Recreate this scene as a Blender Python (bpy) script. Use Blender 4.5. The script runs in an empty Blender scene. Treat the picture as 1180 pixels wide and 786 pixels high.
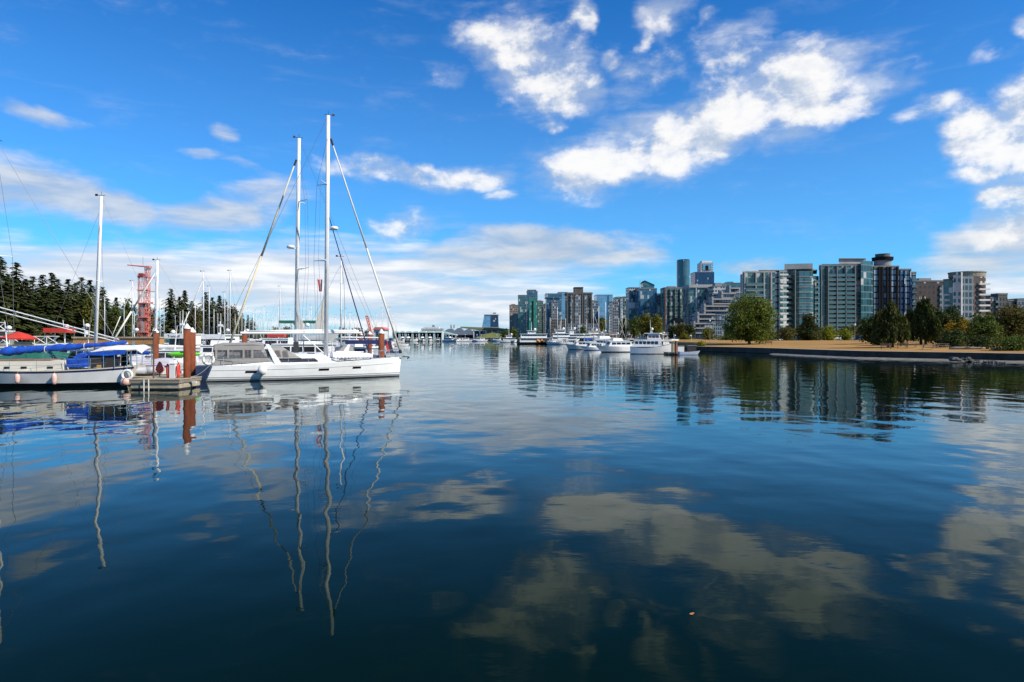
import bpy, bmesh, math, random
from mathutils import Vector, Matrix
R = math.radians
rnd = random.Random(11)
scene = bpy.context.scene
COL = scene.collection

# ------------------------------------------------------------------ camera
F, HY, CH = 786.67, 389.0, 3.2          # focal length and horizon in photo pixels, eye height above the water
cam = bpy.data.cameras.new('camera')
cam.sensor_width = 36.0
cam.lens = 24.0
cam.shift_y = -4.0 / 1180.0
cam.clip_start, cam.clip_end = 0.1, 60000.0
camo = bpy.data.objects.new('camera', cam)
camo.location = (0, 0, CH)
camo.rotation_euler = (R(90), 0, 0)
COL.objects.link(camo)
scene.camera = camo
def X(px, Y): return (px - 590.0) / F * Y
def Z(py, Y): return CH - (py - HY) / F * Y
def WY(py): return CH * F / (py - HY)

# ------------------------------------------------------------------ light
SUN_EL, SUN_AZ = 40.0, 116.0            # azimuth clockwise from the view direction: to the right and a little behind
sun = bpy.data.lights.new('sun', 'SUN')
sun.energy, sun.angle, sun.color = 5.0, R(0.53), (1.0, 0.91, 0.77)
suno = bpy.data.objects.new('sun', sun)
sd = Vector((math.sin(R(SUN_AZ)) * math.cos(R(SUN_EL)), math.cos(R(SUN_AZ)) * math.cos(R(SUN_EL)), math.sin(R(SUN_EL))))
suno.rotation_euler = sd.to_track_quat('Z', 'Y').to_euler()
suno.location = (0, 0, 500)
COL.objects.link(suno)
scene.view_settings.view_transform = 'Standard'
scene.view_settings.look = 'None'
scene.view_settings.exposure = 0.35
scene.view_settings.gamma = 1.0
scene.view_settings.use_curve_mapping = False

world = bpy.data.worlds.new('World')
scene.world = world
world.use_nodes = True
def make_sky():
    nt = world.node_tree
    N, L = nt.nodes, nt.links
    N.clear()
    def node(t, **k):
        n = N.new(t)
        for a, v in k.items(): setattr(n, a, v)
        return n
    def math_(op, a, b=None, c=None, clamp=False):
        n = node('ShaderNodeMath', operation=op, use_clamp=clamp)
        for i, v in enumerate((a, b, c)):
            if v is None: continue
            if isinstance(v, (int, float)): n.inputs[i].default_value = v
            else: L.new(v, n.inputs[i])
        return n.outputs[0]
    def maprange(v, a, b, c, d, smooth=True):
        n = node('ShaderNodeMapRange', interpolation_type='SMOOTHSTEP' if smooth else 'LINEAR')
        L.new(v, n.inputs[0])
        for i, q in enumerate((a, b, c, d)): n.inputs[i + 1].default_value = q
        return n.outputs[0]
    def noise(vec, scale, detail=6, rough=0.55, dist=0.0, color=False):
        n = node('ShaderNodeTexNoise', noise_dimensions='3D')
        L.new(vec, n.inputs['Vector'])
        n.inputs['Scale'].default_value = scale
        n.inputs['Detail'].default_value = detail
        n.inputs['Roughness'].default_value = rough
        n.inputs['Distortion'].default_value = dist
        return n.outputs['Color' if color else 'Fac']
    def mixc(f, a, b, mode='MIX'):
        n = node('ShaderNodeMix', data_type='RGBA', blend_type=mode)
        for s, v in ((0, f), (6, a), (7, b)):
            if isinstance(v, (int, float)): n.inputs[s].default_value = v
            elif isinstance(v, tuple): n.inputs[s].default_value = (*v, 1)
            else: L.new(v, n.inputs[s])
        return n.outputs[2]
    sky = node('ShaderNodeTexSky', sky_type='NISHITA')
    sky.sun_disc = False
    sky.sun_elevation = R(SUN_EL)
    sky.sun_rotation = R(SUN_AZ)
    sky.air_density, sky.dust_density, sky.ozone_density = 1.0, 0.35, 3.0
    tc = node('ShaderNodeTexCoord')
    sep = node('ShaderNodeSeparateXYZ'); L.new(tc.outputs['Generated'], sep.inputs[0])
    # deep, polarised blue: a film-like saturation of the sky's own colour
    gam = node('ShaderNodeGamma'); L.new(sky.outputs[0], gam.inputs[0]); gam.inputs[1].default_value = SKY_GAMMA
    hs = node('ShaderNodeHueSaturation'); L.new(gam.outputs[0], hs.inputs['Color'])
    hs.inputs['Saturation'].default_value, hs.inputs['Value'].default_value, hs.inputs['Hue'].default_value = SKY_SAT, SKY_VAL, 0.5
    blue = mixc(1.0, hs.outputs[0], SKY_TINT, 'MULTIPLY')
    # clouds, laid out over azimuth (x) and elevation (y) of the sky dome
    az = math_('ARCTAN2', sep.outputs[0], sep.outputs[1])
    el = math_('ARCSINE', sep.outputs[2])
    comb = node('ShaderNodeCombineXYZ'); L.new(az, comb.inputs[0]); L.new(el, comb.inputs[1])
    p0 = comb.outputs[0]
    warp = noise(p0, 7.0, 4, 0.6, color=True)
    w1 = node('ShaderNodeVectorMath', operation='SUBTRACT'); L.new(warp, w1.inputs[0]); w1.inputs[1].default_value = (0.5, 0.5, 0.5)
    w2 = node('ShaderNodeVectorMath', operation='MULTIPLY_ADD'); L.new(w1.outputs[0], w2.inputs[0]); w2.inputs[1].default_value = (0.13, 0.06, 0.0); L.new(p0, w2.inputs[2])
    p = w2.outputs[0]
    def blobs(lst, k=1.0):
        acc = None
        for (px, py, rx, ry, rot, w) in lst:
            a = math.atan((px - 590) / F)
            e = math.atan((HY - py) / F * math.cos(a))
            m = node('ShaderNodeMapping', vector_type='TEXTURE')
            m.inputs['Location'].default_value = (a, e, 0)
            m.inputs['Rotation'].default_value = (0, 0, R(rot))
            m.inputs['Scale'].default_value = (k * rx / F * math.cos(a) ** 1.5, k * ry / F * math.cos(a), 1)
            L.new(p, m.inputs['Vector'])
            ln = node('ShaderNodeVectorMath', operation='LENGTH'); L.new(m.outputs[0], ln.inputs[0])
            v = maprange(ln.outputs['Value'], 0.25, 1.35, w, 0.0)
            acc = v if acc is None else math_('SMOOTH_MAX', acc, v, 0.15)
        return acc
    white = blobs(CLOUDS_WHITE, 1.2)
    grey = blobs(CLOUDS_GREY, 1.1)
    band = blobs(CLOUDS_BAND)
    # stretched coordinates for billows and streaks
    def stretch(sx, sy, rot=0.0):
        m = node('ShaderNodeMapping'); m.inputs['Scale'].default_value = (sx, sy, 1); m.inputs['Rotation'].default_value = (0, 0, R(rot)); L.new(p0, m.inputs['Vector']); return m.outputs[0]
    fb = noise(stretch(1.0, 1.5, -14), 9.0, 8, 0.60, 0.15)
    fb2 = noise(stretch(0.55, 2.0), 15.0, 6, 0.58, 0.3)
    fb3 = noise(stretch(0.4, 3.2), 12.0, 6, 0.55, 0.2)
    def gate(v, d): return math_('MULTIPLY', d, maprange(v, 0.02, 0.22, 0, 1))
    d1 = maprange(math_('ADD', white, math_('MULTIPLY', math_('SUBTRACT', fb, 0.5), 2.4)), 0.28, 1.04, 0, 1)
    fbf = noise(stretch(1.0, 1.7, -16), 34.0, 6, 0.6, 0.3)
    veil = maprange(math_('ADD', white, math_('MULTIPLY', math_('SUBTRACT', math_('ADD', math_('MULTIPLY', fb2, 0.75), math_('MULTIPLY', fbf, 0.25)), 0.5), 2.4)), 0.12, 1.05, 0, 0.62)
    d1 = math_('MAXIMUM', math_('MULTIPLY', d1, maprange(fbf, 0.25, 0.55, 0.86, 1.0)), veil)
    d2 = maprange(math_('ADD', grey, math_('MULTIPLY', math_('SUBTRACT', fb2, 0.5), 1.5)), 0.2, 1.0, 0, 1)
    d3 = maprange(math_('ADD', band, math_('MULTIPLY', math_('SUBTRACT', fb3, 0.5), 1.6)), 0.2, 0.9, 0, 1)
    d1, d2, d3 = gate(white, d1), gate(grey, d2), gate(band, d3)
    # scattered cloud over the rest of the dome (behind the camera)
    back = maprange(sep.outputs[1], 0.2, -0.2, 0, 1)
    d4 = math_('MULTIPLY', back, maprange(noise(tc.outputs['Generated'], 3.2, 8, 0.6), 0.52, 0.68, 0, 1))
    # light and shade inside the cloud: the side of each billow that faces the sun is the bright one
    mo = node('ShaderNodeMapping'); mo.inputs['Scale'].default_value = (1.0, 1.5, 1); mo.inputs['Rotation'].default_value = (0, 0, R(-14)); mo.inputs['Location'].default_value = (0.020, 0.030, 0); L.new(p0, mo.inputs['Vector'])
    fbs = noise(mo.outputs[0], 9.0, 5, 0.60, 0.15)
    relief = math_('MULTIPLY', math_('SUBTRACT', fb, fbs), 1.9)
    lo = noise(stretch(1.0, 1.6, -12), 17.0, 6, 0.6, 0.1)
    c1 = mixc(maprange(math_('ADD', math_('ADD', math_('MULTIPLY', d1, 0.5), lo), relief), 0.55, 1.12, 0, 1), (0.40, 0.47, 0.58), (0.82, 0.805, 0.78))
    c2 = mixc(maprange(fb2, 0.35, 0.7, 0, 1), (0.34, 0.41, 0.52), (0.60, 0.62, 0.65))
    c3 = mixc(maprange(fb3, 0.42, 0.68, 0, 1), (0.50, 0.56, 0.66), (0.84, 0.84, 0.845))
    # haze-white towards the horizon
    hz = math_('ADD', maprange(el, 0.0, 0.12, 0.20, 0.0), maprange(el, 0.0, 0.55, 0.22, 0.0))
    col = mixc(hz, blue, (0.36, 0.63, 0.95))
    col = mixc(math_('MULTIPLY', d3, 0.96), col, c3)
    col = mixc(math_('MULTIPLY', d2, 0.85), col, c2)
    col = mixc(math_('MULTIPLY', d4, 0.8), col, (0.75, 0.76, 0.78))
    col = mixc(math_('MULTIPLY', d1, 0.93), col, c1)
    bg = node('ShaderNodeBackground'); L.new(col, bg.inputs[0]); bg.inputs[1].default_value = 1.0
    out = node('ShaderNodeOutputWorld'); L.new(bg.outputs[0], out.inputs[0])
SKY_GAMMA, SKY_SAT, SKY_VAL = 1.1, 1.15, 0.085
SKY_TINT = (0.19, 0.88, 1.34)
CLOUDS_WHITE = [
    (700, 188, 76, 34, 8, 1.0), (760, 166, 90, 44, 10, 1.05), (830, 140, 90, 40, 12, 1.05), (900, 108, 100, 50, 8, 1.0), (965, 118, 75, 28, 10, .9), (1010, 128, 30, 10, 15, .6),
    (850, 62, 45, 36, -30, .62), (940, 70, 50, 30, 0, .6), (1075, 120, 45, 13, 12, .6),
    (605, 68, 70, 46, -35, .95), (575, 42, 50, 26, -10, .8), (640, 60, 40, 34, 0, .6), (655, 105, 55, 26, -12, .8), (520, 85, 30, 18, -30, .5), (600, 118, 18, 10, 0, .5),
    (770, 8, 34, 20, 0, .85), (668, 12, 18, 16, -40, .75), (750, 34, 16, 10, 40, .6), (818, 18, 16, 10, 20, .55), (705, 68, 16, 12, 0, .6), (735, 95, 45, 30, 20, .5), (632, 145, 22, 9, 0, .6),
    (1145, 160, 52, 48, 15, 1.0), (1185, 150, 50, 70, 0, 1.0), (1122, 202, 36, 11, 0, .9), (1150, 226, 36, 14, -8, .9), (1165, 255, 45, 40, 0, .85), (1172, 30, 16, 12, 0, .7), (1117, 58, 14, 10, 50, .45),
    (470, 203, 80, 16, -4, .85), (545, 206, 55, 14, 4, .85), (582, 222, 26, 8, 10, .6), (425, 190, 35, 12, -10, .6),
    (866, 175, 18, 6, 20, .5), (960, 145, 14, 4, 30, .4),
    (470, 265, 45, 18, 0, .6)]
CLOUDS_GREY = [
    (20, 215, 110, 32, 0, .95), (120, 232, 100, 26, -8, .9), (240, 248, 90, 26, 0, .85), (300, 232, 70, 22, 10, .7), (30, 132, 60, 15, -10, .7),
    (265, 155, 24, 15, -30, .6), (235, 176, 34, 8, -10, .6), (305, 200, 55, 8, -12, .5),
    (630, 285, 120, 26, -4, 1.0), (720, 296, 60, 10, 0, .8), (560, 300, 90, 22, 0, .8), (862, 304, 60, 13, 6, .7), (1150, 290, 90, 40, 10, .8), (1090, 308, 80, 22, 4, .6)]
CLOUDS_BAND = [
    (150, 318, 260, 50, 0, .9), (360, 320, 260, 55, 0, .9), (500, 350, 300, 50, 0, .8), (100, 350, 300, 60, 0, .6), (640, 345, 110, 30, 0, .7), (590, 310, 200, 34, 0, .6), (-100, 320, 150, 60, 0, .8),
    (1130, 335, 160, 50, 0, .7), (1250, 300, 160, 80, 0, .7)]
make_sky()
world.cycles.sampling_method = 'MANUAL'
world.cycles.sample_map_resolution = 512
scene.cycles.max_bounces = 6
scene.cycles.diffuse_bounces = 2
scene.cycles.glossy_bounces = 3
scene.cycles.transmission_bounces = 4
scene.cycles.transparent_max_bounces = 8
scene.cycles.caustics_reflective = False
scene.cycles.caustics_refractive = False
scene.render.use_persistent_data = False

# ------------------------------------------------------------------ materials
MATS = {}
def _mat(name):
    m = bpy.data.materials.new(name); m.use_nodes = True
    nt = m.node_tree; nt.nodes.clear()
    out = nt.nodes.new('ShaderNodeOutputMaterial'); b = nt.nodes.new('ShaderNodeBsdfPrincipled')
    nt.links.new(b.outputs[0], out.inputs[0])
    return m, nt, b
def _math(nt, op, a, b=None, c=None, clamp=False):
    n = nt.nodes.new('ShaderNodeMath'); n.operation = op; n.use_clamp = clamp
    for i, v in enumerate((a, b, c)):
        if v is None: continue
        if isinstance(v, (int, float)): n.inputs[i].default_value = v
        else: nt.links.new(v, n.inputs[i])
    return n.outputs[0]
def _noise(nt, vec, scale, detail=4, rough=.55):
    n = nt.nodes.new('ShaderNodeTexNoise'); n.inputs['Scale'].default_value = scale; n.inputs['Detail'].default_value = detail; n.inputs['Roughness'].default_value = rough
    if vec is not None: nt.links.new(vec, n.inputs['Vector'])
    return n.outputs['Fac']
def _mix(nt, f, a, b, mode='MIX'):
    n = nt.nodes.new('ShaderNodeMix'); n.data_type = 'RGBA'; n.blend_type = mode
    for s, v in ((0, f), (6, a), (7, b)):
        if isinstance(v, (int, float)): n.inputs[s].default_value = v
        elif isinstance(v, (tuple, list)): n.inputs[s].default_value = (*v[:3], 1)
        else: nt.links.new(v, n.inputs[s])
    return n.outputs[2]
def _range(nt, v, a, b, c, d):
    n = nt.nodes.new('ShaderNodeMapRange'); nt.links.new(v, n.inputs[0])
    for i, q in enumerate((a, b, c, d)): n.inputs[i + 1].default_value = q
    return n.outputs[0]
def _coord(nt, kind='Object', scale=None):
    t = nt.nodes.new('ShaderNodeTexCoord').outputs[kind]
    if scale:
        m = nt.nodes.new('ShaderNodeMapping'); m.inputs['Scale'].default_value = scale; nt.links.new(t, m.inputs['Vector']); t = m.outputs[0]
    return t
def mat(name, col, rough=.5, var=.15, scale=2.0, metal=0.0, stretch=(1, 1, 1), bump=0.0, col2=None, spec=None, thr=(.35, .65)):
    """a surface whose colour wanders between col and col2 (a dirtier col) with noise"""
    if name in MATS: return MATS[name]
    m, nt, b = _mat(name)
    v = _coord(nt, 'Object', stretch)
    f = _range(nt, _noise(nt, v, scale, 6), thr[0], thr[1], 0, 1)
    c2 = col2 or tuple(c * (1 - var) for c in col)
    nt.links.new(_mix(nt, f, col, c2), b.inputs['Base Color'])
    b.inputs['Roughness'].default_value = rough; b.inputs['Metallic'].default_value = metal
    if spec is not None: b.inputs['Specular IOR Level'].default_value = spec
    if bump:
        bn = nt.nodes.new('ShaderNodeBump'); bn.inputs['Strength'].default_value = bump; bn.inputs['Distance'].default_value = .05
        nt.links.new(_noise(nt, v, scale * 4, 5), bn.inputs['Height']); nt.links.new(bn.outputs[0], b.inputs['Normal'])
    MATS[name] = m
    return m
def facade_mat(name, wall, glass, bay=1.6, floor_h=3.0, fw=.12, fh=.22, rough=.08, vary=.6, blind=.12, blind_col=(.42, .42, .40), tint2=None, spec=.6, vseam=None):
    """windows on a wall: wall strips of fw of a bay and fh of a storey, glass cells between, each pane of its own tint"""
    if name in MATS: return MATS[name]
    m, nt, b = _mat(name)
    tc = nt.nodes.new('ShaderNodeTexCoord'); sep = nt.nodes.new('ShaderNodeSeparateXYZ'); nt.links.new(tc.outputs['Object'], sep.inputs[0])
    sn = nt.nodes.new('ShaderNodeSeparateXYZ'); nt.links.new(tc.outputs['Normal'], sn.inputs[0])
    sx = _math(nt, 'GREATER_THAN', _math(nt, 'ABSOLUTE', sn.outputs[0]), _math(nt, 'ABSOLUTE', sn.outputs[1]))
    u = _math(nt, 'ADD', _math(nt, 'MULTIPLY', sep.outputs[1], sx), _math(nt, 'MULTIPLY', sep.outputs[0], _math(nt, 'SUBTRACT', 1.0, sx)))
    us = _math(nt, 'DIVIDE', u, bay); vs = _math(nt, 'DIVIDE', sep.outputs[2], floor_h)
    uf = _math(nt, 'FRACT', us); vf = _math(nt, 'FRACT', vs)
    win = _math(nt, 'MULTIPLY', _math(nt, 'GREATER_THAN', uf, fw), _math(nt, 'GREATER_THAN', vf, fh))
    side = _math(nt, 'LESS_THAN', _math(nt, 'ABSOLUTE', sn.outputs[2]), .5)
    win = _math(nt, 'MULTIPLY', win, side)
    cell = nt.nodes.new('ShaderNodeCombineXYZ')
    nt.links.new(_math(nt, 'FLOOR', us), cell.inputs[0]); nt.links.new(_math(nt, 'FLOOR', vs), cell.inputs[1]); nt.links.new(sx, cell.inputs[2])
    wn = nt.nodes.new('ShaderNodeTexWhiteNoise'); wn.noise_dimensions = '3D'; nt.links.new(cell.outputs[0], wn.inputs['Vector'])
    g2 = tint2 or tuple(c * (1 - vary) for c in glass)
    gl = _mix(nt, wn.outputs['Value'], g2, glass)
    isb = _math(nt, 'LESS_THAN', _math(nt, 'FRACT', _math(nt, 'MULTIPLY', wn.outputs['Value'], 7.31)), blind)
    gl = _mix(nt, isb, gl, blind_col)
    wv = _range(nt, _noise(nt, tc.outputs['Object'], .22, 6), .3, .7, .78, 1.08)
    wl = _mix(nt, 1.0, wall, wv, 'MULTIPLY')
    nt.links.new(_mix(nt, win, wl, gl), b.inputs['Base Color'])
    nt.links.new(_range(nt, win, 0, 1, .75, rough), b.inputs['Roughness'])
    nt.links.new(_range(nt, win, 0, 1, .25, spec), b.inputs['Specular IOR Level'])
    # every pane sits a little out of true
    bn = nt.nodes.new('ShaderNodeVectorMath'); bn.operation = 'SUBTRACT'; nt.links.new(wn.outputs['Color'], bn.inputs[0]); bn.inputs[1].default_value = (.5, .5, .5)
    sc = nt.nodes.new('ShaderNodeVectorMath'); sc.operation = 'SCALE'; nt.links.new(bn.outputs[0], sc.inputs[0]); nt.links.new(_math(nt, 'MULTIPLY', win, .035), sc.inputs['Scale'])
    geo = nt.nodes.new('ShaderNodeNewGeometry')
    ad = nt.nodes.new('ShaderNodeVectorMath'); ad.operation = 'ADD'; nt.links.new(geo.outputs['Normal'], ad.inputs[0]); nt.links.new(sc.outputs[0], ad.inputs[1])
    nr = nt.nodes.new('ShaderNodeVectorMath'); nr.operation = 'NORMALIZE'; nt.links.new(ad.outputs[0], nr.inputs[0]); nt.links.new(nr.outputs[0], b.inputs['Normal'])
    MATS[name] = m
    return m
def leaf_mat(name, c1, c2, c3=None, scale=.5, trans=.35):
    if name in MATS: return MATS[name]
    m, nt, b = _mat(name)
    g = nt.nodes.new('ShaderNodeNewGeometry')
    v = _coord(nt, 'Object')
    f = _range(nt, _noise(nt, v, scale, 5, .6), .35, .65, 0, 1)
    f = _math(nt, 'ADD', _math(nt, 'MULTIPLY', f, .55), _math(nt, 'MULTIPLY', g.outputs['Random Per Island'], .45))
    c = _mix(nt, f, c1, c2)
    if c3:
        f3 = _range(nt, _noise(nt, v, scale * .6, 3), .52, .62, 0, 1)
        c = _mix(nt, f3, c, c3)
    nt.links.new(c, b.inputs['Base Color']); b.inputs['Roughness'].default_value = .75; b.inputs['Specular IOR Level'].default_value = .06
    tr = nt.nodes.new('ShaderNodeBsdfTranslucent'); nt.links.new(_mix(nt, 1.0, c, (1.0, 1.0, .6), 'MULTIPLY'), tr.inputs[0])
    mx = nt.nodes.new('ShaderNodeMixShader'); mx.inputs[0].default_value = trans
    nt.links.new(b.outputs[0], mx.inputs[1]); nt.links.new(tr.outputs[0], mx.inputs[2])
    nt.links.new(mx.outputs[0], nt.nodes['Material Output'].inputs[0])
    MATS[name] = m
    return m

# ------------------------------------------------------------------ mesh helpers
class MB:
    """collects shapes and links them as ONE mesh object; mi is the material slot of what is added next"""
    def __init__(s): s.v = []; s.f = []; s.m = []; s.mi = 0; s.sm = []; s.smooth = False
    def add(s, vs, fs):
        o = len(s.v); s.v += [tuple(q) for q in vs]
        for f in fs: s.f.append([i + o for i in f]); s.m.append(s.mi); s.sm.append(s.smooth)
        return s
    def box(s, x0, x1, y0, y1, z0, z1, rot=0.0, c=None):
        vs = [(x, y, z) for z in (z0, z1) for (x, y) in ((x0, y0), (x1, y0), (x1, y1), (x0, y1))]
        if rot:
            cx, cy = c or ((x0 + x1) / 2, (y0 + y1) / 2); ca, sa = math.cos(rot), math.sin(rot)
            vs = [(cx + (x - cx) * ca - (y - cy) * sa, cy + (x - cx) * sa + (y - cy) * ca, z) for x, y, z in vs]
        return s.add(vs, [(0, 3, 2, 1), (4, 5, 6, 7), (0, 1, 5, 4), (1, 2, 6, 5), (2, 3, 7, 6), (3, 0, 4, 7)])
    def prism(s, poly, z0, z1, top=None, taper=None):
        n = len(poly); t = top or poly
        vs = [(x, y, z0) for x, y in poly] + [(x, y, z1) for x, y in t]
        return s.add(vs, [list(range(n))[::-1], list(range(n, 2 * n))] + [(i, (i + 1) % n, n + (i + 1) % n, n + i) for i in range(n)])
    def extr(s, poly, y0, y1):
        """a side profile in x,z given thickness along y"""
        n = len(poly)
        vs = [(x, y0, z) for x, z in poly] + [(x, y1, z) for x, z in poly]
        return s.add(vs, [list(range(n)), list(range(n, 2 * n))[::-1]] + [(i, n + i, n + (i + 1) % n, (i + 1) % n) for i in range(n)])
    def bar(s, a, b, r, r2=None, n=6, cap=True):
        a, b = Vector(a), Vector(b); r2 = r if r2 is None else r2
        d = (b - a)
        if d.length < 1e-6: return s
        q = d.to_track_quat('Z', 'Y'); vs = []
        for p, rr in ((a, r), (b, r2)):
            for i in range(n):
                t = 2 * math.pi * i / n; vs.append(p + q @ Vector((rr * math.cos(t), rr * math.sin(t), 0)))
        fs = [(i, (i + 1) % n, n + (i + 1) % n, n + i) for i in range(n)]
        if cap: fs += [list(range(n))[::-1], list(range(n, 2 * n))]
        return s.add(vs, fs)
    def tube(s, pts, r, n=6):
        for a, b in zip(pts, pts[1:]): s.bar(a, b, r, n=n)
        return s
    def lathe(s, prof, c=(0, 0, 0), n=16, axis='Z', sx=1.0, sy=1.0):
        vs, fs = [], []
        for (r, h) in prof:
            for i in range(n):
                t = 2 * math.pi * i / n; a, b = r * math.cos(t) * sx, r * math.sin(t) * sy
                p = {'Z': (a, b, h), 'X': (h, a, b), 'Y': (b, h, a)}[axis]
                vs.append((c[0] + p[0], c[1] + p[1], c[2] + p[2]))
        for k in range(len(prof) - 1):
            for i in range(n): fs.append((k * n + i, k * n + (i + 1) % n, (k + 1) * n + (i + 1) % n, (k + 1) * n + i))
        fs += [list(range(n))[::-1], [(len(prof) - 1) * n + i for i in range(n)]]
        return s.add(vs, fs)
    def torus(s, c, R0, r, axis='Y', n=20, k=8, a0=0, a1=2 * math.pi):
        full = abs(a1 - a0 - 2 * math.pi) < 1e-6; vs, fs = [], []; m = n if full else n + 1
        for i in range(m):
            t = a0 + (a1 - a0) * i / n
            for j in range(k):
                u = 2 * math.pi * j / k; rr = R0 + r * math.cos(u); a, b, h = rr * math.cos(t), rr * math.sin(t), r * math.sin(u)
                p = {'Z': (a, b, h), 'X': (h, a, b), 'Y': (a, h, b)}[axis]
                vs.append((c[0] + p[0], c[1] + p[1], c[2] + p[2]))
        for i in range(n):
            for j in range(k): fs.append((i * k + j, ((i + 1) % m) * k + j, ((i + 1) % m) * k + (j + 1) % k, i * k + (j + 1) % k))
        return s.add(vs, fs)
    def sheet(s, rows, closed=False):
        """a grid of points as a surface"""
        n = len(rows[0]); vs = [p for r in rows for p in r]; fs = []
        for i in range(len(rows) - 1):
            for j in range(n if closed else n - 1):
                fs.append((i * n + j, i * n + (j + 1) % n, (i + 1) * n + (j + 1) % n, (i + 1) * n + j))
        return s.add(vs, fs)
    def build(s, name, mats, parent=None, loc=None, fix=True):
        me = bpy.data.meshes.new(name)
        me.from_pydata(s.v, [], s.f)
        mats = mats if isinstance(mats, (list, tuple)) else [mats]
        for m in mats: me.materials.append(m)
        me.polygons.foreach_set('material_index', s.m)
        me.polygons.foreach_set('use_smooth', s.sm)
        if fix:
            b = bmesh.new(); b.from_mesh(me); bmesh.ops.recalc_face_normals(b, faces=b.faces); b.to_mesh(me); b.free()
        me.update()
        o = bpy.data.objects.new(name, me); COL.objects.link(o)
        if parent: o.parent = parent
        if loc: o.location = loc
        return o
def tag(o, label=None, cat=None, group=None, kind=None):
    for k, v in (('label', label), ('category', cat), ('group', group), ('kind', kind)):
        if v: o[k] = v
        elif k in o and k in ('group',): del o[k]
    return o
def thing(name, loc, label, cat, rz=0.0, group=None):
    o = bpy.data.objects.new(name, None); COL.objects.link(o); o.empty_display_size = .2
    o.location = loc; o.rotation_euler = (0, 0, rz)
    return tag(o, label, cat, group)
def copy_tree(o, parent=None):
    c = o.copy(); COL.objects.link(c)
    if parent: c.parent = parent
    for ch in KIDS(o): copy_tree(ch, c)
    return c
def KIDS(o): return list(o.children)
def place(proto, loc, rz, label, cat=None, group=None, first=None, sc=1.0):
    """the prototype itself the first time, then copies of it with its parts"""
    if not proto.get('_used'): o = proto; o['_used'] = 1
    else: o = copy_tree(proto)
    o.location = loc; o.rotation_euler = (0, 0, rz); o.scale = (sc, sc, sc) if isinstance(sc, (int, float)) else sc
    return tag(o, label, cat or o.get('category'), group)
def text(name, s, size, m, parent=None, loc=(0, 0, 0), rot=(0, 0, 0), ext=.004):
    c = bpy.data.curves.new(name, 'FONT'); c.body = s; c.size = size; c.extrude = ext; c.align_x = 'CENTER'; c.align_y = 'CENTER'
    c.materials.append(m)
    t = bpy.data.objects.new(name, c); COL.objects.link(t)
    me = bpy.data.meshes.new_from_object(t.evaluated_get(bpy.context.evaluated_depsgraph_get())); bpy.data.objects.remove(t)
    me.name = name; o = bpy.data.objects.new(name, me); COL.objects.link(o); o.location = loc; o.rotation_euler = rot
    if parent: o.parent = parent
    return o

# ------------------------------------------------------------------ water
def water_mat():
    m, nt, b = _mat('harbour_water')
    geo = nt.nodes.new('ShaderNodeNewGeometry'); pos = geo.outputs['Position']
    def mp(sc, rot=0.0):
        n = nt.nodes.new('ShaderNodeMapping'); n.inputs['Scale'].default_value = sc; n.inputs['Rotation'].default_value = (0, 0, R(rot)); nt.links.new(pos, n.inputs['Vector']); return n.outputs[0]
    nt.nodes.remove(b)
    swell = _noise(nt, mp((1.0, .75, 1), 8), .45, 1.6, .5)
    rip = _noise(nt, mp((.7, 1.4, 1), -14), 1.9, 3, .5)
    fine = _noise(nt, mp((.8, 1.6, 1), 10), 6.5, 2, .5)
    patch = _range(nt, _noise(nt, mp((.35, 1, 1)), .035, 3), .40, .64, .15, 1.0)
    h = _math(nt, 'ADD', _math(nt, 'MULTIPLY', swell, .085), _math(nt, 'ADD', _math(nt, 'MULTIPLY', _math(nt, 'MULTIPLY', rip, patch), .010), _math(nt, 'MULTIPLY', _math(nt, 'MULTIPLY', fine, patch), .0012)))
    bn = nt.nodes.new('ShaderNodeBump'); bn.inputs['Strength'].default_value = 1.0; bn.inputs['Distance'].default_value = WAVE
    nt.links.new(h, bn.inputs['Height']); 
    # dark green body of the water under a polarised surface: its mirror is dull and greenish looking down, clear towards grazing
    fr = nt.nodes.new('ShaderNodeFresnel'); fr.inputs['IOR'].default_value = 1.28; nt.links.new(bn.outputs[0], fr.inputs['Normal'])
    df = nt.nodes.new('ShaderNodeBsdfDiffuse'); df.inputs[0].default_value = (.0010, .0064, .0046, 1)
    gl = nt.nodes.new('ShaderNodeBsdfGlossy'); gl.inputs['Roughness'].default_value = .012; nt.links.new(bn.outputs[0], gl.inputs['Normal'])
    nt.links.new(_mix(nt, _range(nt, fr.outputs[0], .06, .36, 0, 1), (.26, .34, .28), (.94, .98, .97)), gl.inputs['Color'])
    mx = nt.nodes.new('ShaderNodeMixShader'); nt.links.new(fr.outputs[0], mx.inputs[0]); nt.links.new(df.outputs[0], mx.inputs[1]); nt.links.new(gl.outputs[0], mx.inputs[2])
    nt.links.new(mx.outputs[0], nt.nodes['Material Output'].inputs[0])
    return m
WAVE = 0.5
def flat(name, poly, z, m, kind='structure', thick=None):
    b = MB()
    if thick: b.prism(poly, z - thick, z)
    else: b.add([(x, y, z) for x, y in poly], [list(range(len(poly)))])
    return tag(b.build(name, m), kind=kind)
wb = MB(); S = 30000.0
wb.add([(-S, -2000, 0), (S, -2000, 0), (S, S, 0), (-S, S, 0)], [(0, 1, 2, 3)])
tag(wb.build('water', water_mat()), kind='structure')

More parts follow.
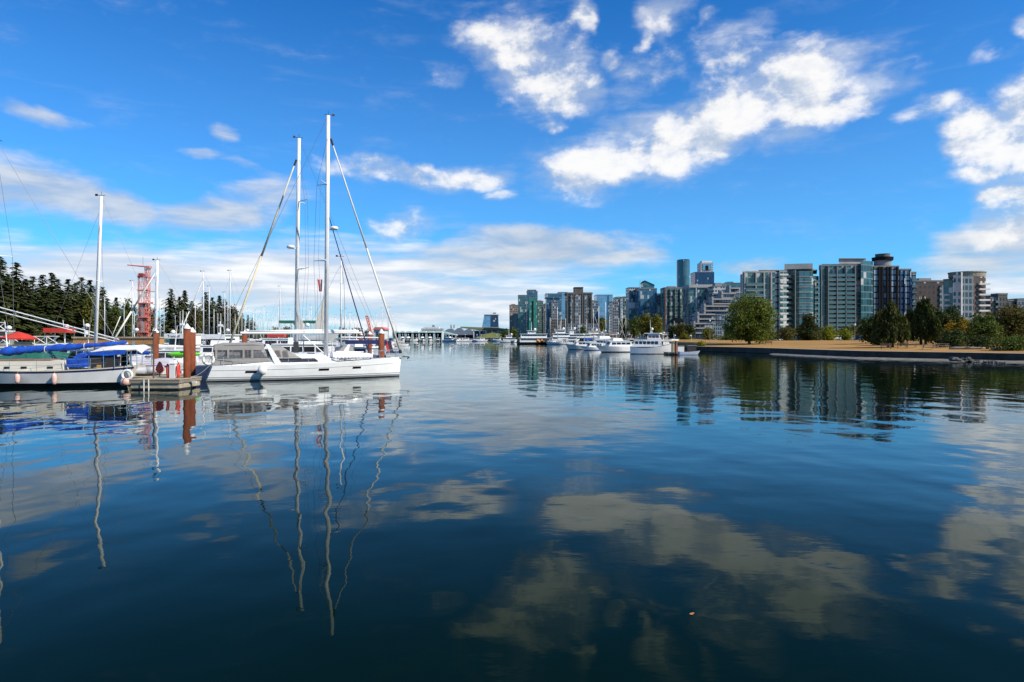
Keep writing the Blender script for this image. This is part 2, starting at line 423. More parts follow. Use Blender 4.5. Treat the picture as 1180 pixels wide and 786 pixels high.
# ------------------------------------------------------------------ shores
dry_grass = mat('dry_grass', (.40, .20, .055), .95, .3, .12, col2=(.27, .16, .05), bump=.3, spec=.1)
def lawn_mat():
    m, nt, b = _mat('sunburnt_lawn')
    v = _coord(nt, 'Object')
    f1 = _range(nt, _noise(nt, v, .06, 5), .35, .65, 0, 1); f2 = _range(nt, _noise(nt, v, 1.3, 5, .7), .3, .7, 0, 1)
    c = _mix(nt, f1, (.43, .23, .075), (.29, .17, .062)); c = _mix(nt, _math(nt, 'MULTIPLY', f2, .5), c, (.17, .12, .05))
    nt.links.new(c, b.inputs['Base Color']); b.inputs['Roughness'].default_value = 1; b.inputs['Specular IOR Level'].default_value = .05
    return m
m_lawn = lawn_mat()
m_wall = mat('seawall_stone', (.062, .047, .032), .95, .5, .6, col2=(.025, .020, .014), bump=.6)
m_beach = mat('beach_shingle', (.19, .172, .14), .95, .4, .9, col2=(.10, .092, .078), bump=.4)
m_path = mat('asphalt_path', (.30, .25, .19), .9, .2, .5)
m_city = mat('city_ground', (.16, .15, .14), .9, .3, .05)
m_wood_ground = mat('forest_floor', (.05, .055, .025), 1, .4, .1)
# the park on the right: shoreline points going away, each with its own inland direction
SHORE = [(260, 30, .55, .84), (140, 62, .55, .84), (92, 76, .6, .8), (66, 88, .75, .66), (61.6, 95, .85, .5), (57.5, 100, .9, .43), (54, 105, .9, .43), (52.3, 118, .9, .43), (51, 132, .85, .53), (48.5, 147, .8, .6), (44.2, 158, .55, .83), (41.5, 163, .1, 1), (47, 172, -.1, 1), (56, 200, -.1, 1)]
def lawn_z(d): 
    t = max(0, min(1, (d - 2) / 55)); return 1.12 + 1.25 * t * t * (3 - 2 * t)
def shore_rows(ds, zs):
    return [[(x + dx * d, y + dy * d, z) for (x, y, dx, dy) in SHORE] for d, z in zip(ds, zs)]
b = MB(); b.smooth = True
b.sheet(shore_rows([3.2, 6, 12, 20, 30, 42, 58, 90, 150, 260], [lawn_z(d) for d in (3.2, 6, 12, 20, 30, 42, 58, 90, 150, 260)]))
tag(b.build('lawn', m_lawn), kind='structure')
b = MB(); b.sheet(shore_rows([.62, 3.2], [1.125, 1.125])); tag(b.build('path', m_path), kind='structure')
b = MB(); b.sheet(shore_rows([0, .25, .25, .6, .6], [.05, .95, 1.12, 1.12, 1.0]))
wall_o = b.build('seawall', m_wall)
tag(wall_o, 'long low dark stone seawall along the edge of the dry lawn', 'seawall')
# a strip of shingle showing below the wall at low water
b = MB(); BS = [p for p in SHORE if p[1] <= 135]
b.sheet([[(x + dx * d, y + dy * d, z) for (x, y, dx, dy) in BS] for d, z in ((-3.2, -.25), (-1.6, .07), (.02, .22))])
tag(b.build('beach', m_beach), kind='structure')
# the city's shelf behind, and the wooded shore on the left
CITY = [(46, 203), (72, 300), (60, 457), (8, 640), (-40, 760), (-140, 1000), (-400, 2000), (-900, 6000), (9000, 6000), (9000, 300), (420, 170), (260, 178)]
b = MB(); b.prism(CITY, -.5, 1.75); tag(b.build('city_ground', m_city), kind='structure')
LEFT = [(-900, 120), (-150, 180), (-170, 240), (-196, 330), (-204, 420), (-214, 520), (-280, 800), (-420, 1300), (-900, 2600), (-6000, 3000)]
b = MB(); b.prism([(-900, 2400), (-420, 1500), (-200, 1150), (-110, 1090), (-60, 1100), (-60, 1300), (-300, 2600)], -.5, 1.0); tag(b.build('far_shore', m_wood_ground), kind='structure')
b = MB(); b.prism(LEFT, -.5, 1.6); tag(b.build('forest_ground', m_wood_ground), kind='structure')

# ------------------------------------------------------------------ the city
CZ = 2.15
conc = mat('pale_concrete', (.37, .37, .355), .85, .25, .25)
conc_w = mat('white_concrete', (.66, .65, .62), .8, .18, .3)
conc_d = mat('brown_concrete', (.125, .108, .09), .9, .35, .2)
conc_g = mat('grey_concrete', (.26, .26, .255), .85, .25, .25)
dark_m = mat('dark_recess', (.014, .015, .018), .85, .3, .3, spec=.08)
fin_m = mat('teal_grey_fin', (.15, .19, .19), .7, .2, .3)
roofm = mat('roof_gravel', (.20, .19, .18), .95, .3, .3)
steel = mat('grey_steel', (.35, .37, .39), .45, .2, 1.0, metal=.3)
rail_g = mat('balcony_glass', (.06, .125, .13), .12, .2, .4, spec=.7)
F_teal = facade_mat('teal_glazing', (.17, .225, .225), (.045, .135, .145), 1.5, 2.9, .10, .16)
F_teal2 = facade_mat('green_glazing', (.20, .25, .24), (.06, .15, .14), 1.9, 2.9, .14, .20, vary=.75)
F_blue = facade_mat('blue_glazing', (.10, .16, .20), (.035, .12, .21), 1.6, 3.6, .07, .10, vary=.5, blind=.04)
F_sky = facade_mat('sky_blue_glazing', (.20, .34, .44), (.12, .30, .46), 3.0, 3.8, .05, .07, vary=.25, blind=.0)
F_aqua = facade_mat('aqua_glazing', (.12, .19, .21), (.035, .125, .155), 1.6, 3.3, .07, .14, vary=.6, blind=.05)
F_green = facade_mat('emerald_glazing', (.03, .24, .17), (.03, .21, .15), 1.4, 3.1, .08, .12, vary=.5, blind=.04)
F_beige = facade_mat('beige_facade', (.30, .245, .205), (.05, .06, .07), 2.2, 3.0, .45, .42)
F_stone = facade_mat('stone_facade', (.20, .215, .23), (.04, .055, .065), 2.0, 3.0, .40, .38)
F_grey = facade_mat('grey_facade', (.21, .24, .265), (.035, .07, .09), 1.7, 3.0, .28, .30)
F_brown = facade_mat('brown_ribbed_facade', (.115, .098, .082), (.018, .018, .02), 1.7, 2.9, .45, .40)
F_brick = facade_mat('brick_facade', (.085, .056, .046), (.03, .03, .035), 2.4, 2.9, .55, .5)
F_white = facade_mat('white_facade', (.47, .47, .455), (.04, .07, .085), 2.1, 3.0, .35, .45)
F_navy = facade_mat('navy_glazing', (.02, .045, .10), (.012, .045, .12), 1.6, 3.4, .10, .15, vary=.6, blind=.03)
F_dark = facade_mat('dark_frame_glazing', (.010, .011, .014), (.26, .34, .42), 1.7, 2.9, .18, .22, vary=.75, blind=.22, blind_col=(.34, .38, .42))
F_curve = facade_mat('curved_glazing', (.05, .10, .13), (.045, .125, .165), 1.7, 3.4, .05, .09, vary=.35, blind=.02)

class Bld:
    """a building: footprints are given as (photo column, metres behind the front), heights as photo rows"""
    def __init__(s, name, label, Y, px, cat='building', group=None):
        s.Y = Y; s.x0 = X(px, Y); s.o = thing(name, (s.x0, Y, CZ), label, cat, group=group)
    def lx(s, px, d=0.0): return X(px, s.Y + d) - s.x0
    def lz(s, py, d=0.0): return Z(py, s.Y + d) - CZ
    def poly(s, pts): return [(s.lx(p, d), d) for p, d in pts]
    def rect(s, p0, p1, d0=0.0, d1=16.0): return [(s.lx(p0, d0), d0), (s.lx(p1, d0), d0), (s.lx(p1, d0) , d1), (s.lx(p0, d0), d1)]
    def vol(s, name, m, poly, z1, z0=-.3): return MB().prism(poly, z0, z1).build(name, m, s.o)
    def body(s, m, p0, p1, py, d0=0.0, d1=16.0, roof=True, name='wall', z0=-.3):
        z = s.lz(py, d0); r = s.rect(p0, p1, d0, d1)
        s.vol(name, m, r, z, z0)
        if roof: s.parapet(r, z)
        return z
    def parapet(s, r, z, m=None, h=.8, over=.18, name='parapet'):
        cx = sum(p[0] for p in r) / len(r); cy = sum(p[1] for p in r) / len(r)
        def grow(k): return [(x + math.copysign(k, x - cx), y + math.copysign(k, y - cy)) for x, y in r]
        MB().prism(grow(over), z + .003, z + h).build(name, m or roofm, s.o)
    def penthouse(s, m, p0, p1, py, d0, d1, z0): 
        MB().prism(s.rect(p0, p1, d0, d1), z0, s.lz(py, d0)).build('penthouse', m, s.o)
    def slabs(s, name, poly, n, z0, dz, th, m):
        first = None
        for k in range(n):
            if first is None: first = o = MB().prism(poly, 0, th).build(name, m, s.o)
            else: o = first.copy(); COL.objects.link(o); o.parent = s.o
            o.location = (0, 0, z0 + k * dz)
    def balconies(s, p0, p1, d, n, z0, dz, m, depth=1.5, glass=True, rail_h=1.05, rail=None):
        """one balcony per storey: slab, front rail and two ends in one mesh; its glass rail a sub-part only where it is clear"""
        a, c = s.lx(p0, d), s.lx(p1, d); first = None
        for k in range(n):
            if first is None:
                b = MB(); b.box(a, c, d - depth, d - .003, 0, .18)
                b.mi = 1; b.box(a, c, d - depth, d - depth + .08, .22, .22 + rail_h); b.box(a, a + .08, d - depth + .08, d - .003, .22, .22 + rail_h); b.box(c - .08, c, d - depth + .08, d - .003, .22, .22 + rail_h)
                first = o = b.build('balcony', [m, rail or rail_g], s.o)
            else: o = first.copy(); COL.objects.link(o); o.parent = s.o
            o.location = (0, 0, z0 + k * dz)
    def fin(s, px, d, w, z1, m, dep=.6, name='column', z0=0): MB().box(s.lx(px, d) - w / 2, s.lx(px, d) + w / 2, d - dep, d - .004, z0, z1).build(name, m, s.o)

# ---- the five condominium blocks behind the park
def condo_a():
    s = Bld('apartment_building', 'stepped glass and concrete apartment block with white balconies, right behind the big round park tree', 320, 880)
    z = s.lz(314)
    s.vol('wall', F_teal2, s.poly([(856, 0), (893, 0), (893, 20), (856, 20)]), z)
    s.vol('side_wall', conc, s.poly([(853, 4), (855.9, 1.5), (855.9, 20), (853, 20)]), s.lz(315.5))
    s.vol('corner_wall', F_dark, s.poly([(893.1, 1.2), (898, 1.2), (898, 20), (893.1, 20)]), s.lz(312.5))
    s.vol('bay', F_teal2, s.poly([(898.1, .2), (906.5, 1.6), (906.5, 20), (898.1, 20)]), s.lz(311.8))
    n = 11; dz = (z - 3) / n
    s.balconies(858.5, 870, 0, n - 1, 2, dz, conc, 1.6)
    s.balconies(871, 879, 0, n - 1, 2, dz, conc, 1.1)
    s.balconies(897.6, 907, .1, n + 1, 1.5, dz, conc_w, 1.5, rail=conc_w, rail_h=.55)
    for px in (857.6, 870.5, 879.8, 888): s.fin(px, 0, .42, z, conc, 1.0)
    s.parapet(s.poly([(856, 0), (893, 0), (893, 20), (856, 20)]), z, conc, .6)
    MB().prism(s.poly([(858, 3), (872, 3), (872, 16), (858, 16)]), z + .6, s.lz(311.5)).build('penthouse', F_teal, s.o)
    MB().prism(s.poly([(874, 2), (907, 2), (907, 18), (874, 18)]), s.lz(312.2) + .4, s.lz(310.4)).build('roof_slab', conc, s.o)
condo_a()
def condo_b():
    s = Bld('apartment_building', 'tall blue green glass apartment tower topped by a wide blank concrete band', 330, 924)
    z = s.lz(311)
    s.vol('wall', F_teal, s.poly([(905, 6), (916, 3), (916, 24), (905, 24)]), z)
    s.vol('glazing', F_aqua, s.poly([(916.1, 1), (921, -.5), (934, -.5), (937, 1), (937, 24), (916.1, 24)]), s.lz(312.5))
    s.vol('wall', F_teal, s.poly([(937.1, 3), (943.5, 6), (943.5, 24), (937.1, 24)]), s.lz(317))
    n = 12; dz = (z - 3) / n
    s.balconies(906, 914, 3.6, n, 2, dz, conc, 1.3)
    s.balconies(937.4, 943, 3.6, n - 1, 2, dz, conc, 1.6)
    s.slabs('floor_slab', s.poly([(915.8, .8), (921, -.75), (934, -.75), (937.2, .8), (937.2, 6), (915.8, 6)]), n, 2.2, dz, .3, conc_g)
    for px in (905.4, 915.6): s.fin(px, 4 if px < 910 else 1, .4, z, fin_m, 1.2)
    s.parapet(s.poly([(905, 5), (941, 5), (941, 24), (905, 24)]), z + .2, conc_g, .5)
    MB().prism(s.poly([(904, 4), (936.5, 1), (936.5, 22), (904, 22)]), z + .7, s.lz(303.2)).build('roof_band', conc, s.o)
condo_b()
def condo_c():
    s = Bld('apartment_building', 'wide teal glass apartment slab with rows of shaded balconies and a pale roof box', 335, 974)
    z = s.lz(306)
    s.vol('wall', F_teal, s.poly([(944, 1), (994, 0), (994, 22), (944, 22)]), z)
    s.vol('glazing', F_aqua, s.poly([(992.2, -2.2), (1003.8, -.5), (1006, 3), (1006, 22), (994.1, 22), (994.1, -.4)]), s.lz(301))
    n = 15; dz = (z - 3.2) / n
    s.balconies(953, 962.3, .7, n - 1, 2.2, dz, conc_g, 1.8); s.balconies(963, 972.3, .5, n - 1, 2.2, dz, conc_g, 1.8); s.balconies(973, 983, .3, n - 1, 2.2, dz, conc_g, 1.8)
    s.slabs('floor_slab', s.poly([(983.5, -.5), (991.8, -.6), (991.8, 1.5), (983.5, 1.5)]), n - 1, 2.2, dz, .28, conc_g)
    for px in (944.5, 952.4, 962.6, 972.6, 983.3): s.fin(px, .8, .34, z - .3, fin_m, 2.2)
    s.parapet(s.poly([(944, 1), (994, 0), (994, 22), (944, 22)]), z, conc_g, .5)
    MB().prism(s.poly([(947, 3), (994, 3), (994, 18), (947, 18)]), z + .5, s.lz(303.5)).build('setback', F_teal, s.o)
    MB().prism(s.poly([(967, 2), (997, 2), (997, 16), (967, 16)]), s.lz(303.5) + .004, s.lz(297.8)).build('penthouse', conc, s.o)
    MB().prism(s.poly([(966.5, 1.2), (997.6, 1.2), (997.6, 16.6), (966.5, 16.6)]), s.lz(297.8) + .003, s.lz(297.2)).build('roof_slab', conc_g, s.o)
condo_c()
def condo_d():
    s = Bld('apartment_building', 'black framed apartment tower with a round drum on its roof and stepped right shoulder', 340, 1030)
    n = 14
    for (p0, p1, py, d) in ((1006.5, 1035.8, 308, 0), (1036, 1049.5, 311.5, .7), (1049.7, 1055.5, 315, 2.0)):
        z = s.body(F_dark, p0, p1, py, d, 20); dz = 2.9
    for px in (1013, 1016, 1022, 1025.5, 1033.5): s.fin(px, 0, .9, s.lz(307.5), dark_m, .7, 'pilaster')
    for px in (1037, 1042, 1048.6): s.fin(px, .7, .5, s.lz(311), F_navy, .6, 'pilaster')
    s.balconies(1049.9, 1055.6, 2, 10, 3, 2.9, conc_g, 1.0)
    b = MB(); b.smooth = False
    cx, z0 = s.lx(1017, 8), s.lz(307.4)
    b.lathe([(4.0, z0), (4.0, s.lz(300.5, 8))], (cx, 8, 0), 24)
    b.build('drum', conc_g, s.o)
    MB().lathe([(4.8, s.lz(300.5, 8) + .004), (5.0, s.lz(296.8, 8))], (cx, 8, 0), 24).build('drum_roof', dark_m, s.o)
    MB().lathe([(3.4, s.lz(296.8, 8) + .004), (3.4, s.lz(293.3, 8)), (3.6, s.lz(293, 8))], (cx, 8, 0), 20).build('penthouse', conc_d, s.o)
    MB().box(s.lx(1026, 2), s.lx(1036, 2), 2, 12, s.lz(307.2), s.lz(306)).build('roof_slab', dark_m, s.o)
condo_d()
def condo_e():
    s = Bld('apartment_building', 'curved white and glass apartment block with brick spandrels and a low round roof', 300, 1112)
    n = 9
    s.vol('wall', F_teal, s.poly([(1087, 5), (1098.4, 1.5), (1098.4, 20), (1087, 20)]), s.lz(322))
    s.vol('end_wall', F_white, s.poly([(1098.5, 0), (1107, -1), (1107, 20), (1098.5, 20)]), s.lz(313.8))
    s.vol('glazing', F_grey, s.poly([(1107.2, .6), (1122, .6), (1122, 20), (1107.2, 20)]), s.lz(318))
    s.vol('brick_wall', F_brick, s.poly([(1122.1, 1.4), (1136, 3.5), (1136, 20), (1122.1, 20)]), s.lz(318))
    z = s.lz(318); dz = (z - 2) / 11
    s.balconies(1126, 1138.5, 2.4, 10, 3, dz, conc_w, 1.6, rail_h=.5, rail=conc_w)
    s.balconies(1088, 1093, 4, 8, 3, dz, conc_w, 1.4, rail=conc_w, rail_h=.6)
    s.fin(1107.6, -1, .6, s.lz(313.8), conc_w, .5)
    cx = s.lx(1116, 8)
    MB().lathe([(9.0, z + .01), (9.0, s.lz(315, 8)), (9.3, s.lz(315, 8) + .01), (9.3, s.lz(313.6, 8))], (cx, 9, 0), 28, sx=.82, sy=.75).build('roof_drum', mat('olive_concrete', (.27, .25, .19), .9, .2, .3), s.o)
    s.parapet(s.poly([(1087, 5), (1098.4, 1.5), (1098.4, 20), (1087, 20)]), s.lz(322), conc_d, .5)
condo_e()
def brick_far():
    s = Bld('apartment_building', 'flat brown brick apartment slab half hidden behind the park trees, grey box on its roof', 370, 1072)
    z = s.body(F_brick, 1055.8, 1090, 324.5, 0, 18); s.penthouse(conc_g, 1059, 1073, 320.5, 3, 12, z + .8)
    MB().prism(s.rect(1083, 1087, -.6, -.01), 2, s.lz(329)).build('stair_panel', F_stone, s.o)
    s = Bld('apartment_building', 'dark brown apartment tower with stepped roof at the far right of the skyline', 380, 1154)
    z = s.body(F_brown, 1141, 1150, 344, 1, 18); z = s.body(F_brown, 1150.2, 1161, 339.5, 0, 18); s.penthouse(conc_d, 1152, 1157, 338, 3, 9, z + .8); s.body(F_brown, 1161.2, 1168, 347, 1, 18)
    s.balconies(1146, 1150, 1, 7, 3, 2.9, conc_g, 1.1)
    s = Bld('apartment_building', 'small dark block cut by the right edge of the skyline', 380, 1180)
    z = s.body(F_stone, 1172.5, 1192, 345.5, 0, 16); s.penthouse(conc_d, 1176, 1184, 343.6, 4, 10, z + .8)
brick_far()

# ---- the white terraces that step up to the right
def terraces():
    terr_w = mat('terrace_concrete', (.31, .31, .295), .85, .2, .3)
    s = Bld('terraced_building', 'long white terraced apartment house stepping up to the right, left of the big round tree', 430, 830, 'building')
    steps = [(800, 808, 372.5), (804.5, 818, 362), (812, 834, 352.5), (821, 838, 344.5), (832, 842, 338), (841, 846, 332)]
    z0 = -.3
    for i, (p0, p1, py) in enumerate(steps):
        d = i * 3.0; z1 = s.lz(py, d)
        MB().prism(s.rect(p0, min(p1 + 14, 852), d, d + 22), z0 if i == 0 else max(z0, s.lz(steps[i - 1][2], d - 3) - .5), z1).build('storey', F_dark, s.o)
        n = 3
        for k in range(n):
            zz = z1 - k * 2.95
            b = MB(); b.box(s.lx(p0, d) - .8, s.lx(p1, d) + 3, d - 1.5, d - .01, zz - .65, zz + .25); b.build('terrace_rail', terr_w, s.o)
        MB().box(s.lx(p0, d) - .8, s.lx(p0, d) + .3, d - 1.4, d + 6, z1 - 6.6, z1 + 1.4).build('party_wall', terr_w, s.o)
terraces()

# ---- downtown towers, left to right
def downtown():
    s = Bld('office_tower', 'short pinkish beige tower at the left end of the downtown skyline', 900, 592); z = s.body(F_beige, 587, 597, 352, 0, 22); s.penthouse(conc_g, 589, 594, 350.3, 5, 14, z + .8)
    s.body(F_blue, 592, 597.5, 362, -6, -1)
    s = Bld('office_tower', 'aqua blue glass tower with a higher right half, leftmost of the tall downtown towers', 860, 608)
    s.body(F_aqua, 597, 607, 340.5, 0, 24); z = s.body(F_blue, 607.2, 619.5, 336, 1, 24); s.penthouse(F_aqua, 607.5, 618, 333.8, 5, 18, z + .8)
    s = Bld('apartment_tower', 'narrow emerald green glass tower with a dark slot down its face', 830, 614); s.body(F_green, 609.5, 618.8, 343.5, 0, 14)
    MB().box(s.lx(613, 0), s.lx(614.8, 0), -.5, -.01, 2, s.lz(347)).build('recess', dark_m, s.o)
    s = Bld('apartment_tower', 'pale blue grey glass tower beside the emerald tower', 880, 623); z = s.body(F_teal2, 619.2, 626, 347.5, 0, 20); s.penthouse(conc_g, 620, 624, 346, 4, 12, z + .8)
    s = Bld('apartment_tower', 'slim beige tower squeezed between two blue glass towers', 910, 628); z = s.body(F_stone, 625.5, 631.5, 351, 0, 18); s.penthouse(conc_g, 627, 630, 349.5, 4, 10, z + .8)
    s = Bld('office_tower', 'blue grey glass tower with an overhanging cap, left of the brown ribbed tower', 840, 640)
    z = s.body(F_blue, 629.5, 647, 344, 0, 24); MB().prism(s.rect(628.5, 647.5, -1.5, 25), z + .81, s.lz(338.2)).build('cap', F_blue, s.o); s.body(F_stone, 635, 643.5, 348, -3, -.1)
    MB().box(s.lx(636, -3), s.lx(652, -3), -5, -3.1, 0, s.lz(368)).build('podium', dark_m, s.o)
    s = Bld('office_tower', 'light blue glass slab rising just left of the brown ribbed tower', 870, 648); s.body(F_sky, 643.5, 653.6, 337.2, 0, 24)
    # brown ribbed tower
    s = Bld('apartment_tower', 'dark brown concrete tower with pale vertical ribs and a block on its roof', 640, 668)
    z = s.body(F_brown, 653.4, 682, 339, 0, 22, False)
    for p0, p1 in ((657.5, 660), (662.5, 669.5), (673.5, 676)): MB().prism(s.rect(p0, p1, -1.4, -.01), 0, z - .6).build('rib', F_stone, s.o)
    for p in (653.8, 661.2, 671.3, 681.5): s.fin(p, 0, 1.2, z, conc_d, 1.1, 'pilaster')
    s.parapet(s.rect(653, 682.4, 0, 22), z + .004, conc_d, 1.6, .4); MB().prism(s.rect(662, 672, 4, 16), z + 1.61, s.lz(331.5, 4)).build('penthouse', conc_d, s.o)
    MB().prism(s.rect(661.6, 672.4, 3.5, 16.5), s.lz(331.5, 4) + .004, s.lz(330.9, 4)).build('roof_slab', dark_m, s.o)
    s = Bld('apartment_tower', 'narrow grey tower tucked behind the right side of the brown ribbed tower', 760, 686); z = s.body(F_grey, 681, 689.5, 347.5, 0, 20); s.penthouse(conc_g, 683, 687, 345.8, 4, 12, z + .8)
    MB().prism(s.rect(682, 693, -8, -2), 0, s.lz(367)).build('podium', F_brown, s.o)
    s = Bld('office_tower', 'broad pale sky blue mirror glass tower standing alone', 900, 697); z = s.body(F_sky, 687.5, 706, 340.2, 0, 30)
    s.fin(701.5, 0, 1.0, z, F_teal2, .8, 'corner_strip')
    s = Bld('apartment_tower', 'stepped grey brown stone tower right of the pale mirror glass tower', 740, 714)
    z = s.body(F_stone, 705, 712, 348, 1, 20); z = s.body(F_grey, 709, 721, 343.2, 3, 20); s.penthouse(conc_g, 711, 716, 341.8, 6, 14, z + .8)
    s.fin(716, 3, 1.6, z, F_teal, 1.0, 'glass_strip')
    s = Bld('apartment_tower', 'teal and white tower low beside the slanted roof tower', 690, 724); s.body(F_teal2, 718, 727, 342.5, 0, 18)
    s = Bld('office_tower', 'white banded tower with a large dark window panel near its top', 640, 731)
    z = s.body(F_white, 724.8, 737.5, 332, 0, 18); MB().prism(s.rect(726, 734.5, -.6, -.01), s.lz(348), s.lz(334.5)).build('window', F_navy, s.o); MB().prism(s.rect(724.5, 737, -.7, -.02), s.lz(355), s.lz(349)).build('spandrel', conc_w, s.o)
    MB().prism(s.rect(725, 736, -.6, -.01), s.lz(371), s.lz(356)).build('glazing', F_aqua, s.o)
    # slanted roof tower
    s = Bld('office_tower', 'blue glass tower with a slanted dark roof fin and antenna, stepping down to the right', 620, 750)
    z = s.body(F_blue, 736, 757, 333, 0, 20); s.body(F_grey, 757.2, 764, 339, 1, 20); s.body(F_teal, 764.2, 769, 345.5, 2, 20); s.body(F_grey, 769.2, 773.5, 352, 3, 20)
    a, c = s.lx(741, 3), s.lx(754, 3)
    MB().extr([(a, z + .8), (c, z + .8), (c, s.lz(330)), (s.lx(753, 3), s.lz(327.6)), (s.lx(743, 3), s.lz(323.6)), (a, s.lz(326))], 3, 14).build('crown', F_aqua, s.o)
    MB().extr([(a - .3, s.lz(326) + .2), (s.lx(743, 3), s.lz(323.6) + .2), (c + .3, s.lz(329) + .2), (c + .3, s.lz(328)), (s.lx(743, 3), s.lz(322.8)), (a - .3, s.lz(325))], 2.5, 14.5).build('roof_fin', dark_m, s.o)
    MB().bar((s.lx(737.5, 3), 3, z), (s.lx(737.5, 3), 3, s.lz(321)), .35, .12).build('antenna', steel, s.o)
    for i in range(6): MB().prism(s.rect(738 + i * 6, 742.5 + i * 6, -1.4, -.01), 0, s.lz(346 + i * 1.5)).build('bay', F_teal2 if i % 2 else F_blue, s.o)
    s = Bld('apartment_tower', 'teal tower with a thin brick red left edge, left of the tall curved tower', 600, 778)
    z = s.body(F_teal2, 766, 786, 332, 0, 18); s.fin(766.6, 0, 1.0, z, mat('red_brick_edge', (.19, .075, .055), .9, .2, .3), .7, 'edge_pier'); s.penthouse(conc_g, 770, 779, 329.8, 4, 12, z + .8)
    for p in (771, 777, 783): s.fin(p, 0, .8, z - 1, dark_m, .7, 'pilaster')
    s.body(F_grey, 786.2, 793.5, 337, 1, 16)
    # tall curved tower
    s = Bld('skyscraper', 'tallest tower of the skyline, smooth curved blue glass with a sloping flat top', 1300, 789.5, 'building')
    b = MB(); b.smooth = False; n = 24; top = []; bot = []; r = (s.lx(797) - s.lx(782)) / 2; cx = s.lx(789.5)
    ring = [(cx + r * 1.0 * math.cos(t), 14 + 14 * math.sin(t)) for t in [2 * math.pi * i / n for i in range(n)]]
    vs = [(x, y, 0) for x, y in ring] + [(x, y, s.lz(299.0) - 1.2 * (x - cx + r) / (2 * r)) for x, y in ring]
    b.add(vs, [list(range(n))[::-1], list(range(n, 2 * n))] + [(i, (i + 1) % n, n + (i + 1) % n, n + i) for i in range(n)]); b.build('wall', F_curve, s.o)
    MB().prism([(cx + (x - cx) * .93, 14 + (y - 14) * .93) for x, y in ring], s.lz(299.0) - .6, s.lz(298.6)).build('roof_screen', dark_m, s.o)
    s = Bld('skyscraper', 'navy glass tower with a white and glass crown, right of the tallest curved tower', 1150, 812, 'building')
    z = s.body(F_navy, 801, 823, 313.8, 0, 30); 
    s.body(F_white, 807.5, 821.5, 302.5, 2, 24, False, 'crown', z + .81)
    MB().prism(s.rect(810, 819.8, 1.4, 1.99), z + 4, s.lz(304)).build('window', F_sky, s.o); MB().box(s.lx(813.5), s.lx(816.5), .8, 1.38, z + 4, s.lz(306)).build('recess', dark_m, s.o)
    MB().prism(s.rect(809, 820, 4, 20), s.lz(302.5, 2) + .004, s.lz(300.3)).build('roof_slab', conc_w, s.o)
    s = Bld('apartment_tower', 'teal glass tower with a broad flat white roof cap, below the navy crowned tower', 560, 808)
    z = s.body(F_teal, 793.5, 820.5, 331.5, 0, 20, False); MB().prism(s.rect(794, 821.5, -1, 21), z + .004, s.lz(328)).build('roof_band', conc, s.o)
    s.fin(802, 0, .5, z, conc_w, .8); s.fin(816.5, 0, 2.4, z, F_grey, .8, 'glass_strip'); s.fin(810, 0, 3.0, z - 2, F_teal2, .9, 'glass_strip')
    s = Bld('apartment_tower', 'grey and white stepped apartment tower behind the white terraces', 540, 834)
    z = s.body(F_grey, 821, 850, 339, 0, 18); z = s.body(F_white, 822, 836, 330.5, 4, 18); s.penthouse(conc_g, 824, 832, 326, 7, 14, z + .8); s.body(F_white, 836.5, 848, 335, 4, 18)
    MB().prism(s.rect(829, 849.5, -.8, -.02), s.lz(345), s.lz(341)).build('spandrel', conc_w, s.o); MB().prism(s.rect(831, 846, -.7, -.01), s.lz(352), s.lz(345.5)).build('glazing', F_aqua, s.o)
    s = Bld('office_tower', 'distant teal glass tower just left of the stepped concrete apartment block', 800, 845); z = s.body(F_aqua, 837, 853, 326.5, 0, 22); s.penthouse(F_blue, 838, 845, 324.6, 4, 14, z + .8)
    s = Bld('low_building', 'low grey block with a dark gable roof under the teal towers', 470, 779, 'building')
    s.body(F_grey, 772, 791, 375, 0, 14); MB().extr([(s.lx(775), s.lz(371.5)), (s.lx(788), s.lz(371.5)), (s.lx(786), s.lz(367)), (s.lx(780), s.lz(366))], .5, 13).build('roof', dark_m, s.o)
    s = Bld('low_building', 'long low white waterfront building behind the moored yachts', 420, 745, 'building')
    s.body(F_white, 702, 770, 384.5, 0, 10); MB().box(s.lx(702), s.lx(770), -1.2, -.01, s.lz(386.2), s.lz(385.6)).build('awning', conc_w, s.o)
    s = Bld('low_building', 'dark brown waterfront block below the brown ribbed tower', 600, 660, 'building')
    s.body(F_brown, 634, 652.5, 368.5, 0, 14); s.body(F_stone, 653, 690, 374, 0, 14)
downtown()

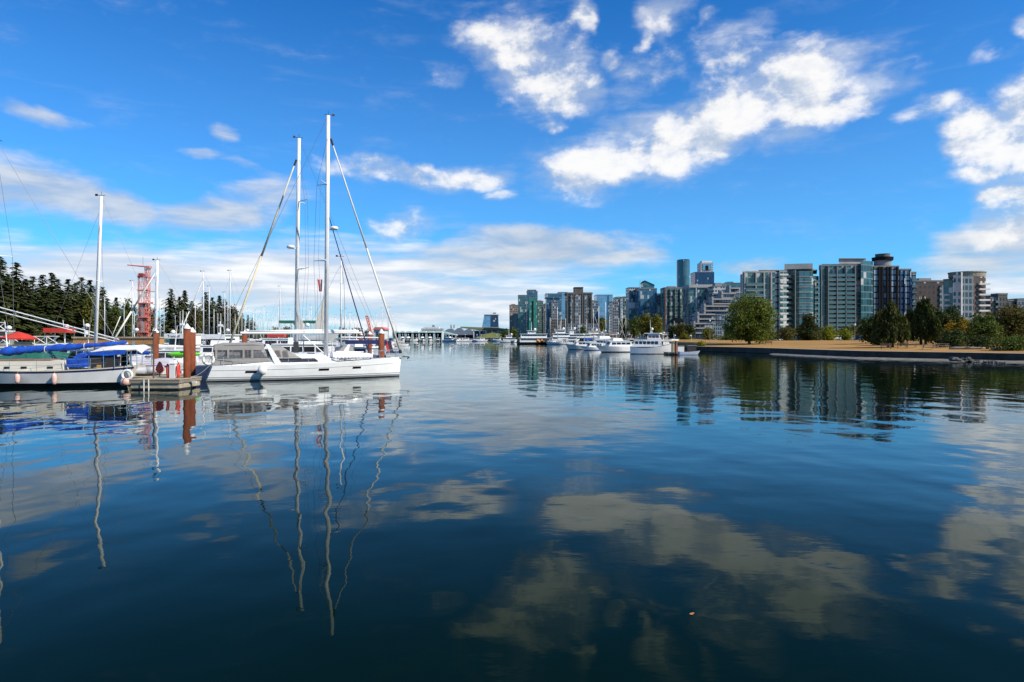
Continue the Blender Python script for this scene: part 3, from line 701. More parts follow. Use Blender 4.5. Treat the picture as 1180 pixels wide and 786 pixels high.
# ---- the far end of the harbour
def far_end():
    s = Bld('hotel_tower', 'lone dark blue and silver tower with a sloped side above the far terminal', 1150, 565, 'building')
    z = s.lz(362.8)
    MB().extr([(s.lx(555.5), s.lz(377)), (s.lx(565.6), s.lz(377)), (s.lx(565.6), z), (s.lx(558), z)], 0, 30).build('wall', F_sky, s.o)
    MB().extr([(s.lx(565.7), s.lz(377)), (s.lx(574.5), s.lz(377)), (s.lx(574), z), (s.lx(565.7), z)], -.5, 30).build('side_wall', F_navy, s.o)
    MB().prism(s.rect(555.5, 575, -2, 32), -.3, s.lz(376.9)).build('base', conc_g, s.o)
    MB().prism(s.rect(568, 571.5, 5, 18), z + .01, s.lz(360)).build('penthouse', conc_g, s.o)
    MB().prism(s.rect(557.5, 574.6, -1, 31), z + .004, z + 1.2).build('roof_slab', conc_w, s.o)
    s = Bld('convention_hall', 'low wide exhibition hall with a tilted green roof at the far shore', 900, 565, 'building')
    olive = mat('green_roof', (.16, .17, .08), .95, .4, .03, col2=(.22, .19, .10))
    MB().prism(s.rect(545, 598, 0, 60), -.3, s.lz(381)).build('wall', F_navy, s.o)
    MB().extr([(s.lx(531), s.lz(376.4)), (s.lx(550), s.lz(377.2)), (s.lx(575), s.lz(378.0)), (s.lx(593), s.lz(380)), (s.lx(593), s.lz(381.2)), (s.lx(548), s.lz(380)), (s.lx(531), s.lz(377.6))], -6, 66).build('roof', olive, s.o)
    for p in (546, 553, 560, 567, 574, 581): s.fin(p, -4, 1.2, s.lz(380.4), conc_w, .8, 'column')
    b = MB(); b.smooth = True
    rows = []
    for i in range(7):
        t = i / 6; rows.append([(X(548 + 48 * j / 12, 840) + rnd.uniform(-1, 1), 838 + 30 * t, .5 + (6.5 * math.sin(math.pi * t) ** .7 + 2.4) * math.sin(math.pi * (j + .35) / 12.7) ** .5 + rnd.uniform(-.4, .4)) for j in range(13)])
    b.sheet(rows); tag(b.build('grass_bank', mat('grass_bank', (.15, .16, .045), 1, .5, .05, col2=(.09, .11, .03))), kind='structure')
    # ship-like grey pier shed with sails, a white liner behind
    s = Bld('pier_terminal', 'long blue grey pier terminal with two pale sail peaks on the far shore', 1200, 525, 'building')
    gm = mat('blue_grey_cladding', (.16, .20, .25), .6, .2, .05)
    MB().prism(s.rect(507, 545, 0, 40), -1, s.lz(381.5)).build('wall', gm, s.o)
    for p0, p1, t in ((512, 523, 378.5), (523, 534, 377.6), (534, 544, 378.8)):
        MB().extr([(s.lx(p0), s.lz(381.4)), (s.lx(p1), s.lz(381.4)), (s.lx(p1 - 3), s.lz(t)), (s.lx(p0 + 4), s.lz(t + .6))], 2, 38).build('roof', gm, s.o)
    for p in (519.5, 523): MB().prism(s.rect(p - .7, p + .7, 6, 16), s.lz(378), s.lz(374.2)).build('funnel', conc, s.o)
    MB().prism(s.rect(507, 545, -1, -.01), -1, s.lz(386)).build('quay_wall', dark_m, s.o)
    s = Bld('white_liner', 'white passenger liner seen beyond the teal boat sheds', 1300, 495, 'ship')
    s.o.location.z = 0
    MB().extr([(s.lx(484), .2), (s.lx(513), .2), (s.lx(515), 9), (s.lx(482), 9)], 0, 25).build('hull', conc_w, s.o)
    MB().prism(s.rect(485.5, 511, 2, 22), 9.01, s.lz(378.6) + CZ).build('decks', F_white, s.o)
    MB().prism(s.rect(488, 506, 3, 20), s.lz(378.6) + CZ + .01, s.lz(376.8) + CZ).build('upper_deck', conc_w, s.o)
    MB().prism(s.rect(498, 500.5, 6, 14), s.lz(376.8) + CZ + .01, s.lz(374.6) + CZ).build('funnel', gm, s.o)
far_end()

# ------------------------------------------------------------------ trees
bark = mat('bark', (.085, .06, .042), .95, .4, 3.0, stretch=(1, 1, .25), bump=.5)
L_green = leaf_mat('leaves_green', (0.068, 0.105, 0.021), (0.158, 0.188, 0.033), (0.128, 0.143, 0.030), .35)
L_will = leaf_mat('leaves_willow', (.030, .042, .012), (.085, .088, .024), None, .35, .25)
L_dark = leaf_mat('leaves_dark', (0.024, 0.041, 0.014), (0.068, 0.088, 0.024), None, .4, .2)
L_cyp = leaf_mat('leaves_cypress', (0.019, 0.032, 0.011), (0.064, 0.070, 0.019), (0.096, 0.080, 0.029), .3, .15)
L_olive = leaf_mat('leaves_olive', (0.061, 0.061, 0.019), (0.142, 0.108, 0.032), (0.101, 0.108, 0.027), .35, .3)
L_lime = leaf_mat('leaves_lime', (0.150, 0.188, 0.022), (0.288, 0.275, 0.037), None, .5, .4)
L_gold = leaf_mat('leaves_gold', (0.170, 0.160, 0.025), (0.420, 0.210, 0.025), (0.130, 0.135, 0.025), .5, .4)
L_mid = leaf_mat('leaves_mid', (0.053, 0.083, 0.021), (0.128, 0.150, 0.033), None, .4, .3)
L_yel = leaf_mat('leaves_poplar', (0.098, 0.119, 0.020), (0.210, 0.182, 0.028), (0.070, 0.098, 0.021), .3, .35)
L_fir = leaf_mat('fir_needles', (.024, .036, .014), (.080, .092, .030), (.11, .095, .032), .12, .2)
L_under = leaf_mat('undergrowth_leaves', (0.042, 0.056, 0.017), (0.119, 0.119, 0.031), (0.042, 0.049, 0.017), .08, .25)

def quad(b, p, s, r, n=None, asp=1.0):
    """one leaf spray: a bent quad of size s, facing roughly n"""
    d = Vector((r.gauss(0, 1), r.gauss(0, 1), r.gauss(0, 1)))
    if n is not None: d = d * .75 + n * 1.2
    d.normalize()
    a = d.orthogonal().normalized(); c = d.cross(a); t = r.uniform(0, 6.28)
    u = (a * math.cos(t) + c * math.sin(t)) * s * r.uniform(.6, 1.2); v = (c * math.cos(t) - a * math.sin(t)) * s * asp * r.uniform(.5, 1.0)
    b.add([p - u, p - v * .7, p + u, p + v], [(0, 1, 2, 3)])
def lobes_crown(b, lobes, n, s, r, depth=.45):
    tot = sum(l[3] * l[4] + l[4] * l[5] for l in lobes)
    for (x, y, z, rx, ry, rz) in lobes:
        k = int(n * (rx * ry + ry * rz) / tot); c = Vector((x, y, z))
        # twigs: clusters of sprays near the lobe's surface, some gaps
        for _ in range(max(1, k // 7)):
            d = Vector((r.gauss(0, 1), r.gauss(0, 1), r.gauss(0, .9))).normalized()
            q = 1 - depth * r.random() ** 1.6 + r.uniform(-.03, .12)
            pc = c + Vector((d.x * rx * q, d.y * ry * q, d.z * rz * q))
            for _ in range(7):
                quad(b, pc + Vector((r.gauss(0, 1), r.gauss(0, 1), r.gauss(0, .8))) * s * 1.5, s, r, d)
def seg_d(px, py):
    best = 1e9
    for (a, c) in zip(SHORE, SHORE[1:]):
        ax, ay, bx, by = a[0], a[1], c[0], c[1]; t = max(0, min(1, ((px - ax) * (bx - ax) + (py - ay) * (by - ay)) / ((bx - ax) ** 2 + (by - ay) ** 2)))
        best = min(best, math.hypot(px - ax - t * (bx - ax), py - ay - t * (by - ay)))
    return best
def gz(x, y): return lawn_z(seg_d(x, y))
def trunk(b, h, r0, r, limbs=5, spread=.5):
    pts = [Vector((0, 0, -.2))]
    for i in range(1, 6): pts.append(Vector((r.uniform(-.06, .06) * h, r.uniform(-.06, .06) * h, h * i / 5)))
    b.smooth = True
    for i in range(5): b.bar(pts[i], pts[i + 1], r0 * (1 - .14 * i) * (1.35 if i == 0 else 1), r0 * (1 - .14 * (i + 1)), 8)
    for k in range(limbs):
        a = pts[2 + k % 3]; t = 6.28 * k / limbs + r.uniform(-.4, .4); e = a + Vector((math.cos(t) * spread * h, math.sin(t) * spread * h, h * r.uniform(.35, .7)))
        m = a.lerp(e, .5) + Vector((0, 0, -.06 * h)); b.bar(a, m, r0 * .5, r0 * .34, 6); b.bar(m, e, r0 * .34, r0 * .1, 6)
def broadleaf(name, label, px, Y, py_top, wpx, leaf, seed, n=2600, s=.32, shape='round', base_py=None, clear=.18, cat='tree', group=None, zb=None, nl=11):
    """a tree whose crown spans wpx photo columns at distance Y and whose top is at photo row py_top"""
    r = random.Random(seed); x = X(px, Y); z0 = gz(x, Y) if zb is None else zb
    h = Z(py_top, Y) - z0; w = wpx / F * Y / 2
    o = thing(name, (x, Y, z0), label, cat, rz=0, group=group)
    t = MB(); trunk(t, h * (.62 if shape != 'shrub' else .4), max(.05, h * .026), r, 6, .42 if shape == 'round' else .25); t.build('trunk', bark, o)
    lobes = []
    c0 = h * clear
    for i in range(nl):
        f = (i + .5) / nl
        if shape == 'round': rad = w * (1.0 * math.sin(math.pi * (.20 + .72 * f)) ** .62); q = .30
        elif shape == 'cone': rad = w * (1.02 - f) ** .62; q = .42
        elif shape == 'column': rad = w * math.sin(math.pi * (.15 + .75 * f)) ** .4; q = .5
        else: rad = w * (math.sin(math.pi * (.32 + .62 * f)) ** .7); q = .45
        t_ = i * 2.39996 + r.uniform(-.4, .4); off = rad * (r.uniform(.46, .76) if shape == 'round' else r.uniform(.38, .66))
        lr = max(rad - off, w * q * .8) * r.uniform(.85, 1.1); zz = c0 + (h - c0) * (.10 + .82 * f)
        lz_ = min(lr * .85, h - zz + .02 * h) if zz + lr * .85 > h else lr * .85
        lobes.append((math.cos(t_) * off, math.sin(t_) * off, zz, lr, lr, max(lz_, .12 * h)))
    cb = MB(); lobes_crown(cb, lobes, n, s, r, .6); 
    # a loose filling so that the sky does not show straight through the heart
    for _ in range(n // 5):
        f = r.random(); rad = w * .55 * math.sin(math.pi * (.1 + .85 * f)); t_ = r.uniform(0, 6.28)
        quad(cb, Vector((math.cos(t_) * rad * r.random(), math.sin(t_) * rad * r.random(), c0 + (h - c0) * (.06 + .8 * f))), s * 1.5, r)
    cb.build('crown', leaf, o, fix=False)
    return o
def willow(label, px, Y, py_top, wpx, leaf, seed, n=3000, s=.16, stems=2):
    r = random.Random(seed); x = X(px, Y); z0 = gz(x, Y); h = Z(py_top, Y) - z0; w = wpx / F * Y / 2
    o = thing('willow_tree', (x, Y, z0), label, 'tree')
    for k in range(stems):
        t = MB(); t.smooth = True; dx = (k - (stems - 1) / 2) * w * .28
        t.bar((dx, 0, -.2), (dx * 1.5, 0, h * .35), h * .028, h * .02, 8); t.bar((dx * 1.5, 0, h * .35), (dx * 1.1 + r.uniform(-.4, .4), .3, h * .82), h * .02, h * .008, 6); t.build('trunk', bark, o)
    b = MB()
    subs = [(0, 0, h, w * .36), (w * .34, .2, h * .90, w * .34), (-w * .30, -.2, h * .84, w * .36), (w * .05, -w * .3, h * .93, w * .32)] + [(w * r.uniform(.45, .85) * math.cos(k * 1.05 + r.uniform(-.3, .3)), w * r.uniform(.45, .85) * math.sin(k * 1.05), h * r.uniform(.42, .80), w * r.uniform(.22, .38)) for k in range(6)]
    for q_ in range(n // 22):
        sx, sy, sh, sr = subs[q_ % len(subs)]
        t_ = r.uniform(0, 6.28); f = r.random() ** .55; top = sh * (1 - .30 * f ** 1.5 - .10 * r.random()); px_, py_ = sx + math.cos(t_) * sr * f, sy + math.sin(t_) * sr * f
        bot = sh * (r.uniform(.06, .35) if f > .4 else r.uniform(.25, .5)); L = (top - bot) * r.uniform(.4, 1.0)
        for k in range(22):
            q = k / 21; p = Vector((px_ * (1 + .12 * q) + r.gauss(0, .16), py_ * (1 + .12 * q) + r.gauss(0, .16), top - L * q))
            u = Vector((r.gauss(0, 1), r.gauss(0, 1), 0)).normalized() * s * r.uniform(.6, 1.5); v = Vector((r.gauss(0, .3), r.gauss(0, .3), 1)) * s * 2.0
            b.add([p - u, p - v, p + u, p + v], [(0, 1, 2, 3)])
    b.build('crown', leaf, o, fix=False)
broadleaf('broadleaf_tree', 'big spreading round green tree on the dry lawn, tallest of the park', 864, 172, 339, 62, L_green, 3, 9500, .28, clear=.03, nl=24)
broadleaf('cypress_tree', 'dense dark dome shaped evergreen between two brownish shrubs and lime bushes', 931, 196, 361, 30, L_cyp, 5, 4200, .26, 'cone', clear=.02)
broadleaf('shrub', 'brownish olive shrub between the big round tree and the dark dome evergreen', 906, 205, 376, 26, L_olive, 7, 1300, .26, 'shrub', clear=.02, cat='bush')
broadleaf('shrub', 'low mid green shrub at the right foot of the big round tree', 884, 200, 380, 24, L_mid, 8, 900, .26, 'shrub', clear=.02, cat='bush')
broadleaf('shrub', 'low green shrub at the left foot of the big round tree', 838, 215, 383, 26, L_mid, 9, 800, .26, 'shrub', clear=.02, cat='bush')
broadleaf('lime_bush', 'bright lime green young tree right beside the dark dome evergreen', 955, 200, 376, 20, L_lime, 11, 1300, .25, 'shrub', clear=.05, cat='bush')
broadleaf('lime_bush', 'smaller lime green bush, second to the right of the dark dome evergreen', 974, 205, 380, 16, L_lime, 12, 900, .25, 'shrub', clear=.05, cat='bush')
broadleaf('shrub', 'dull olive shrub below the wide teal apartment slab', 987, 215, 380, 22, L_olive, 13, 900, .25, 'shrub', clear=.02, cat='bush')
broadleaf('round_tree', 'dark low domed tree touching the left side of the left willow', 1003, 150, 364, 27, L_dark, 15, 2600, .24, 'round', clear=.03)
willow('dark weeping willow with two thin trunks at the lawn edge, left one of the pair', 1026, 125, 343, 34, L_will, 17, 7600, .16)
willow('dark weeping willow in front of the brown brick slab, right one of the pair', 1064, 135, 338, 36, L_will, 18, 7600, .17)
broadleaf('round_tree', 'dark green tree between the right willow and the golden tree', 1092, 150, 352, 36, L_dark, 19, 3000, .26, 'round', clear=.08)
broadleaf('autumn_tree', 'small tree turning orange and gold among dark green bushes', 1105, 128, 369, 28, L_gold, 21, 1700, .20, 'round', clear=.12)
broadleaf('shrub', 'dark green bush below the orange and gold tree', 1098, 118, 382, 36, L_dark, 22, 1800, .20, 'shrub', clear=.02, cat='bush')
broadleaf('round_tree', 'mid green bushy tree just right of the orange and gold tree', 1133, 122, 362, 40, L_mid, 23, 3000, .22, 'shrub', clear=.04)
broadleaf('autumn_tree', 'broad brownish olive tree at the right edge of the park', 1168, 126, 354, 70, L_olive, 25, 4600, .24, 'shrub', clear=.05, nl=16)
broadleaf('shrub', 'low green bush hanging over the rocks, rightmost on the shore', 1168, 101, 388, 46, L_mid, 27, 2200, .16, 'shrub', clear=0, cat='bush')
broadleaf('shrub', 'dark low bush under the brownish olive tree beside a pale log', 1130, 108, 388, 30, L_dark, 28, 1200, .16, 'shrub', clear=0, cat='bush')
broadleaf('shrub', 'olive bush between the two weeping willows, behind the round sign', 1046, 170, 374, 28, L_mid, 71, 1300, .24, 'shrub', clear=.02, cat='bush')
broadleaf('shrub', 'dark round bush at the left foot of the left weeping willow', 1012, 138, 381, 22, L_will, 72, 1200, .20, 'shrub', clear=0, cat='bush')
broadleaf('shrub', 'dark bush at the right foot of the right weeping willow', 1080, 140, 378, 24, L_dark, 73, 1200, .20, 'shrub', clear=0, cat='bush')
broadleaf('round_tree', 'yellowish green tree top showing between the willows and the golden tree', 1081, 165, 362, 22, L_yel, 74, 1300, .24, 'round', clear=.05)
broadleaf('shrub', 'dark distant bush behind the right edge of the brownish tree', 1187, 200, 356, 36, L_dark, 29, 1200, .35, 'shrub', clear=0, cat='bush')
broadleaf('shrub', 'bright yellow green bush at the corner of the seawall by the yacht dock', 808, 166, 394, 12, L_lime, 31, 500, .16, 'shrub', clear=0, cat='bush')
broadleaf('poplar_tree', 'tall bushy green poplar behind the moored sailboats, left one of a bright pair', 744, 330, 361, 17, L_yel, 33, 1500, .5, 'column', clear=.05, zb=CZ)
broadleaf('poplar_tree', 'tall yellowish poplar behind the moored sailboats, right one of a bright pair', 757, 325, 363, 13, L_yel, 34, 1300, .48, 'column', clear=.05, zb=CZ)
broadleaf('poplar_tree', 'darker green poplar left of the bright pair behind the sailboat masts', 731, 345, 366, 13, L_mid, 35, 1000, .5, 'column', clear=.05, zb=CZ)
broadleaf('poplar_tree', 'dark poplar behind the masts, second to the left of the bright pair', 719, 350, 367, 13, L_mid, 36, 1000, .5, 'column', clear=.05, zb=CZ)
broadleaf('poplar_tree', 'narrow olive tree below the pale mirror glass tower', 695, 420, 363, 9, L_yel, 37, 700, .55, 'column', clear=.05, zb=CZ)
broadleaf('street_tree', 'small dark street tree left of the white terraces, leftmost of three', 776, 290, 375, 12, L_dark, 38, 800, .4, 'round', clear=.15, zb=CZ)
broadleaf('street_tree', 'small rusty green street tree, middle of three by the white terraces', 785.5, 285, 373, 12, L_olive, 39, 900, .4, 'round', clear=.15, zb=CZ)
broadleaf('street_tree', 'small dark street tree, nearest of three to the white terraces', 795, 280, 374, 10, L_dark, 40, 800, .4, 'round', clear=.15, zb=CZ)
broadleaf('shrub', 'yellow green bush at the foot of the white terraces', 816, 250, 378, 17, L_yel, 41, 900, .35, 'shrub', clear=.02, cat='bush', zb=CZ)
broadleaf('shrub', 'low green bush below the three street trees', 789, 270, 384, 12, L_yel, 42, 500, .33, 'shrub', clear=.02, cat='bush', zb=CZ)
for i, (p, t, w_) in enumerate(((583, 381, 10), (592, 379.5, 9), (672, 376, 12))):
    broadleaf('shore_tree', ('low dark tree on the far shore right of the tilted green roof', 'dark tree in front of the short pinkish tower', 'dark low tree below the brown ribbed tower')[i], p, 600, t, w_, L_mid, 45 + i, 500, .8, 'shrub', clear=.02, zb=CZ)
# a long hedge behind the lawn, where single shrubs cannot be told apart
hb = MB(); r = random.Random(77)
for _ in range(8200):
    px = r.uniform(836, 1200); Y = r.uniform(222, 246); h = 3.6 + 1.4 * math.sin(px * .11) + 1.0 * math.sin(px * .047 + 1) + (3.2 if px > 990 else 0)
    quad(hb, Vector((X(px, Y), Y, 2.3 + h * r.random() ** .7)), .5, r)
tag(hb.build('hedge_foliage', L_under, fix=False), kind='stuff')

# ---- the conifers on the left shore
def conifer(seed, full):
    r = random.Random(seed); H = 30.0
    o = thing('conifer_tree', (0, 0, 0), 'conifer', 'tree')
    t = MB(); t.smooth = True; t.bar((0, 0, -.5), (0, 0, H * .55), .5, .3, 7); t.bar((0, 0, H * .55), (0, 0, H), .3, .03, 5); t.build('trunk', bark, o)
    b = MB(); lv = 34
    for i in range(lv):
        f = i / (lv - 1); z = H * (.06 + .94 * f ** .92); reach = full * H * ((1 - f) ** .85 * .235 + .004) * r.uniform(.62, 1.18)
        for k in range(8 if f < .8 else 5):
            t_ = r.uniform(0, 6.28); d = Vector((math.cos(t_), math.sin(t_), 0)); L = reach * r.uniform(.55, 1.18)
            m = max(3, int(L / .55))
            for j in range(m):
                q = (j + .6) / m; p = d * L * q + Vector((0, 0, z - L * (.10 + .35 * q) * q * .8 + r.uniform(-.25, .25)))
                sdw = d.cross(Vector((0, 0, 1))); sz = (.95 - .45 * q) * r.uniform(.7, 1.25) * (1 - .55 * f ** 2)
                p = p + sdw * r.gauss(0, .3)
                b.add([p - sdw * sz, p - d * .55 + Vector((0, 0, .12)), p + sdw * sz + Vector((0, 0, r.uniform(-.3, .1))), p + d * .8 - Vector((0, 0, .38 + r.uniform(0, .3)))], [(0, 1, 2, 3)])
    b.build('crown', L_fir, o, fix=False)
    return o
protos = [conifer(101, 1.0), conifer(102, 1.25), conifer(103, .85), conifer(104, 1.1)]
FIRS = [(-14, 290, 240), (0, 296, 248), (9, 316, 262), (19, 303, 270), (30, 322, 275), (38, 319, 285), (49, 317, 290), (60, 315, 300), (67, 322, 310), (79, 322, 305), (87, 326, 318), (94, 320, 325), (104, 323, 335), (113, 330, 340), (118, 331, 352), (-30, 300, 250), (25, 330, 255), (55, 333, 280), (73, 335, 292), (98, 338, 318), (124, 344, 360), (134, 343, 380), (146, 346, 380), (164, 350, 400),
    (197, 333, 420), (207, 342, 425), (213, 335, 430), (221, 347, 440), (237, 337, 470), (245, 343, 480), (253, 341, 490), (259, 345, 500), (266, 355, 540), (272, 358, 580), (279, 361, 620), (286, 363, 660), (291, 366, 700)]
ORD = ['first', 'second', 'third', 'fourth', 'fifth', 'sixth', 'seventh', 'eighth', 'ninth', 'tenth', 'eleventh', 'twelfth', 'thirteenth', 'fourteenth', 'fifteenth', 'sixteenth', 'seventeenth', 'eighteenth', 'nineteenth', 'twentieth']
ordn = lambda i: ORD[i] if i < 20 else 'twenty-' + ORD[i - 20]
fr = random.Random(5)
main = sorted(FIRS, key=lambda q: q[0])
nA = sum(1 for q in main if q[0] < 180); 
for i, (px, py, Y) in enumerate(main):
    x = X(px, Y); h = Z(py, Y) - 1.5
    if i < nA: lab = 'dark conifer of the left forest, %s from the left edge, before the red tower' % ordn(i)
    elif px < 230: lab = 'dark conifer right of the red tower, %s of the four in that clump' % ordn(i - nA)
    else: lab = 'dark conifer behind the bare masts, %s from the left in the sloping right clump' % ordn(i - nA - 4)
    place(protos[i % 4], (x, Y, 1.4), fr.uniform(0, 6.28), lab, 'tree', 'conifers on the left shore', sc=(h / 30 * 1.75, h / 30 * 1.75, h / 30))
for k in range(40):
    px = -28 + k * 4.0 + fr.uniform(-2.5, 2.5); Y = 275 + max(0, px) * 1.0 + fr.uniform(-8, 30); h = fr.uniform(17, 27) * (1 - .25 * max(0, px) / 140)
    place(protos[k % 4], (X(px, Y), Y, 1.4), fr.uniform(0, 6.28), 'dark conifer half hidden between the tall spires of the left forest', 'tree', 'conifers filling the left forest', sc=(h / 30 * 1.9, h / 30 * 1.9, h / 30))
for k in range(12):
    px = 198 + k * 8.2 + fr.uniform(-3, 3); Y = 430 + (px - 198) * 2.6 + fr.uniform(0, 30); h = fr.uniform(.45, .75) * (Z(338 + max(0, px - 240) * .42, Y))
    place(protos[k % 4], (X(px, Y), Y, 1.4), fr.uniform(0, 6.28), 'dark conifer half hidden in the clumps right of the red tower', 'tree', 'conifers filling the right clumps', sc=(h / 30 * 1.9, h / 30 * 1.9, h / 30))
broadleaf('broadleaf_tree', 'yellowish green tree low in front of the conifers beside the pale mast', 104, 300, 341, 20, L_yel, 61, 1400, .55, 'round', clear=.1, zb=1.5)
broadleaf('broadleaf_tree', 'round green tree just left of the red tower', 147, 330, 346, 18, L_mid, 62, 1300, .6, 'round', clear=.1, zb=1.5)
broadleaf('broadleaf_tree', 'rusty brown leafed tree behind the red tower', 170, 340, 350, 22, L_olive, 63, 1300, .6, 'round', clear=.1, zb=1.5)
broadleaf('broadleaf_tree', 'dark rounded tree filling the gap behind the red tower legs', 132, 345, 352, 24, L_mid, 64, 1300, .6, 'round', clear=.1, zb=1.5)
broadleaf('broadleaf_tree', 'tall bushy tree beside the conifers, behind the second pile from the dock', 225, 400, 352, 16, L_olive, 65, 1200, .7, 'round', clear=.1, zb=1.5)
broadleaf('broadleaf_tree', 'bushy dark tree at the right end of the left forest', 268, 460, 352, 18, L_olive, 66, 1200, .8, 'round', clear=.1, zb=1.5)
ub = MB(); r = random.Random(78)
for _ in range(9000):
    px = r.uniform(-40, 312); Y = 225 + max(0, px) * 1.0 + r.uniform(0, 30); f = max(0.0, min(1, (312 - px) / 260)); h = (9 + 5 * math.sin(px * .09) + 3 * math.sin(px * .31)) * (.45 + .55 * f)
    if px > 230: Y += (px - 230) * 3
    quad(ub, Vector((X(px, Y), Y, 1.2 + h * r.random() ** .8)), .75 + .6 * (Y - 225) / 300, r)
tag(ub.build('undergrowth', L_under, fix=False), kind='stuff')
# low wooded far shore under the clouds
for i, (p, t, w_) in enumerate(((318, 379, 10), (330, 378, 12), (395, 379.5, 10), (411, 380, 11), (425, 381.5, 9))):
    broadleaf('shore_tree', ('small dark tree on the far shore, left of the paired masts', 'small rounded tree on the far shore just behind the rear mast', 'dark tree behind the boom, just right of the tall main mast', 'brownish tree behind the dark slanted stay', 'low tree left of the orange crane')[i], p, 1150, t - 1, w_, (L_mid, L_dark, L_dark, L_olive, L_olive)[i], 90 + i, 700, 1.6, 'shrub', clear=.02, zb=0)

# ------------------------------------------------------------------ boat building
gel = mat('white_gelcoat', (.79, .785, .76), .22, .10, .9, col2=(.70, .685, .635), thr=(.40, .72))
gel2 = mat('worn_white_paint', (.70, .69, .66), .4, .16, .8)
cream = mat('cream_paint', (.66, .60, .48), .45, .14, .8)
deckm = mat('deck_nonskid', (.60, .58, .53), .8, .15, 2.0)
black_b = mat('black_antifouling', (.012, .013, .016), .6, .3, 1.0)
navy = mat('navy_stripe', (.012, .02, .075), .35, .2, 1.0)
grey_st = mat('grey_boot_stripe', (.22, .23, .24), .35, .15, 1.0)
alu = mat('mast_aluminium', (.70, .70, .685), .35, .12, .7)
white_sp = mat('white_spar', (.76, .755, .73), .35, .10, .8)
wire = mat('rigging_wire', (.14, .145, .15), .5, .2, 1.0)
inox = mat('stainless_rail', (.55, .56, .57), .25, .1, 1.0, metal=.85)
win_m = mat('smoked_window', (.018, .016, .018), .12, .3, 1.0)
win_b = mat('blue_tinted_window', (.03, .045, .06), .1, .3, 1.0)
cv_grey = mat('grey_canvas', (.29, .275, .25), .85, .18, 1.2, bump=.3)
cv_blue = mat('royal_blue_canvas', (.004, .090, .50), .75, .35, 2.2, col2=(.003, .042, .28), bump=.6)
cv_navy = mat('navy_canvas', (.012, .022, .11), .8, .3, 1.6, bump=.4)
cv_green = mat('green_canvas', (.012, .14, .095), .8, .3, 1.6, bump=.4)
cv_white = mat('white_canvas', (.72, .70, .64), .8, .10, 1.2, bump=.3)
cv_red = mat('red_canvas', (.55, .035, .02), .75, .2, 1.2, bump=.3)
cv_tan = mat('tan_canvas', (.46, .38, .27), .85, .15, 1.0, bump=.3)
cv_lav = mat('pale_grey_tarp', (.46, .44, .47), .85, .15, 1.0, bump=.4)
sailc = mat('furled_sailcloth', (.70, .67, .58), .8, .14, 3.0, stretch=(1, 1, .3))
teak = mat('teak', (.27, .16, .08), .6, .25, 2.0)
rubber = mat('black_rubber', (.02, .02, .022), .7, .2, 1.0)
orange_m = mat('rust_orange_pile', (.25, .055, .014), .9, .4, 2.6, stretch=(1, 1, .35), col2=(.10, .026, .010), bump=.4)
red_paint = mat('red_lattice_paint', (.66, .17, .13), .6, .25, 1.0)
red_m = mat('red_plastic', (.60, .05, .03), .5, .15, 2.0)
fender_m = mat('fender_vinyl', (.68, .50, .42), .5, .15, 2.0, col2=(.58, .34, .27))
fender_w = mat('white_fender_vinyl', (.76, .74, .70), .45, .1, 2.0)
kayak_g = mat('lime_plastic', (.14, .62, .02), .4, .1, 1.0)
woodd = mat('weathered_dock_wood', (.44, .36, .25), .9, .25, 1.6, stretch=(1, 6, 1), col2=(.27, .22, .15), bump=.5)
wood_o = mat('orange_cedar_boards', (.46, .23, .075), .8, .25, 1.2, stretch=(1, 1, 9), col2=(.32, .15, .05), bump=.4)
def vinyl():
    m, nt, b = _mat('clear_vinyl')
    b.inputs['Base Color'].default_value = (.16, .16, .17, 1); b.inputs['Roughness'].default_value = .1
    tr = nt.nodes.new('ShaderNodeBsdfTransparent'); tr.inputs[0].default_value = (.62, .60, .60, 1)
    mx = nt.nodes.new('ShaderNodeMixShader'); mx.inputs[0].default_value = .32
    nt.links.new(tr.outputs[0], mx.inputs[1]); nt.links.new(b.outputs[0], mx.inputs[2]); nt.links.new(mx.outputs[0], nt.nodes['Material Output'].inputs[0])
    return m
vin = vinyl()

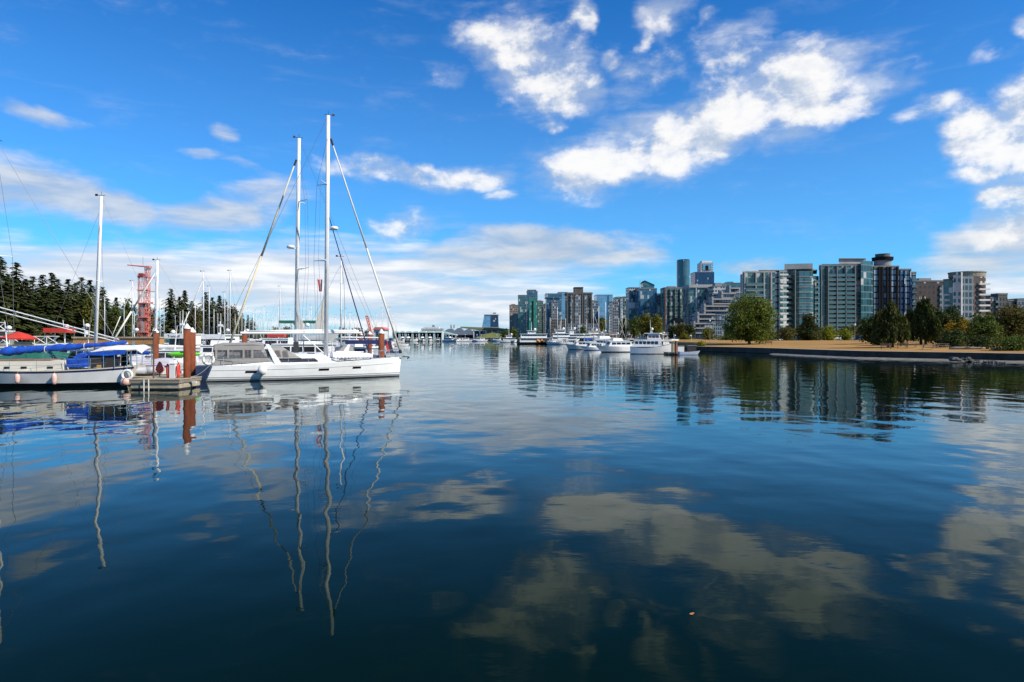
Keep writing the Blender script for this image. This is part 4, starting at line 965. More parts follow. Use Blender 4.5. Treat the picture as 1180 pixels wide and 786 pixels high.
class Hull:
    """lines of a hull: stern at x0, bow at x0+L; bands = heights (metres, or fractions of the freeboard when negative) with the material of the band above"""
    def __init__(s, L, B, fb, stern_w=.75, tm=.42, rake=.5, srake=-.3, x0=0.0, bowp=1.9, wl=.9, flare=.8):
        s.L, s.B, s.fb, s.sw, s.tm, s.rake, s.sr, s.x0, s.bp, s.wl, s.fl = L, B, fb, stern_w, tm, rake, srake, x0, bowp, wl, flare
    def half(s, t):
        if t < s.tm: q = t / s.tm; return s.B / 2 * (s.sw + (1 - s.sw) * math.sin(q * math.pi / 2))
        q = (t - s.tm) / (1 - s.tm); return s.B / 2 * max(0.0, 1 - q ** s.bp)
    def sheer(s, t):
        a, m, b = s.fb; c = 2 * (a + b - 2 * m); d = b - a - c
        return a + d * t + c * t * t
    def pt(s, t, z):
        f = s.sheer(t); u = z / f
        wlh = s.half(min(1.0, t ** .98 * 1.0)) * (s.wl - .25 * t ** 3)
        if z < 0: y = wlh * (1 + z / .9 * (1.0)) 
        else: y = wlh + (s.half(t) - wlh) * u ** s.fl
        bow0, st0 = s.L - s.rake, 0.0
        xw = st0 + t * (bow0 - st0); xs = s.sr * -1 + t * (s.L + s.sr)
        x = xw + (xs - xw) * max(u, -.3)
        return Vector((s.x0 + x, y, z))
    def edge(s, t, side=1, inset=0.0, dz=0.0):
        p = s.pt(t, s.sheer(t)); return Vector((p.x, side * max(0.0, p.y - inset), p.z + dz))
    def mesh(s, bands, deck_mi, n=22, camber=.06):
        b = MB(); ts = [i / n for i in range(n + 1)]; ts = [t if t < .8 else .8 + .2 * (1 - (1 - (t - .8) / .2) ** 1.3) for t in ts]
        b.smooth = True
        zs = [q[0] for q in bands] + ['top']
        def zz(q, t): f = s.sheer(t); return f if q == 'top' else (q if q >= -1 else f * (q + 10) if q < -5 else q)
        for sd in (1, -1):
            for (k, (q, mi)) in enumerate(bands):
                q2 = zs[k + 1]; b.mi = mi; sub = 3 if q2 == 'top' else 1
                for j in range(sub):
                    def lev(t, w):
                        a, c = zz(q, t), zz(q2, t); return a + (c - a) * w
                    rows = [[Vector((p.x, sd * p.y, p.z)) for p in (s.pt(t, lev(t, (j + e) / sub)) for t in ts)] for e in (0, 1)]
                    b.sheet(rows)
        b.smooth = False
        b.mi = deck_mi
        rows = []
        for sd, cz in ((1, 0), (0, camber), (-1, 0)):
            rows.append([Vector((e.x, sd * e.y * .985, e.z - .03 + cz * min(1, e.y))) for e in (s.edge(t) for t in ts)])
        b.sheet(rows)
        b.mi = bands[-1][1]                       # transom
        lv = [bands[0][0], 0.0, s.sheer(0) * .5, s.sheer(0)]
        ring = [s.pt(0, z) for z in lv]
        b.add([(p.x, p.y, p.z) for p in ring] + [(p.x, -p.y, p.z) for p in ring], [(0, 1, 5, 4), (1, 2, 6, 5), (2, 3, 7, 6)])
        return b
def trunk_cabin(b, x0, x1, w0, w1, z0, z1, rake0=.1, rake1=.6, side=.12, crown=.06):
    """a coachroof: raked ends, sides leaning in, crowned top"""
    def ring(x, w, z): return [Vector((x, -w / 2, z)), Vector((x, w / 2, z))]
    v = [(x0, -w0 / 2, z0), (x1, -w1 / 2, z0), (x1, w1 / 2, z0), (x0, w0 / 2, z0),
         (x0 + rake0, -w0 / 2 + side, z1), (x1 - rake1, -w1 / 2 + side, z1), (x1 - rake1, w1 / 2 - side, z1), (x0 + rake0, w0 / 2 - side, z1),
         (x0 + rake0, 0, z1 + crown), (x1 - rake1, 0, z1 + crown)]
    return b.add(v, [(0, 1, 5, 4), (2, 3, 7, 6), (3, 0, 4, 8, 7), (1, 2, 6, 9, 5), (4, 5, 9, 8), (8, 9, 6, 7), (0, 3, 2, 1)])
def rails(b, hull, ts, h=.62, r=.014, inset=.08, wires=2):
    for sd in (1, -1):
        P = [hull.edge(t, sd, inset) for t in ts]
        for p in P: b.bar(p, p + Vector((0, 0, h)), r, n=5)
        for w in range(wires):
            hh = h * (w + 1) / wires
            for a, c in zip(P, P[1:]): b.bar(a + Vector((0, 0, hh)), c + Vector((0, 0, hh)), r * .6, n=4)
def mast_tree(o, H, z0, xb, r=.10, m=None, spreaders=((.48, .9), (.74, .7)), lean=0.0, radar=None, sweep=-.25, x=0.0, vane=True, wire_r=.009, hull=None, stays=True, fore=None, aft=None, frac=.93):
    """mast with spreaders, shrouds and stays; foot at x, height H above z0"""
    m = m or alu; top = Vector((x + lean * H, 0, z0 + H))
    b = MB(); b.smooth = True; b.lathe([(r, 0), (r, H * .6), (r * .85, H)], (0, 0, 0), 10, sx=1.25, sy=.85)
    for i, v in enumerate(b.v): b.v[i] = (x + v[0] + lean * v[2], v[1], z0 + v[2])
    mo = b.build('mast', m, o)
    at = lambda f: Vector((x + lean * H * f, 0, z0 + H * f))
    tips = []
    for f, w in spreaders:
        p = at(f)
        for sd in (1, -1):
            e = p + Vector((sweep * w * 1.6, sd * w, .06)); MB().bar(p, e, r * .32, r * .2, 5).build('spreader', m, mo); tips.append((f, sd, e))
    if vane:
        v = MB(); v.bar(top, top + Vector((0, 0, .35)), .015, n=4); v.bar(top + Vector((-.3, 0, .05)), top + Vector((.45, 0, .05)), .02, n=4); v.box(top.x + .3, top.x + .5, -.02, .02, top.z + .0, top.z + .16); v.build('wind_vane', rubber, mo)
    if radar:
        f, sx = radar; p = at(f); v = MB(); v.smooth = True; v.lathe([(.22, -.12), (.32, -.06), (.32, .08), (.2, .16)], (p.x + sx * .55, 0, p.z), 14); v.bar(p + Vector((0, 0, -.1)), p + Vector((sx * .5, 0, -.1)), .05, n=5); v.build('radar_dome', white_sp, mo)
    if stays:
        w = MB()
        if hull is not None:
            for sd in (1, -1):
                ch = hull[1]; ch = Vector((x + sweep * .9, sd * ch, hull[0]))
                prev = ch
                for (f, s2, e) in sorted(tips):
                    if s2 == sd: w.bar(prev, e, wire_r, n=4, cap=False); prev = e
                w.bar(prev, at(frac), wire_r, n=4, cap=False)
                if tips: w.bar(ch, at(spreaders[0][0] * .98), wire_r, n=4, cap=False)
        if fore is not None: w.bar(at(frac), fore, wire_r, n=4, cap=False)
        if aft is not None: w.bar(top, aft, wire_r, n=4, cap=False)
        if w.v: w.build('rigging', wire, o)
    return mo, at
def sailboat(name, label, L=10.0, B=3.2, H=13.0, hullm=None, band=None, cover=None, dodger=None, bimini=None, jib=True, trunkm=None, mast_m=None, rich=True, furl_r=.07, boom_up=0.0, mastpos=.56, jibm=None, spr=((.48, .9), (.74, .7)), radar=None, mast_r=.085):
    """origin at the mast foot on the waterline, bow to +x"""
    o = thing(name, (0, 0, 0), label, 'sailboat')
    x0 = -L * mastpos; h = Hull(L, B, (.95, .85, 1.2), .68, .42, L * .09, -.25, x0)
    mats_ = [black_b, hullm or gel, band or navy, deckm]
    hb = h.mesh([(-.45, 0), (.04, 2 if band else 1), (.16, 1), (-9.16, 2 if band else 1), ], 3, 18) if False else h.mesh([(-.45, 0), (.05, 2), (.13, 1)], 3, 18)
    hb.build('hull', mats_, o)
    zd = .95
    c = MB(); trunk_cabin(c, x0 + L * .36, x0 + L * .76, B * .58, B * .36, zd - .1, zd + .42, .05, .6); cab = c.build('cabin', trunkm or gel, o)
    for sd in (1, -1): MB().box(x0 + L * .40, x0 + L * .62, sd * B * .275 - .012, sd * B * .275 + .012, zd + .10, zd + .28).build('window', win_m, cab)
    if rich:
        rb = MB(); rails(rb, h, [.04, .2, .36, .52, .68, .84, .97]); rb.build('lifeline', inox, o)
    top = zd + H - 1.2
    ck = .15
    mast_tree(o, H - zd, zd, 0, mast_r, mast_m, spr, radar=radar, hull=(zd, B * .44), fore=Vector((x0 + L * .985, 0, 1.2)), aft=Vector((x0 + .15, 0, 1.0)), wire_r=.010)
    bz = zd + 1.15; bl = L * .40
    MB().bar((-.1, 0, bz), (-bl, 0, bz + boom_up), .055, n=6).build('boom', mast_m or alu, o)
    if cover is not None:
        k = MB(); k.smooth = True; n = 9; rr = random.Random(int(L * 100)); rows = []
        for i in range(n + 1):
            t = i / n; rad = (.22 - .10 * t) * rr.uniform(.88, 1.12); cx, cz = -.12 - (bl - .3) * t, bz + boom_up * t + .12
            rows.append([(cx, rad * .8 * math.cos(a), cz + rad * 1.15 * math.sin(a)) for a in [2 * math.pi * j / 10 for j in range(10)]])
        k.sheet(rows, closed=True); k.build('sail_cover', cover, o)
    if jib:
        a, c2 = Vector((x0 + L * .975, 0, 1.45)), Vector((0, 0, zd + (H - zd) * .9)); k = MB(); k.smooth = True
        k.bar(a, a.lerp(c2, .5), furl_r, furl_r * 1.1, 7); k.bar(a.lerp(c2, .5), a.lerp(c2, .97), furl_r * 1.1, furl_r * .5, 7); k.build('furled_sail', jibm or sailc, o)
    if dodger is not None:
        k = MB(); trunk_cabin(k, x0 + L * .25, x0 + L * .40, B * .55, B * .5, zd + .25, zd + 1.0, .0, .55, .1, .1); k.build('spray_hood', dodger, o)
    if bimini is not None:
        k = MB(); k.box(x0 + L * .04, x0 + L * .24, -B * .34, B * .34, zd + 1.55, zd + 1.64)
        k.mi = 1
        for sx in (.06, .22):
            for sd in (1, -1): k.bar((x0 + L * sx, sd * B * .33, zd), (x0 + L * sx, sd * B * .33, zd + 1.55), .018, n=5)
        k.build('bimini', [bimini, inox], o)
    return o
def cruiser(name, label, L=11.0, B=3.6, hullm=None, band=None, fly=True, canopy=None, mastm=True, tall=1.0, wind=None, trunkm=None, cat='motor boat', sharp=False, decks=1, fb=(1.15, 1.2, 1.9), dome=True):
    """a motor boat, origin amidships on the waterline, bow to +x"""
    o = thing(name, (0, 0, 0), label, cat); x0 = -L / 2; wind = wind or win_m
    h = Hull(L, B, fb, .86, .4, L * (.16 if sharp else .10), .0, x0, 2.1 if not sharp else 1.6, .9, 1.1)
    hb = h.mesh([(-.45, 0), (.06, 2), (.20, 1)], 3, 18); hb.build('hull', [black_b, hullm or gel, band or navy, deckm], o)
    z = fb[1] - .1; hh = 1.45 * tall
    w = B * .78
    cab = None
    for k in range(decks):
        a, e = x0 + L * (.10 + .05 * k), x0 + L * (.70 - .10 * k)
        c = MB(); trunk_cabin(c, a, e, w, w * .82, z, z + hh, .1, .9 if sharp else .45, .12, .05); cab = c.build('cabin', trunkm or gel, o)
        for sd in (1, -1):
            n = 4
            for i in range(n):
                p, q = a + .5 + (e - a - 1.5) * i / n, a + .5 + (e - a - 1.5) * (i + .86) / n
                yy0 = w / 2 - .03 - .09 * ((p - a) / (e - a)) * w
                yq = w / 2 - .03 - .09 * ((q - a) / (e - a)) * w
                g = MB(); g.add([(p, sd * (yy0 + .035), z + hh * .45), (q, sd * (yq + .035), z + hh * .45), (q, sd * (yq - .035), z + hh * .84), (p, sd * (yy0 - .035), z + hh * .84),
                                 (p, sd * (yy0 - .06), z + hh * .45), (q, sd * (yq - .06), z + hh * .45), (q, sd * (yq - .13), z + hh * .84), (p, sd * (yy0 - .13), z + hh * .84)], [(0, 1, 2, 3), (4, 7, 6, 5), (0, 4, 5, 1), (3, 2, 6, 7), (0, 3, 7, 4), (1, 5, 6, 2)]); g.build('window', wind, cab)
        rk = .9 if sharp else .45
        f0, f1 = e - rk * .45 + .02, e - rk * .88 + .02; wf = w * .82 / 2 - .14
        MB().add([(f0, -wf, z + hh * .45), (f0, wf, z + hh * .45), (f1, wf - .05, z + hh * .88), (f1, -wf + .05, z + hh * .88)] + [(f0 - .08, -wf, z + hh * .45), (f0 - .08, wf, z + hh * .45), (f1 - .08, wf - .05, z + hh * .88), (f1 - .08, -wf + .05, z + hh * .88)], [(0, 1, 2, 3), (4, 7, 6, 5), (0, 4, 5, 1), (3, 2, 6, 7), (0, 3, 7, 4), (1, 5, 6, 2)]).build('windscreen', wind, cab)
        z += hh + .06
        MB().prism([(a - .35, -w * .5), (e - .2, -w * .42), (e + .05, 0), (e - .2, w * .42), (a - .35, w * .5)], z - .05, z + .06).build('cabin_roof', trunkm or gel, o)
        w *= .86
    if fly:
        c = MB(); trunk_cabin(c, x0 + L * .22, x0 + L * .52, w * .9, w * .75, z + .06, z + .75, .05, .5, .08, .02); c.build('flybridge', trunkm or gel, o)
        MB().box(x0 + L * .40, x0 + L * .47, -w * .36, w * .36, z + .76, z + 1.02).build('windscreen', wind, o)
    if canopy is not None:
        k = MB(); k.box(x0 + L * .16, x0 + L * .46, -w * .46, w * .46, z + (1.9 if canopy is not cv_red else 1.45), z + 2.02); k.mi = 1
        for sx in (.18, .31, .44):
            for sd in (1, -1): k.bar((x0 + L * sx, sd * w * .44, z), (x0 + L * sx, sd * w * .44, z + 1.9), .022, n=5)
        k.build('canopy', [canopy, inox], o)
    if mastm:
        k = MB(); k.bar((x0 + L * .38, 0, z), (x0 + L * .35, 0, z + 3.0), .07, .03, 6); k.bar((x0 + L * .365, -.7, z + 1.9), (x0 + L * .365, .7, z + 1.9), .03, n=5); k.build('mast', white_sp, o)
        if dome: k = MB(); k.smooth = True; k.lathe([(.15, z + 2.0), (.28, z + 2.1), (.28, z + 2.3), (.12, z + 2.45)], (x0 + L * .40, 0, 0), 12); k.build('radar_dome', white_sp, o)
    rb = MB(); rails(rb, h, [.5, .62, .74, .86, .97], .75, .018, .1); rb.build('bow_rail', inox, o)
    return o

# ------------------------------------------------------------------ the near sailboat with the grey enclosure
def main_boat():
    L, B = 14.85, 4.3; ang = math.atan2(6.0, 13.0)
    c, s = math.cos(ang), math.sin(ang)
    ox, oy = X(237.5, 49.2) - s * 1.55, 49.2 + c * 1.55
    o = thing('sailing_yacht', (ox, oy, 0), 'large white sailing yacht with grey cockpit enclosure and the tallest mast, bow pointing right', 'sailboat', rz=ang)
    def loc(px, py, v=0.0):
        k = (px - 590) / F; t = (k * (oy + v * c) - ox + v * s) / (c - k * s); d = oy + t * s + v * c
        return Vector((t, v, CH - (py - HY) / F * d))
    h = Hull(L, B, (1.12, 1.22, 1.55), .80, .40, .18, -.42, 0.0, 2.0, .90, .7)
    hm = h.mesh([(-.45, 0), (.05, 2), (.20, 1), (.26, 3), (.32, 1)], 4, 30)
    ho = hm.build('hull', [black_b, gel, grey_st, grey_st, deckm], o)
    # knuckle line, rubbing strake and portlights in the topsides
    for sd in (1, -1):
        b = MB(); b.tube([Vector((p.x, sd * (p.y + .006), p.z)) for p in (h.pt(t / 20, h.sheer(t / 20) * .72) for t in range(0, 20))], .012, 4); b.build('knuckle_line', grey_st, ho)
        b = MB(); b.tube([h.edge(t / 20, sd, .02, .02) for t in range(0, 21)], .03, 5); b.build('toe_rail', teak if False else gel, ho)
    for a, e, f in ((279.5, 293, .60), (366.5, 379, .60), (408, 418.5, .62)):
        for sd in (-1, 1):
            t0, t1 = loc(a, 424, -B / 2).x / L, loc(e, 424, -B / 2).x / L
            zc = h.sheer((t0 + t1) / 2) * f; vs = []
            for off in (.012, -.03):
                for t, z in ((t0, zc - .085), (t1, zc - .085), (t1, zc + .085), (t0, zc + .085)):
                    p = h.pt(t, z); vs.append((p.x, sd * (p.y + off), p.z))
            MB().add(vs, [(0, 1, 2, 3), (4, 7, 6, 5), (0, 4, 5, 1), (1, 5, 6, 2), (2, 6, 7, 3), (3, 7, 4, 0)]).build('hull_window', win_m, ho)
    # coachroof with its long dark window, coamings
    xa, xb = 4.9, 9.9
    b = MB(); trunk_cabin(b, xa, xb, 2.7, 1.7, 1.1, 1.86, .1, 1.5, .22, .10); b.mi = 0
    cab = b.build('cabin', gel, o)
    for sd in (1, -1):
        vs = []
        for off in (.012, -.06):
            for x, w, z in ((xa + .15, 2.7, 1.36), (xb - 1.9, 2.05, 1.36), (xb - 2.2, 2.0, 1.60), (xa + .15, 2.6, 1.60)):
                fr = (z - 1.1) / .76 * .22; vs.append((x, sd * (w / 2 - fr + off + .04), z))
        MB().add(vs, [(0, 1, 2, 3), (4, 7, 6, 5), (0, 4, 5, 1), (1, 5, 6, 2), (2, 6, 7, 3), (3, 7, 4, 0)]).build('cabin_window', win_m, cab)
        MB().add([(.5, sd * 1.45, 1.1), (5.0, sd * 1.62, 1.15), (5.0, sd * 1.42, 1.62), (1.3, sd * 1.30, 1.42), (.5, sd * 1.25, 1.1), (5.0, sd * 1.32, 1.15), (5.0, sd * 1.22, 1.62), (1.3, sd * 1.12, 1.42)],
                 [(0, 1, 2, 3), (4, 7, 6, 5), (0, 4, 5, 1), (1, 5, 6, 2), (2, 6, 7, 3), (3, 7, 4, 0)]).build('coaming', gel, o)
    # cockpit enclosure: canvas roof, clear side panels between canvas strips, skirt
    x0, x1 = .55, 3.95; zt = 2.62
    b = MB(); rows = []
    for i in range(7):
        v = -1.5 + 3.0 * i / 6; rows.append([(x, v, zt + .16 * (1 - (v / 1.5) ** 2) + dz) for x, dz in ((x0, -.10), (x0 + .7, .03), (x1 - .7, .05), (x1, 0))])
    b.sheet(rows); rows2 = [[(x, y, z - .05) for x, y, z in r] for r in rows]; b.sheet(rows2)
    for sd in (1, -1): b.box(x0, x1, sd * 1.5 - .02, sd * 1.5 + .02, zt - .34, zt + .0)
    en = b.build('bimini', cv_grey, o)
    for sd in (1, -1):
        MB().add([(x0, sd * 1.52, 1.62), (x1 + .35, sd * 1.52, 1.62), (x1, sd * 1.5, zt - .345), (x0 + .05, sd * 1.5, zt - .345)], [(0, 1, 2, 3)]).build('clear_panel', vin, en)
        b = MB(); b.add([(x0 - .1, sd * 1.53, 1.2), (x1 + .55, sd * 1.53, 1.42), (x1 + .38, sd * 1.53, 1.68), (x0 - .02, sd * 1.53, 1.66)], [(0, 1, 2, 3)])
        for xx in (x0 + .05, x0 + .85, x0 + 1.9, x0 + 2.5): b.box(xx, xx + .14, sd * 1.535 - .01, sd * 1.535 + .01, 1.66, zt - .34)
        b.build('canvas_skirt', cv_grey, en)
    MB().add([(x0, -1.5, 1.5), (x0, 1.5, 1.5), (x0, 1.5, zt - .1), (x0, -1.5, zt - .1)], [(0, 1, 2, 3)]).build('aft_panel', vin, en)
    for sd in (1, -1):                                            # the white arch in front of the cockpit
        MB().add([(4.05, sd * 1.55, 2.70), (4.32, sd * 1.55, 2.66), (5.25, sd * 1.62, 1.15), (4.72, sd * 1.62, 1.15), (4.05, sd * 1.43, 2.70), (4.32, sd * 1.43, 2.66), (5.25, sd * 1.48, 1.15), (4.72, sd * 1.48, 1.15)],
                 [(0, 1, 2, 3), (4, 7, 6, 5), (0, 4, 5, 1), (1, 5, 6, 2), (2, 6, 7, 3), (3, 7, 4, 0)]).build('arch_leg', gel, o)
    MB().box(4.06, 4.33, -1.42, 1.42, 2.58, 2.70).build('arch_top', gel, o)
    b = MB(); trunk_cabin(b, 4.4, 6.7, 2.6, 2.3, 1.62, 2.42, .0, 1.35, .2, .12); dg = b.build('spray_hood', cv_grey, o)
    for sd in (1, -1):
        for a, e in ((4.75, 5.2), (5.32, 5.75)): MB().add([(a, sd * 1.265, 1.72), (e, sd * 1.24, 1.72), (e - .1, sd * 1.13, 2.25), (a, sd * 1.15, 2.25)], [(0, 1, 2, 3)]).build('window', vin, dg)
    # mast and rig
    mx = loc(375.5, 400).x; H = loc(378.3, 133).z - 1.6
    mo, at = mast_tree(o, H, 1.6, 0, .135, alu, ((.40, 1.15), (.715, .95)), lean=(loc(378.3, 133).x - mx) / H, radar=(.535, 1), sweep=-.45, x=mx, hull=(1.3, 1.75), fore=None, aft=Vector((.1, 0, 1.2)), wire_r=.012, frac=.92)
    bow = loc(462, 407); hd = at(.905) + Vector((.22, 0, 0))
    b = MB(); b.smooth = True; b.bar(hd, hd.lerp(bow, .5), .045, .075, 8); b.bar(hd.lerp(bow, .5), hd.lerp(bow, .985), .075, .085, 8); b.build('furled_sail', sailc, o)
    b = MB(); b.bar(hd, hd.lerp(bow, .03) , .09, n=6); b.bar(hd.lerp(bow, .985), bow, .13, n=8); b.build('furler', rubber, o)
    ib, ih = loc(429, 384) , at(.58) + Vector((.15, 0, 0))
    ib = Vector((loc(427, 380).x, 0, 1.45)); b = MB(); b.bar(ih, ib, .035, .055, 6); b.build('inner_stay', cv_navy, o)
    e = loc(277, 384.5); MB().bar((mx - .15, 0, loc(372, 383.6).z), (e.x, 0, e.z + .05), .12, .10, 8).build('boom', alu, o)
    b = MB(); b.smooth = True; b.bar((mx - .3, 0, loc(372, 383.6).z + .14), (e.x + .6, 0, e.z + .18), .13, .09, 8); b.build('sail_bag', cv_white, o)
    MB().bar((mx - .1, 0, 1.9), (mx - 1.9, 0, loc(372, 383.6).z - .05), .045, n=6).build('vang', alu, o)
    # rails, pulpit and anchor
    b = MB(); rails(b, h, [.05, .16, .27, .36, .46, .56, .66, .76, .86], .62, .014, .06); b.build('lifeline', inox, o)
    b = MB()
    for sd in (1, -1):
        P = [h.edge(t, sd, .05) + Vector((0, 0, .68)) for t in (.86, .92, .97)] + [Vector((L + .05, sd * .12, 2.28))]
        for p in P[:-1]: b.bar(p, p - Vector((0, 0, .68)), .016, n=5)
        b.tube(P, .018, 5)
    b.bar((L + .05, -.12, 2.28), (L + .05, .12, 2.28), .018, n=5); b.build('pulpit', inox, o)
    b = MB()
    for sd in (1, -1):
        P = [h.edge(t, sd, .05) + Vector((0, 0, .66)) for t in (.0, .05, .11)]
        for p in P: b.bar(p, p - Vector((0, 0, .66)), .016, n=5)
        b.tube(P, .018, 5)
    b.build('pushpit', inox, o)
    b = MB(); b.box(L - .35, L + .45, -.12, .12, 1.50, 1.58); b.mi = 1; b.bar((L + .1, 0, 1.62), (L + .62, 0, 1.60), .045, n=6); b.bar((L + .62, -.16, 1.52), (L + .62, .16, 1.52), .05, n=6); b.bar((L + .62, 0, 1.62), (L + .52, 0, 1.40), .045, n=6); b.build('anchor', [inox, rubber], o)
    b = MB(); b.box(10.6, 11.1, -.28, .28, 1.50, 1.58); b.box(7.3, 7.8, -.3, .3, 1.93, 2.0); b.build('hatch', win_m, o)
    b = MB()                                                       # winches and dorade boxes
    for x, y in ((4.2, -1.2), (4.2, 1.2), (3.0, -1.4), (3.0, 1.4)): b.lathe([(.09, 1.5), (.07, 1.62), (.09, 1.7)], (x, y, 0), 8)
    b.build('winch', inox, o)
    # things that hang on or lie on it
    W = o.matrix_world if False else Matrix.Translation((ox, oy, 0)) @ Matrix.Rotation(ang, 4, 'Z')
    p = W @ Vector((.15, -1.62, 1.62))
    r_ = MB(); r_.smooth = True; r_.torus((0, 0, 0), .34, .10, 'Y', 22, 8); lr = r_.build('ring', fender_w, None); lr.name = 'life_ring'
    lr.location = p; lr.rotation_euler = (0, 0, ang); tag(lr, 'white ring life buoy on the stern rail of the large white yacht', 'life ring')
    b = MB(); [b.torus((0, 0, 0), .34, .106, 'Y', 3, 8, a, a + .3) for a in (.6, 2.2, 3.7, 5.3)]; q = b.build('band', cv_grey, lr)
    t = loc(296.5, 426, -B / 2).x / L; pe = h.edge(t, -1); p = W @ Vector((pe.x, pe.y - .30, .78))
    fo = thing('fender', tuple(p), 'round white ball fender hanging on the side of the large white yacht', 'fender')
    b = MB(); b.smooth = True; b.lathe([(.05, -.36), (.22, -.28), (.33, -.05), (.30, .15), (.14, .30), (.06, .36)], (0, 0, 0), 14); b.build('ball', fender_w, fo)
    MB().bar((0, 0, .34), (W.to_3x3() @ Vector((0, .32, 0))) + Vector((0, 0, 1.1)), .014, n=4).build('rope', cv_grey, fo)
    # upturned dinghy on the foredeck
    q = W @ Vector((10.75, -.25, 1.52)); dn = thing('dinghy', tuple(q), 'white dinghy lying upside down on the foredeck of the large yacht', 'dinghy', rz=ang + .03)
    b = MB(); b.smooth = True; rows = []
    for i in range(13):
        x = -1.65 + 3.3 * i / 12; f = (i / 12); wv = .78 * (math.sin(math.pi * min(1, .22 + .9 * f * .86)) ** .6 if f < 1 else 0) * (1 - max(0, f - .6) ** 2 * 4.5); wv = max(wv, .03); hh = .52 * (1 - .45 * f ** 3)
        rows.append([(x, wv * math.cos(a), .05 + hh * math.sin(a) ** .7) for a in [math.pi * j / 10 for j in range(11)]])
    b.sheet(rows); b.smooth = False; b.add(rows[0], [list(range(11))]); hl = b.build('hull', gel, dn)
    b = MB(); b.smooth = True; [b.tube([(r[j][0], r[j][1] * 1.03, .08) for r in rows], .075, 6) for j in (0, 10)]; b.build('gunwale', mat('pale_blue_grey_paint', (.50, .53, .58), .5, .1, 1), dn)
    b = MB(); b.bar((-1.3, 0, .57), (.9, 0, .52), .04, n=5); b.build('keel', gel, dn)
    b = MB(); b.add([(-.75, -.05, .55), (-.35, -.05, .55), (-.18, -.05, 1.12), (-.36, -.05, 1.14), (-.75, .05, .55), (-.35, .05, .55), (-.18, .05, 1.12), (-.36, .05, 1.14)], [(0, 1, 2, 3), (4, 7, 6, 5), (0, 4, 5, 1), (1, 5, 6, 2), (2, 6, 7, 3), (3, 7, 4, 0)]); b.build('skeg', gel, dn)
    for k, (a, e, lab) in enumerate((((0.3, -1.5, 1.25), (-1.9, -5.6, .66), 'mooring line slanting from the stern of the large yacht to the dock corner'), ((7.5, -2.0, 1.3), (1.2, -3.4, .1), 'slack line hanging along the side of the large yacht')) if False else (((0.3, -1.5, 1.25), (-1.5, -5.8, .66), 'mooring line slanting from the stern of the large yacht to the dock corner'),)):
        A, E = W @ Vector(a), W @ Vector(e); b = MB(); b.tube([A.lerp(E, q / 8) - Vector((0, 0, .35 * math.sin(math.pi * q / 8))) for q in range(9)], .016, 5); r_ = b.build('mooring_line', cv_grey); tag(r_, lab, 'rope')
main_boat()

# ---- the ketch-like neighbour behind it, bow to the left
def rear_boat():
    Y = 57.0
    o = sailboat('sailing_yacht', 'second white yacht with tall mast behind the big one, furled sail slanting down left', L=14.0, B=4.0, H=1, rich=True, jib=False, hullm=gel, band=grey_st, mastpos=.585) if False else None
    L, B = 13.6, 4.1; x0 = -L * .585
    o = thing('sailing_yacht', (X(341, Y), Y, 0), 'second white yacht with tall mast behind the big one, furled sail slanting down left', 'sailboat', rz=math.pi + .40)
    h = Hull(L, B, (1.1, 1.15, 1.5), .78, .42, .4, -.4, x0)
    h.mesh([(-.45, 0), (.05, 2), (.16, 1)], 3, 20).build('hull', [black_b, gel, navy, deckm], o)
    b = MB(); trunk_cabin(b, x0 + 4.6, x0 + 9.6, 2.6, 1.6, 1.1, 1.85, .1, 1.2, .2, .1); cab = b.build('cabin', gel, o)
    for sd in (1, -1): MB().box(x0 + 5.2, x0 + 7.6, sd * 1.13 - .02, sd * 1.13 + .02, 1.38, 1.58).build('window', win_m, cab)
    b = MB(); trunk_cabin(b, x0 + 3.4, x0 + 5.1, 2.5, 2.2, 1.7, 2.45, 0, .9, .2, .1); b.build('spray_hood', cv_grey, o)
    H = Z(159, Y) - 1.6
    mo, at = mast_tree(o, H, 1.6, 0, .13, alu, ((.40, 1.1), (.71, .9)), lean=-(X(344.4, Y) - X(341, Y)) / H * 1.05, radar=(.50, 1), sweep=-.45, hull=(1.2, 1.7), aft=Vector((x0 + .1, 0, 1.2)), wire_r=.011, frac=.92)
    MB().box(-.20, .20, -.14, .14, 1.35, Z(394, Y)).build('mast_boot', rubber, mo)
    bow = Vector((x0 + L * .985, 0, 1.7)); hd = at(.90) + Vector((.2, 0, 0))
    b = MB(); b.smooth = True; b.bar(hd, hd.lerp(bow, .5), .05, .085, 8); b.bar(hd.lerp(bow, .5), bow, .085, .095, 8); b.build('furled_sail', mat('tan_furled_sail', (.60, .53, .38), .85, .2, 3.0), o)
    MB().bar(hd, hd.lerp(bow, .03), .09, n=6).build('furler', rubber, o)
    z = Z(384, Y) + .1; MB().bar((-.15, 0, z), (-5.6, 0, z - .05), .11, .09, 8).build('boom', alu, o)
    b = MB(); b.smooth = True; b.bar((-.3, 0, z + .13), (-5.2, 0, z + .10), .12, .09, 8); b.build('sail_bag', cv_white, o)
    b = MB(); rails(b, h, [.04, .16, .3, .44, .58, .72, .86, .97], .62, .014, .06); b.build('lifeline', inox, o)
rear_boat()

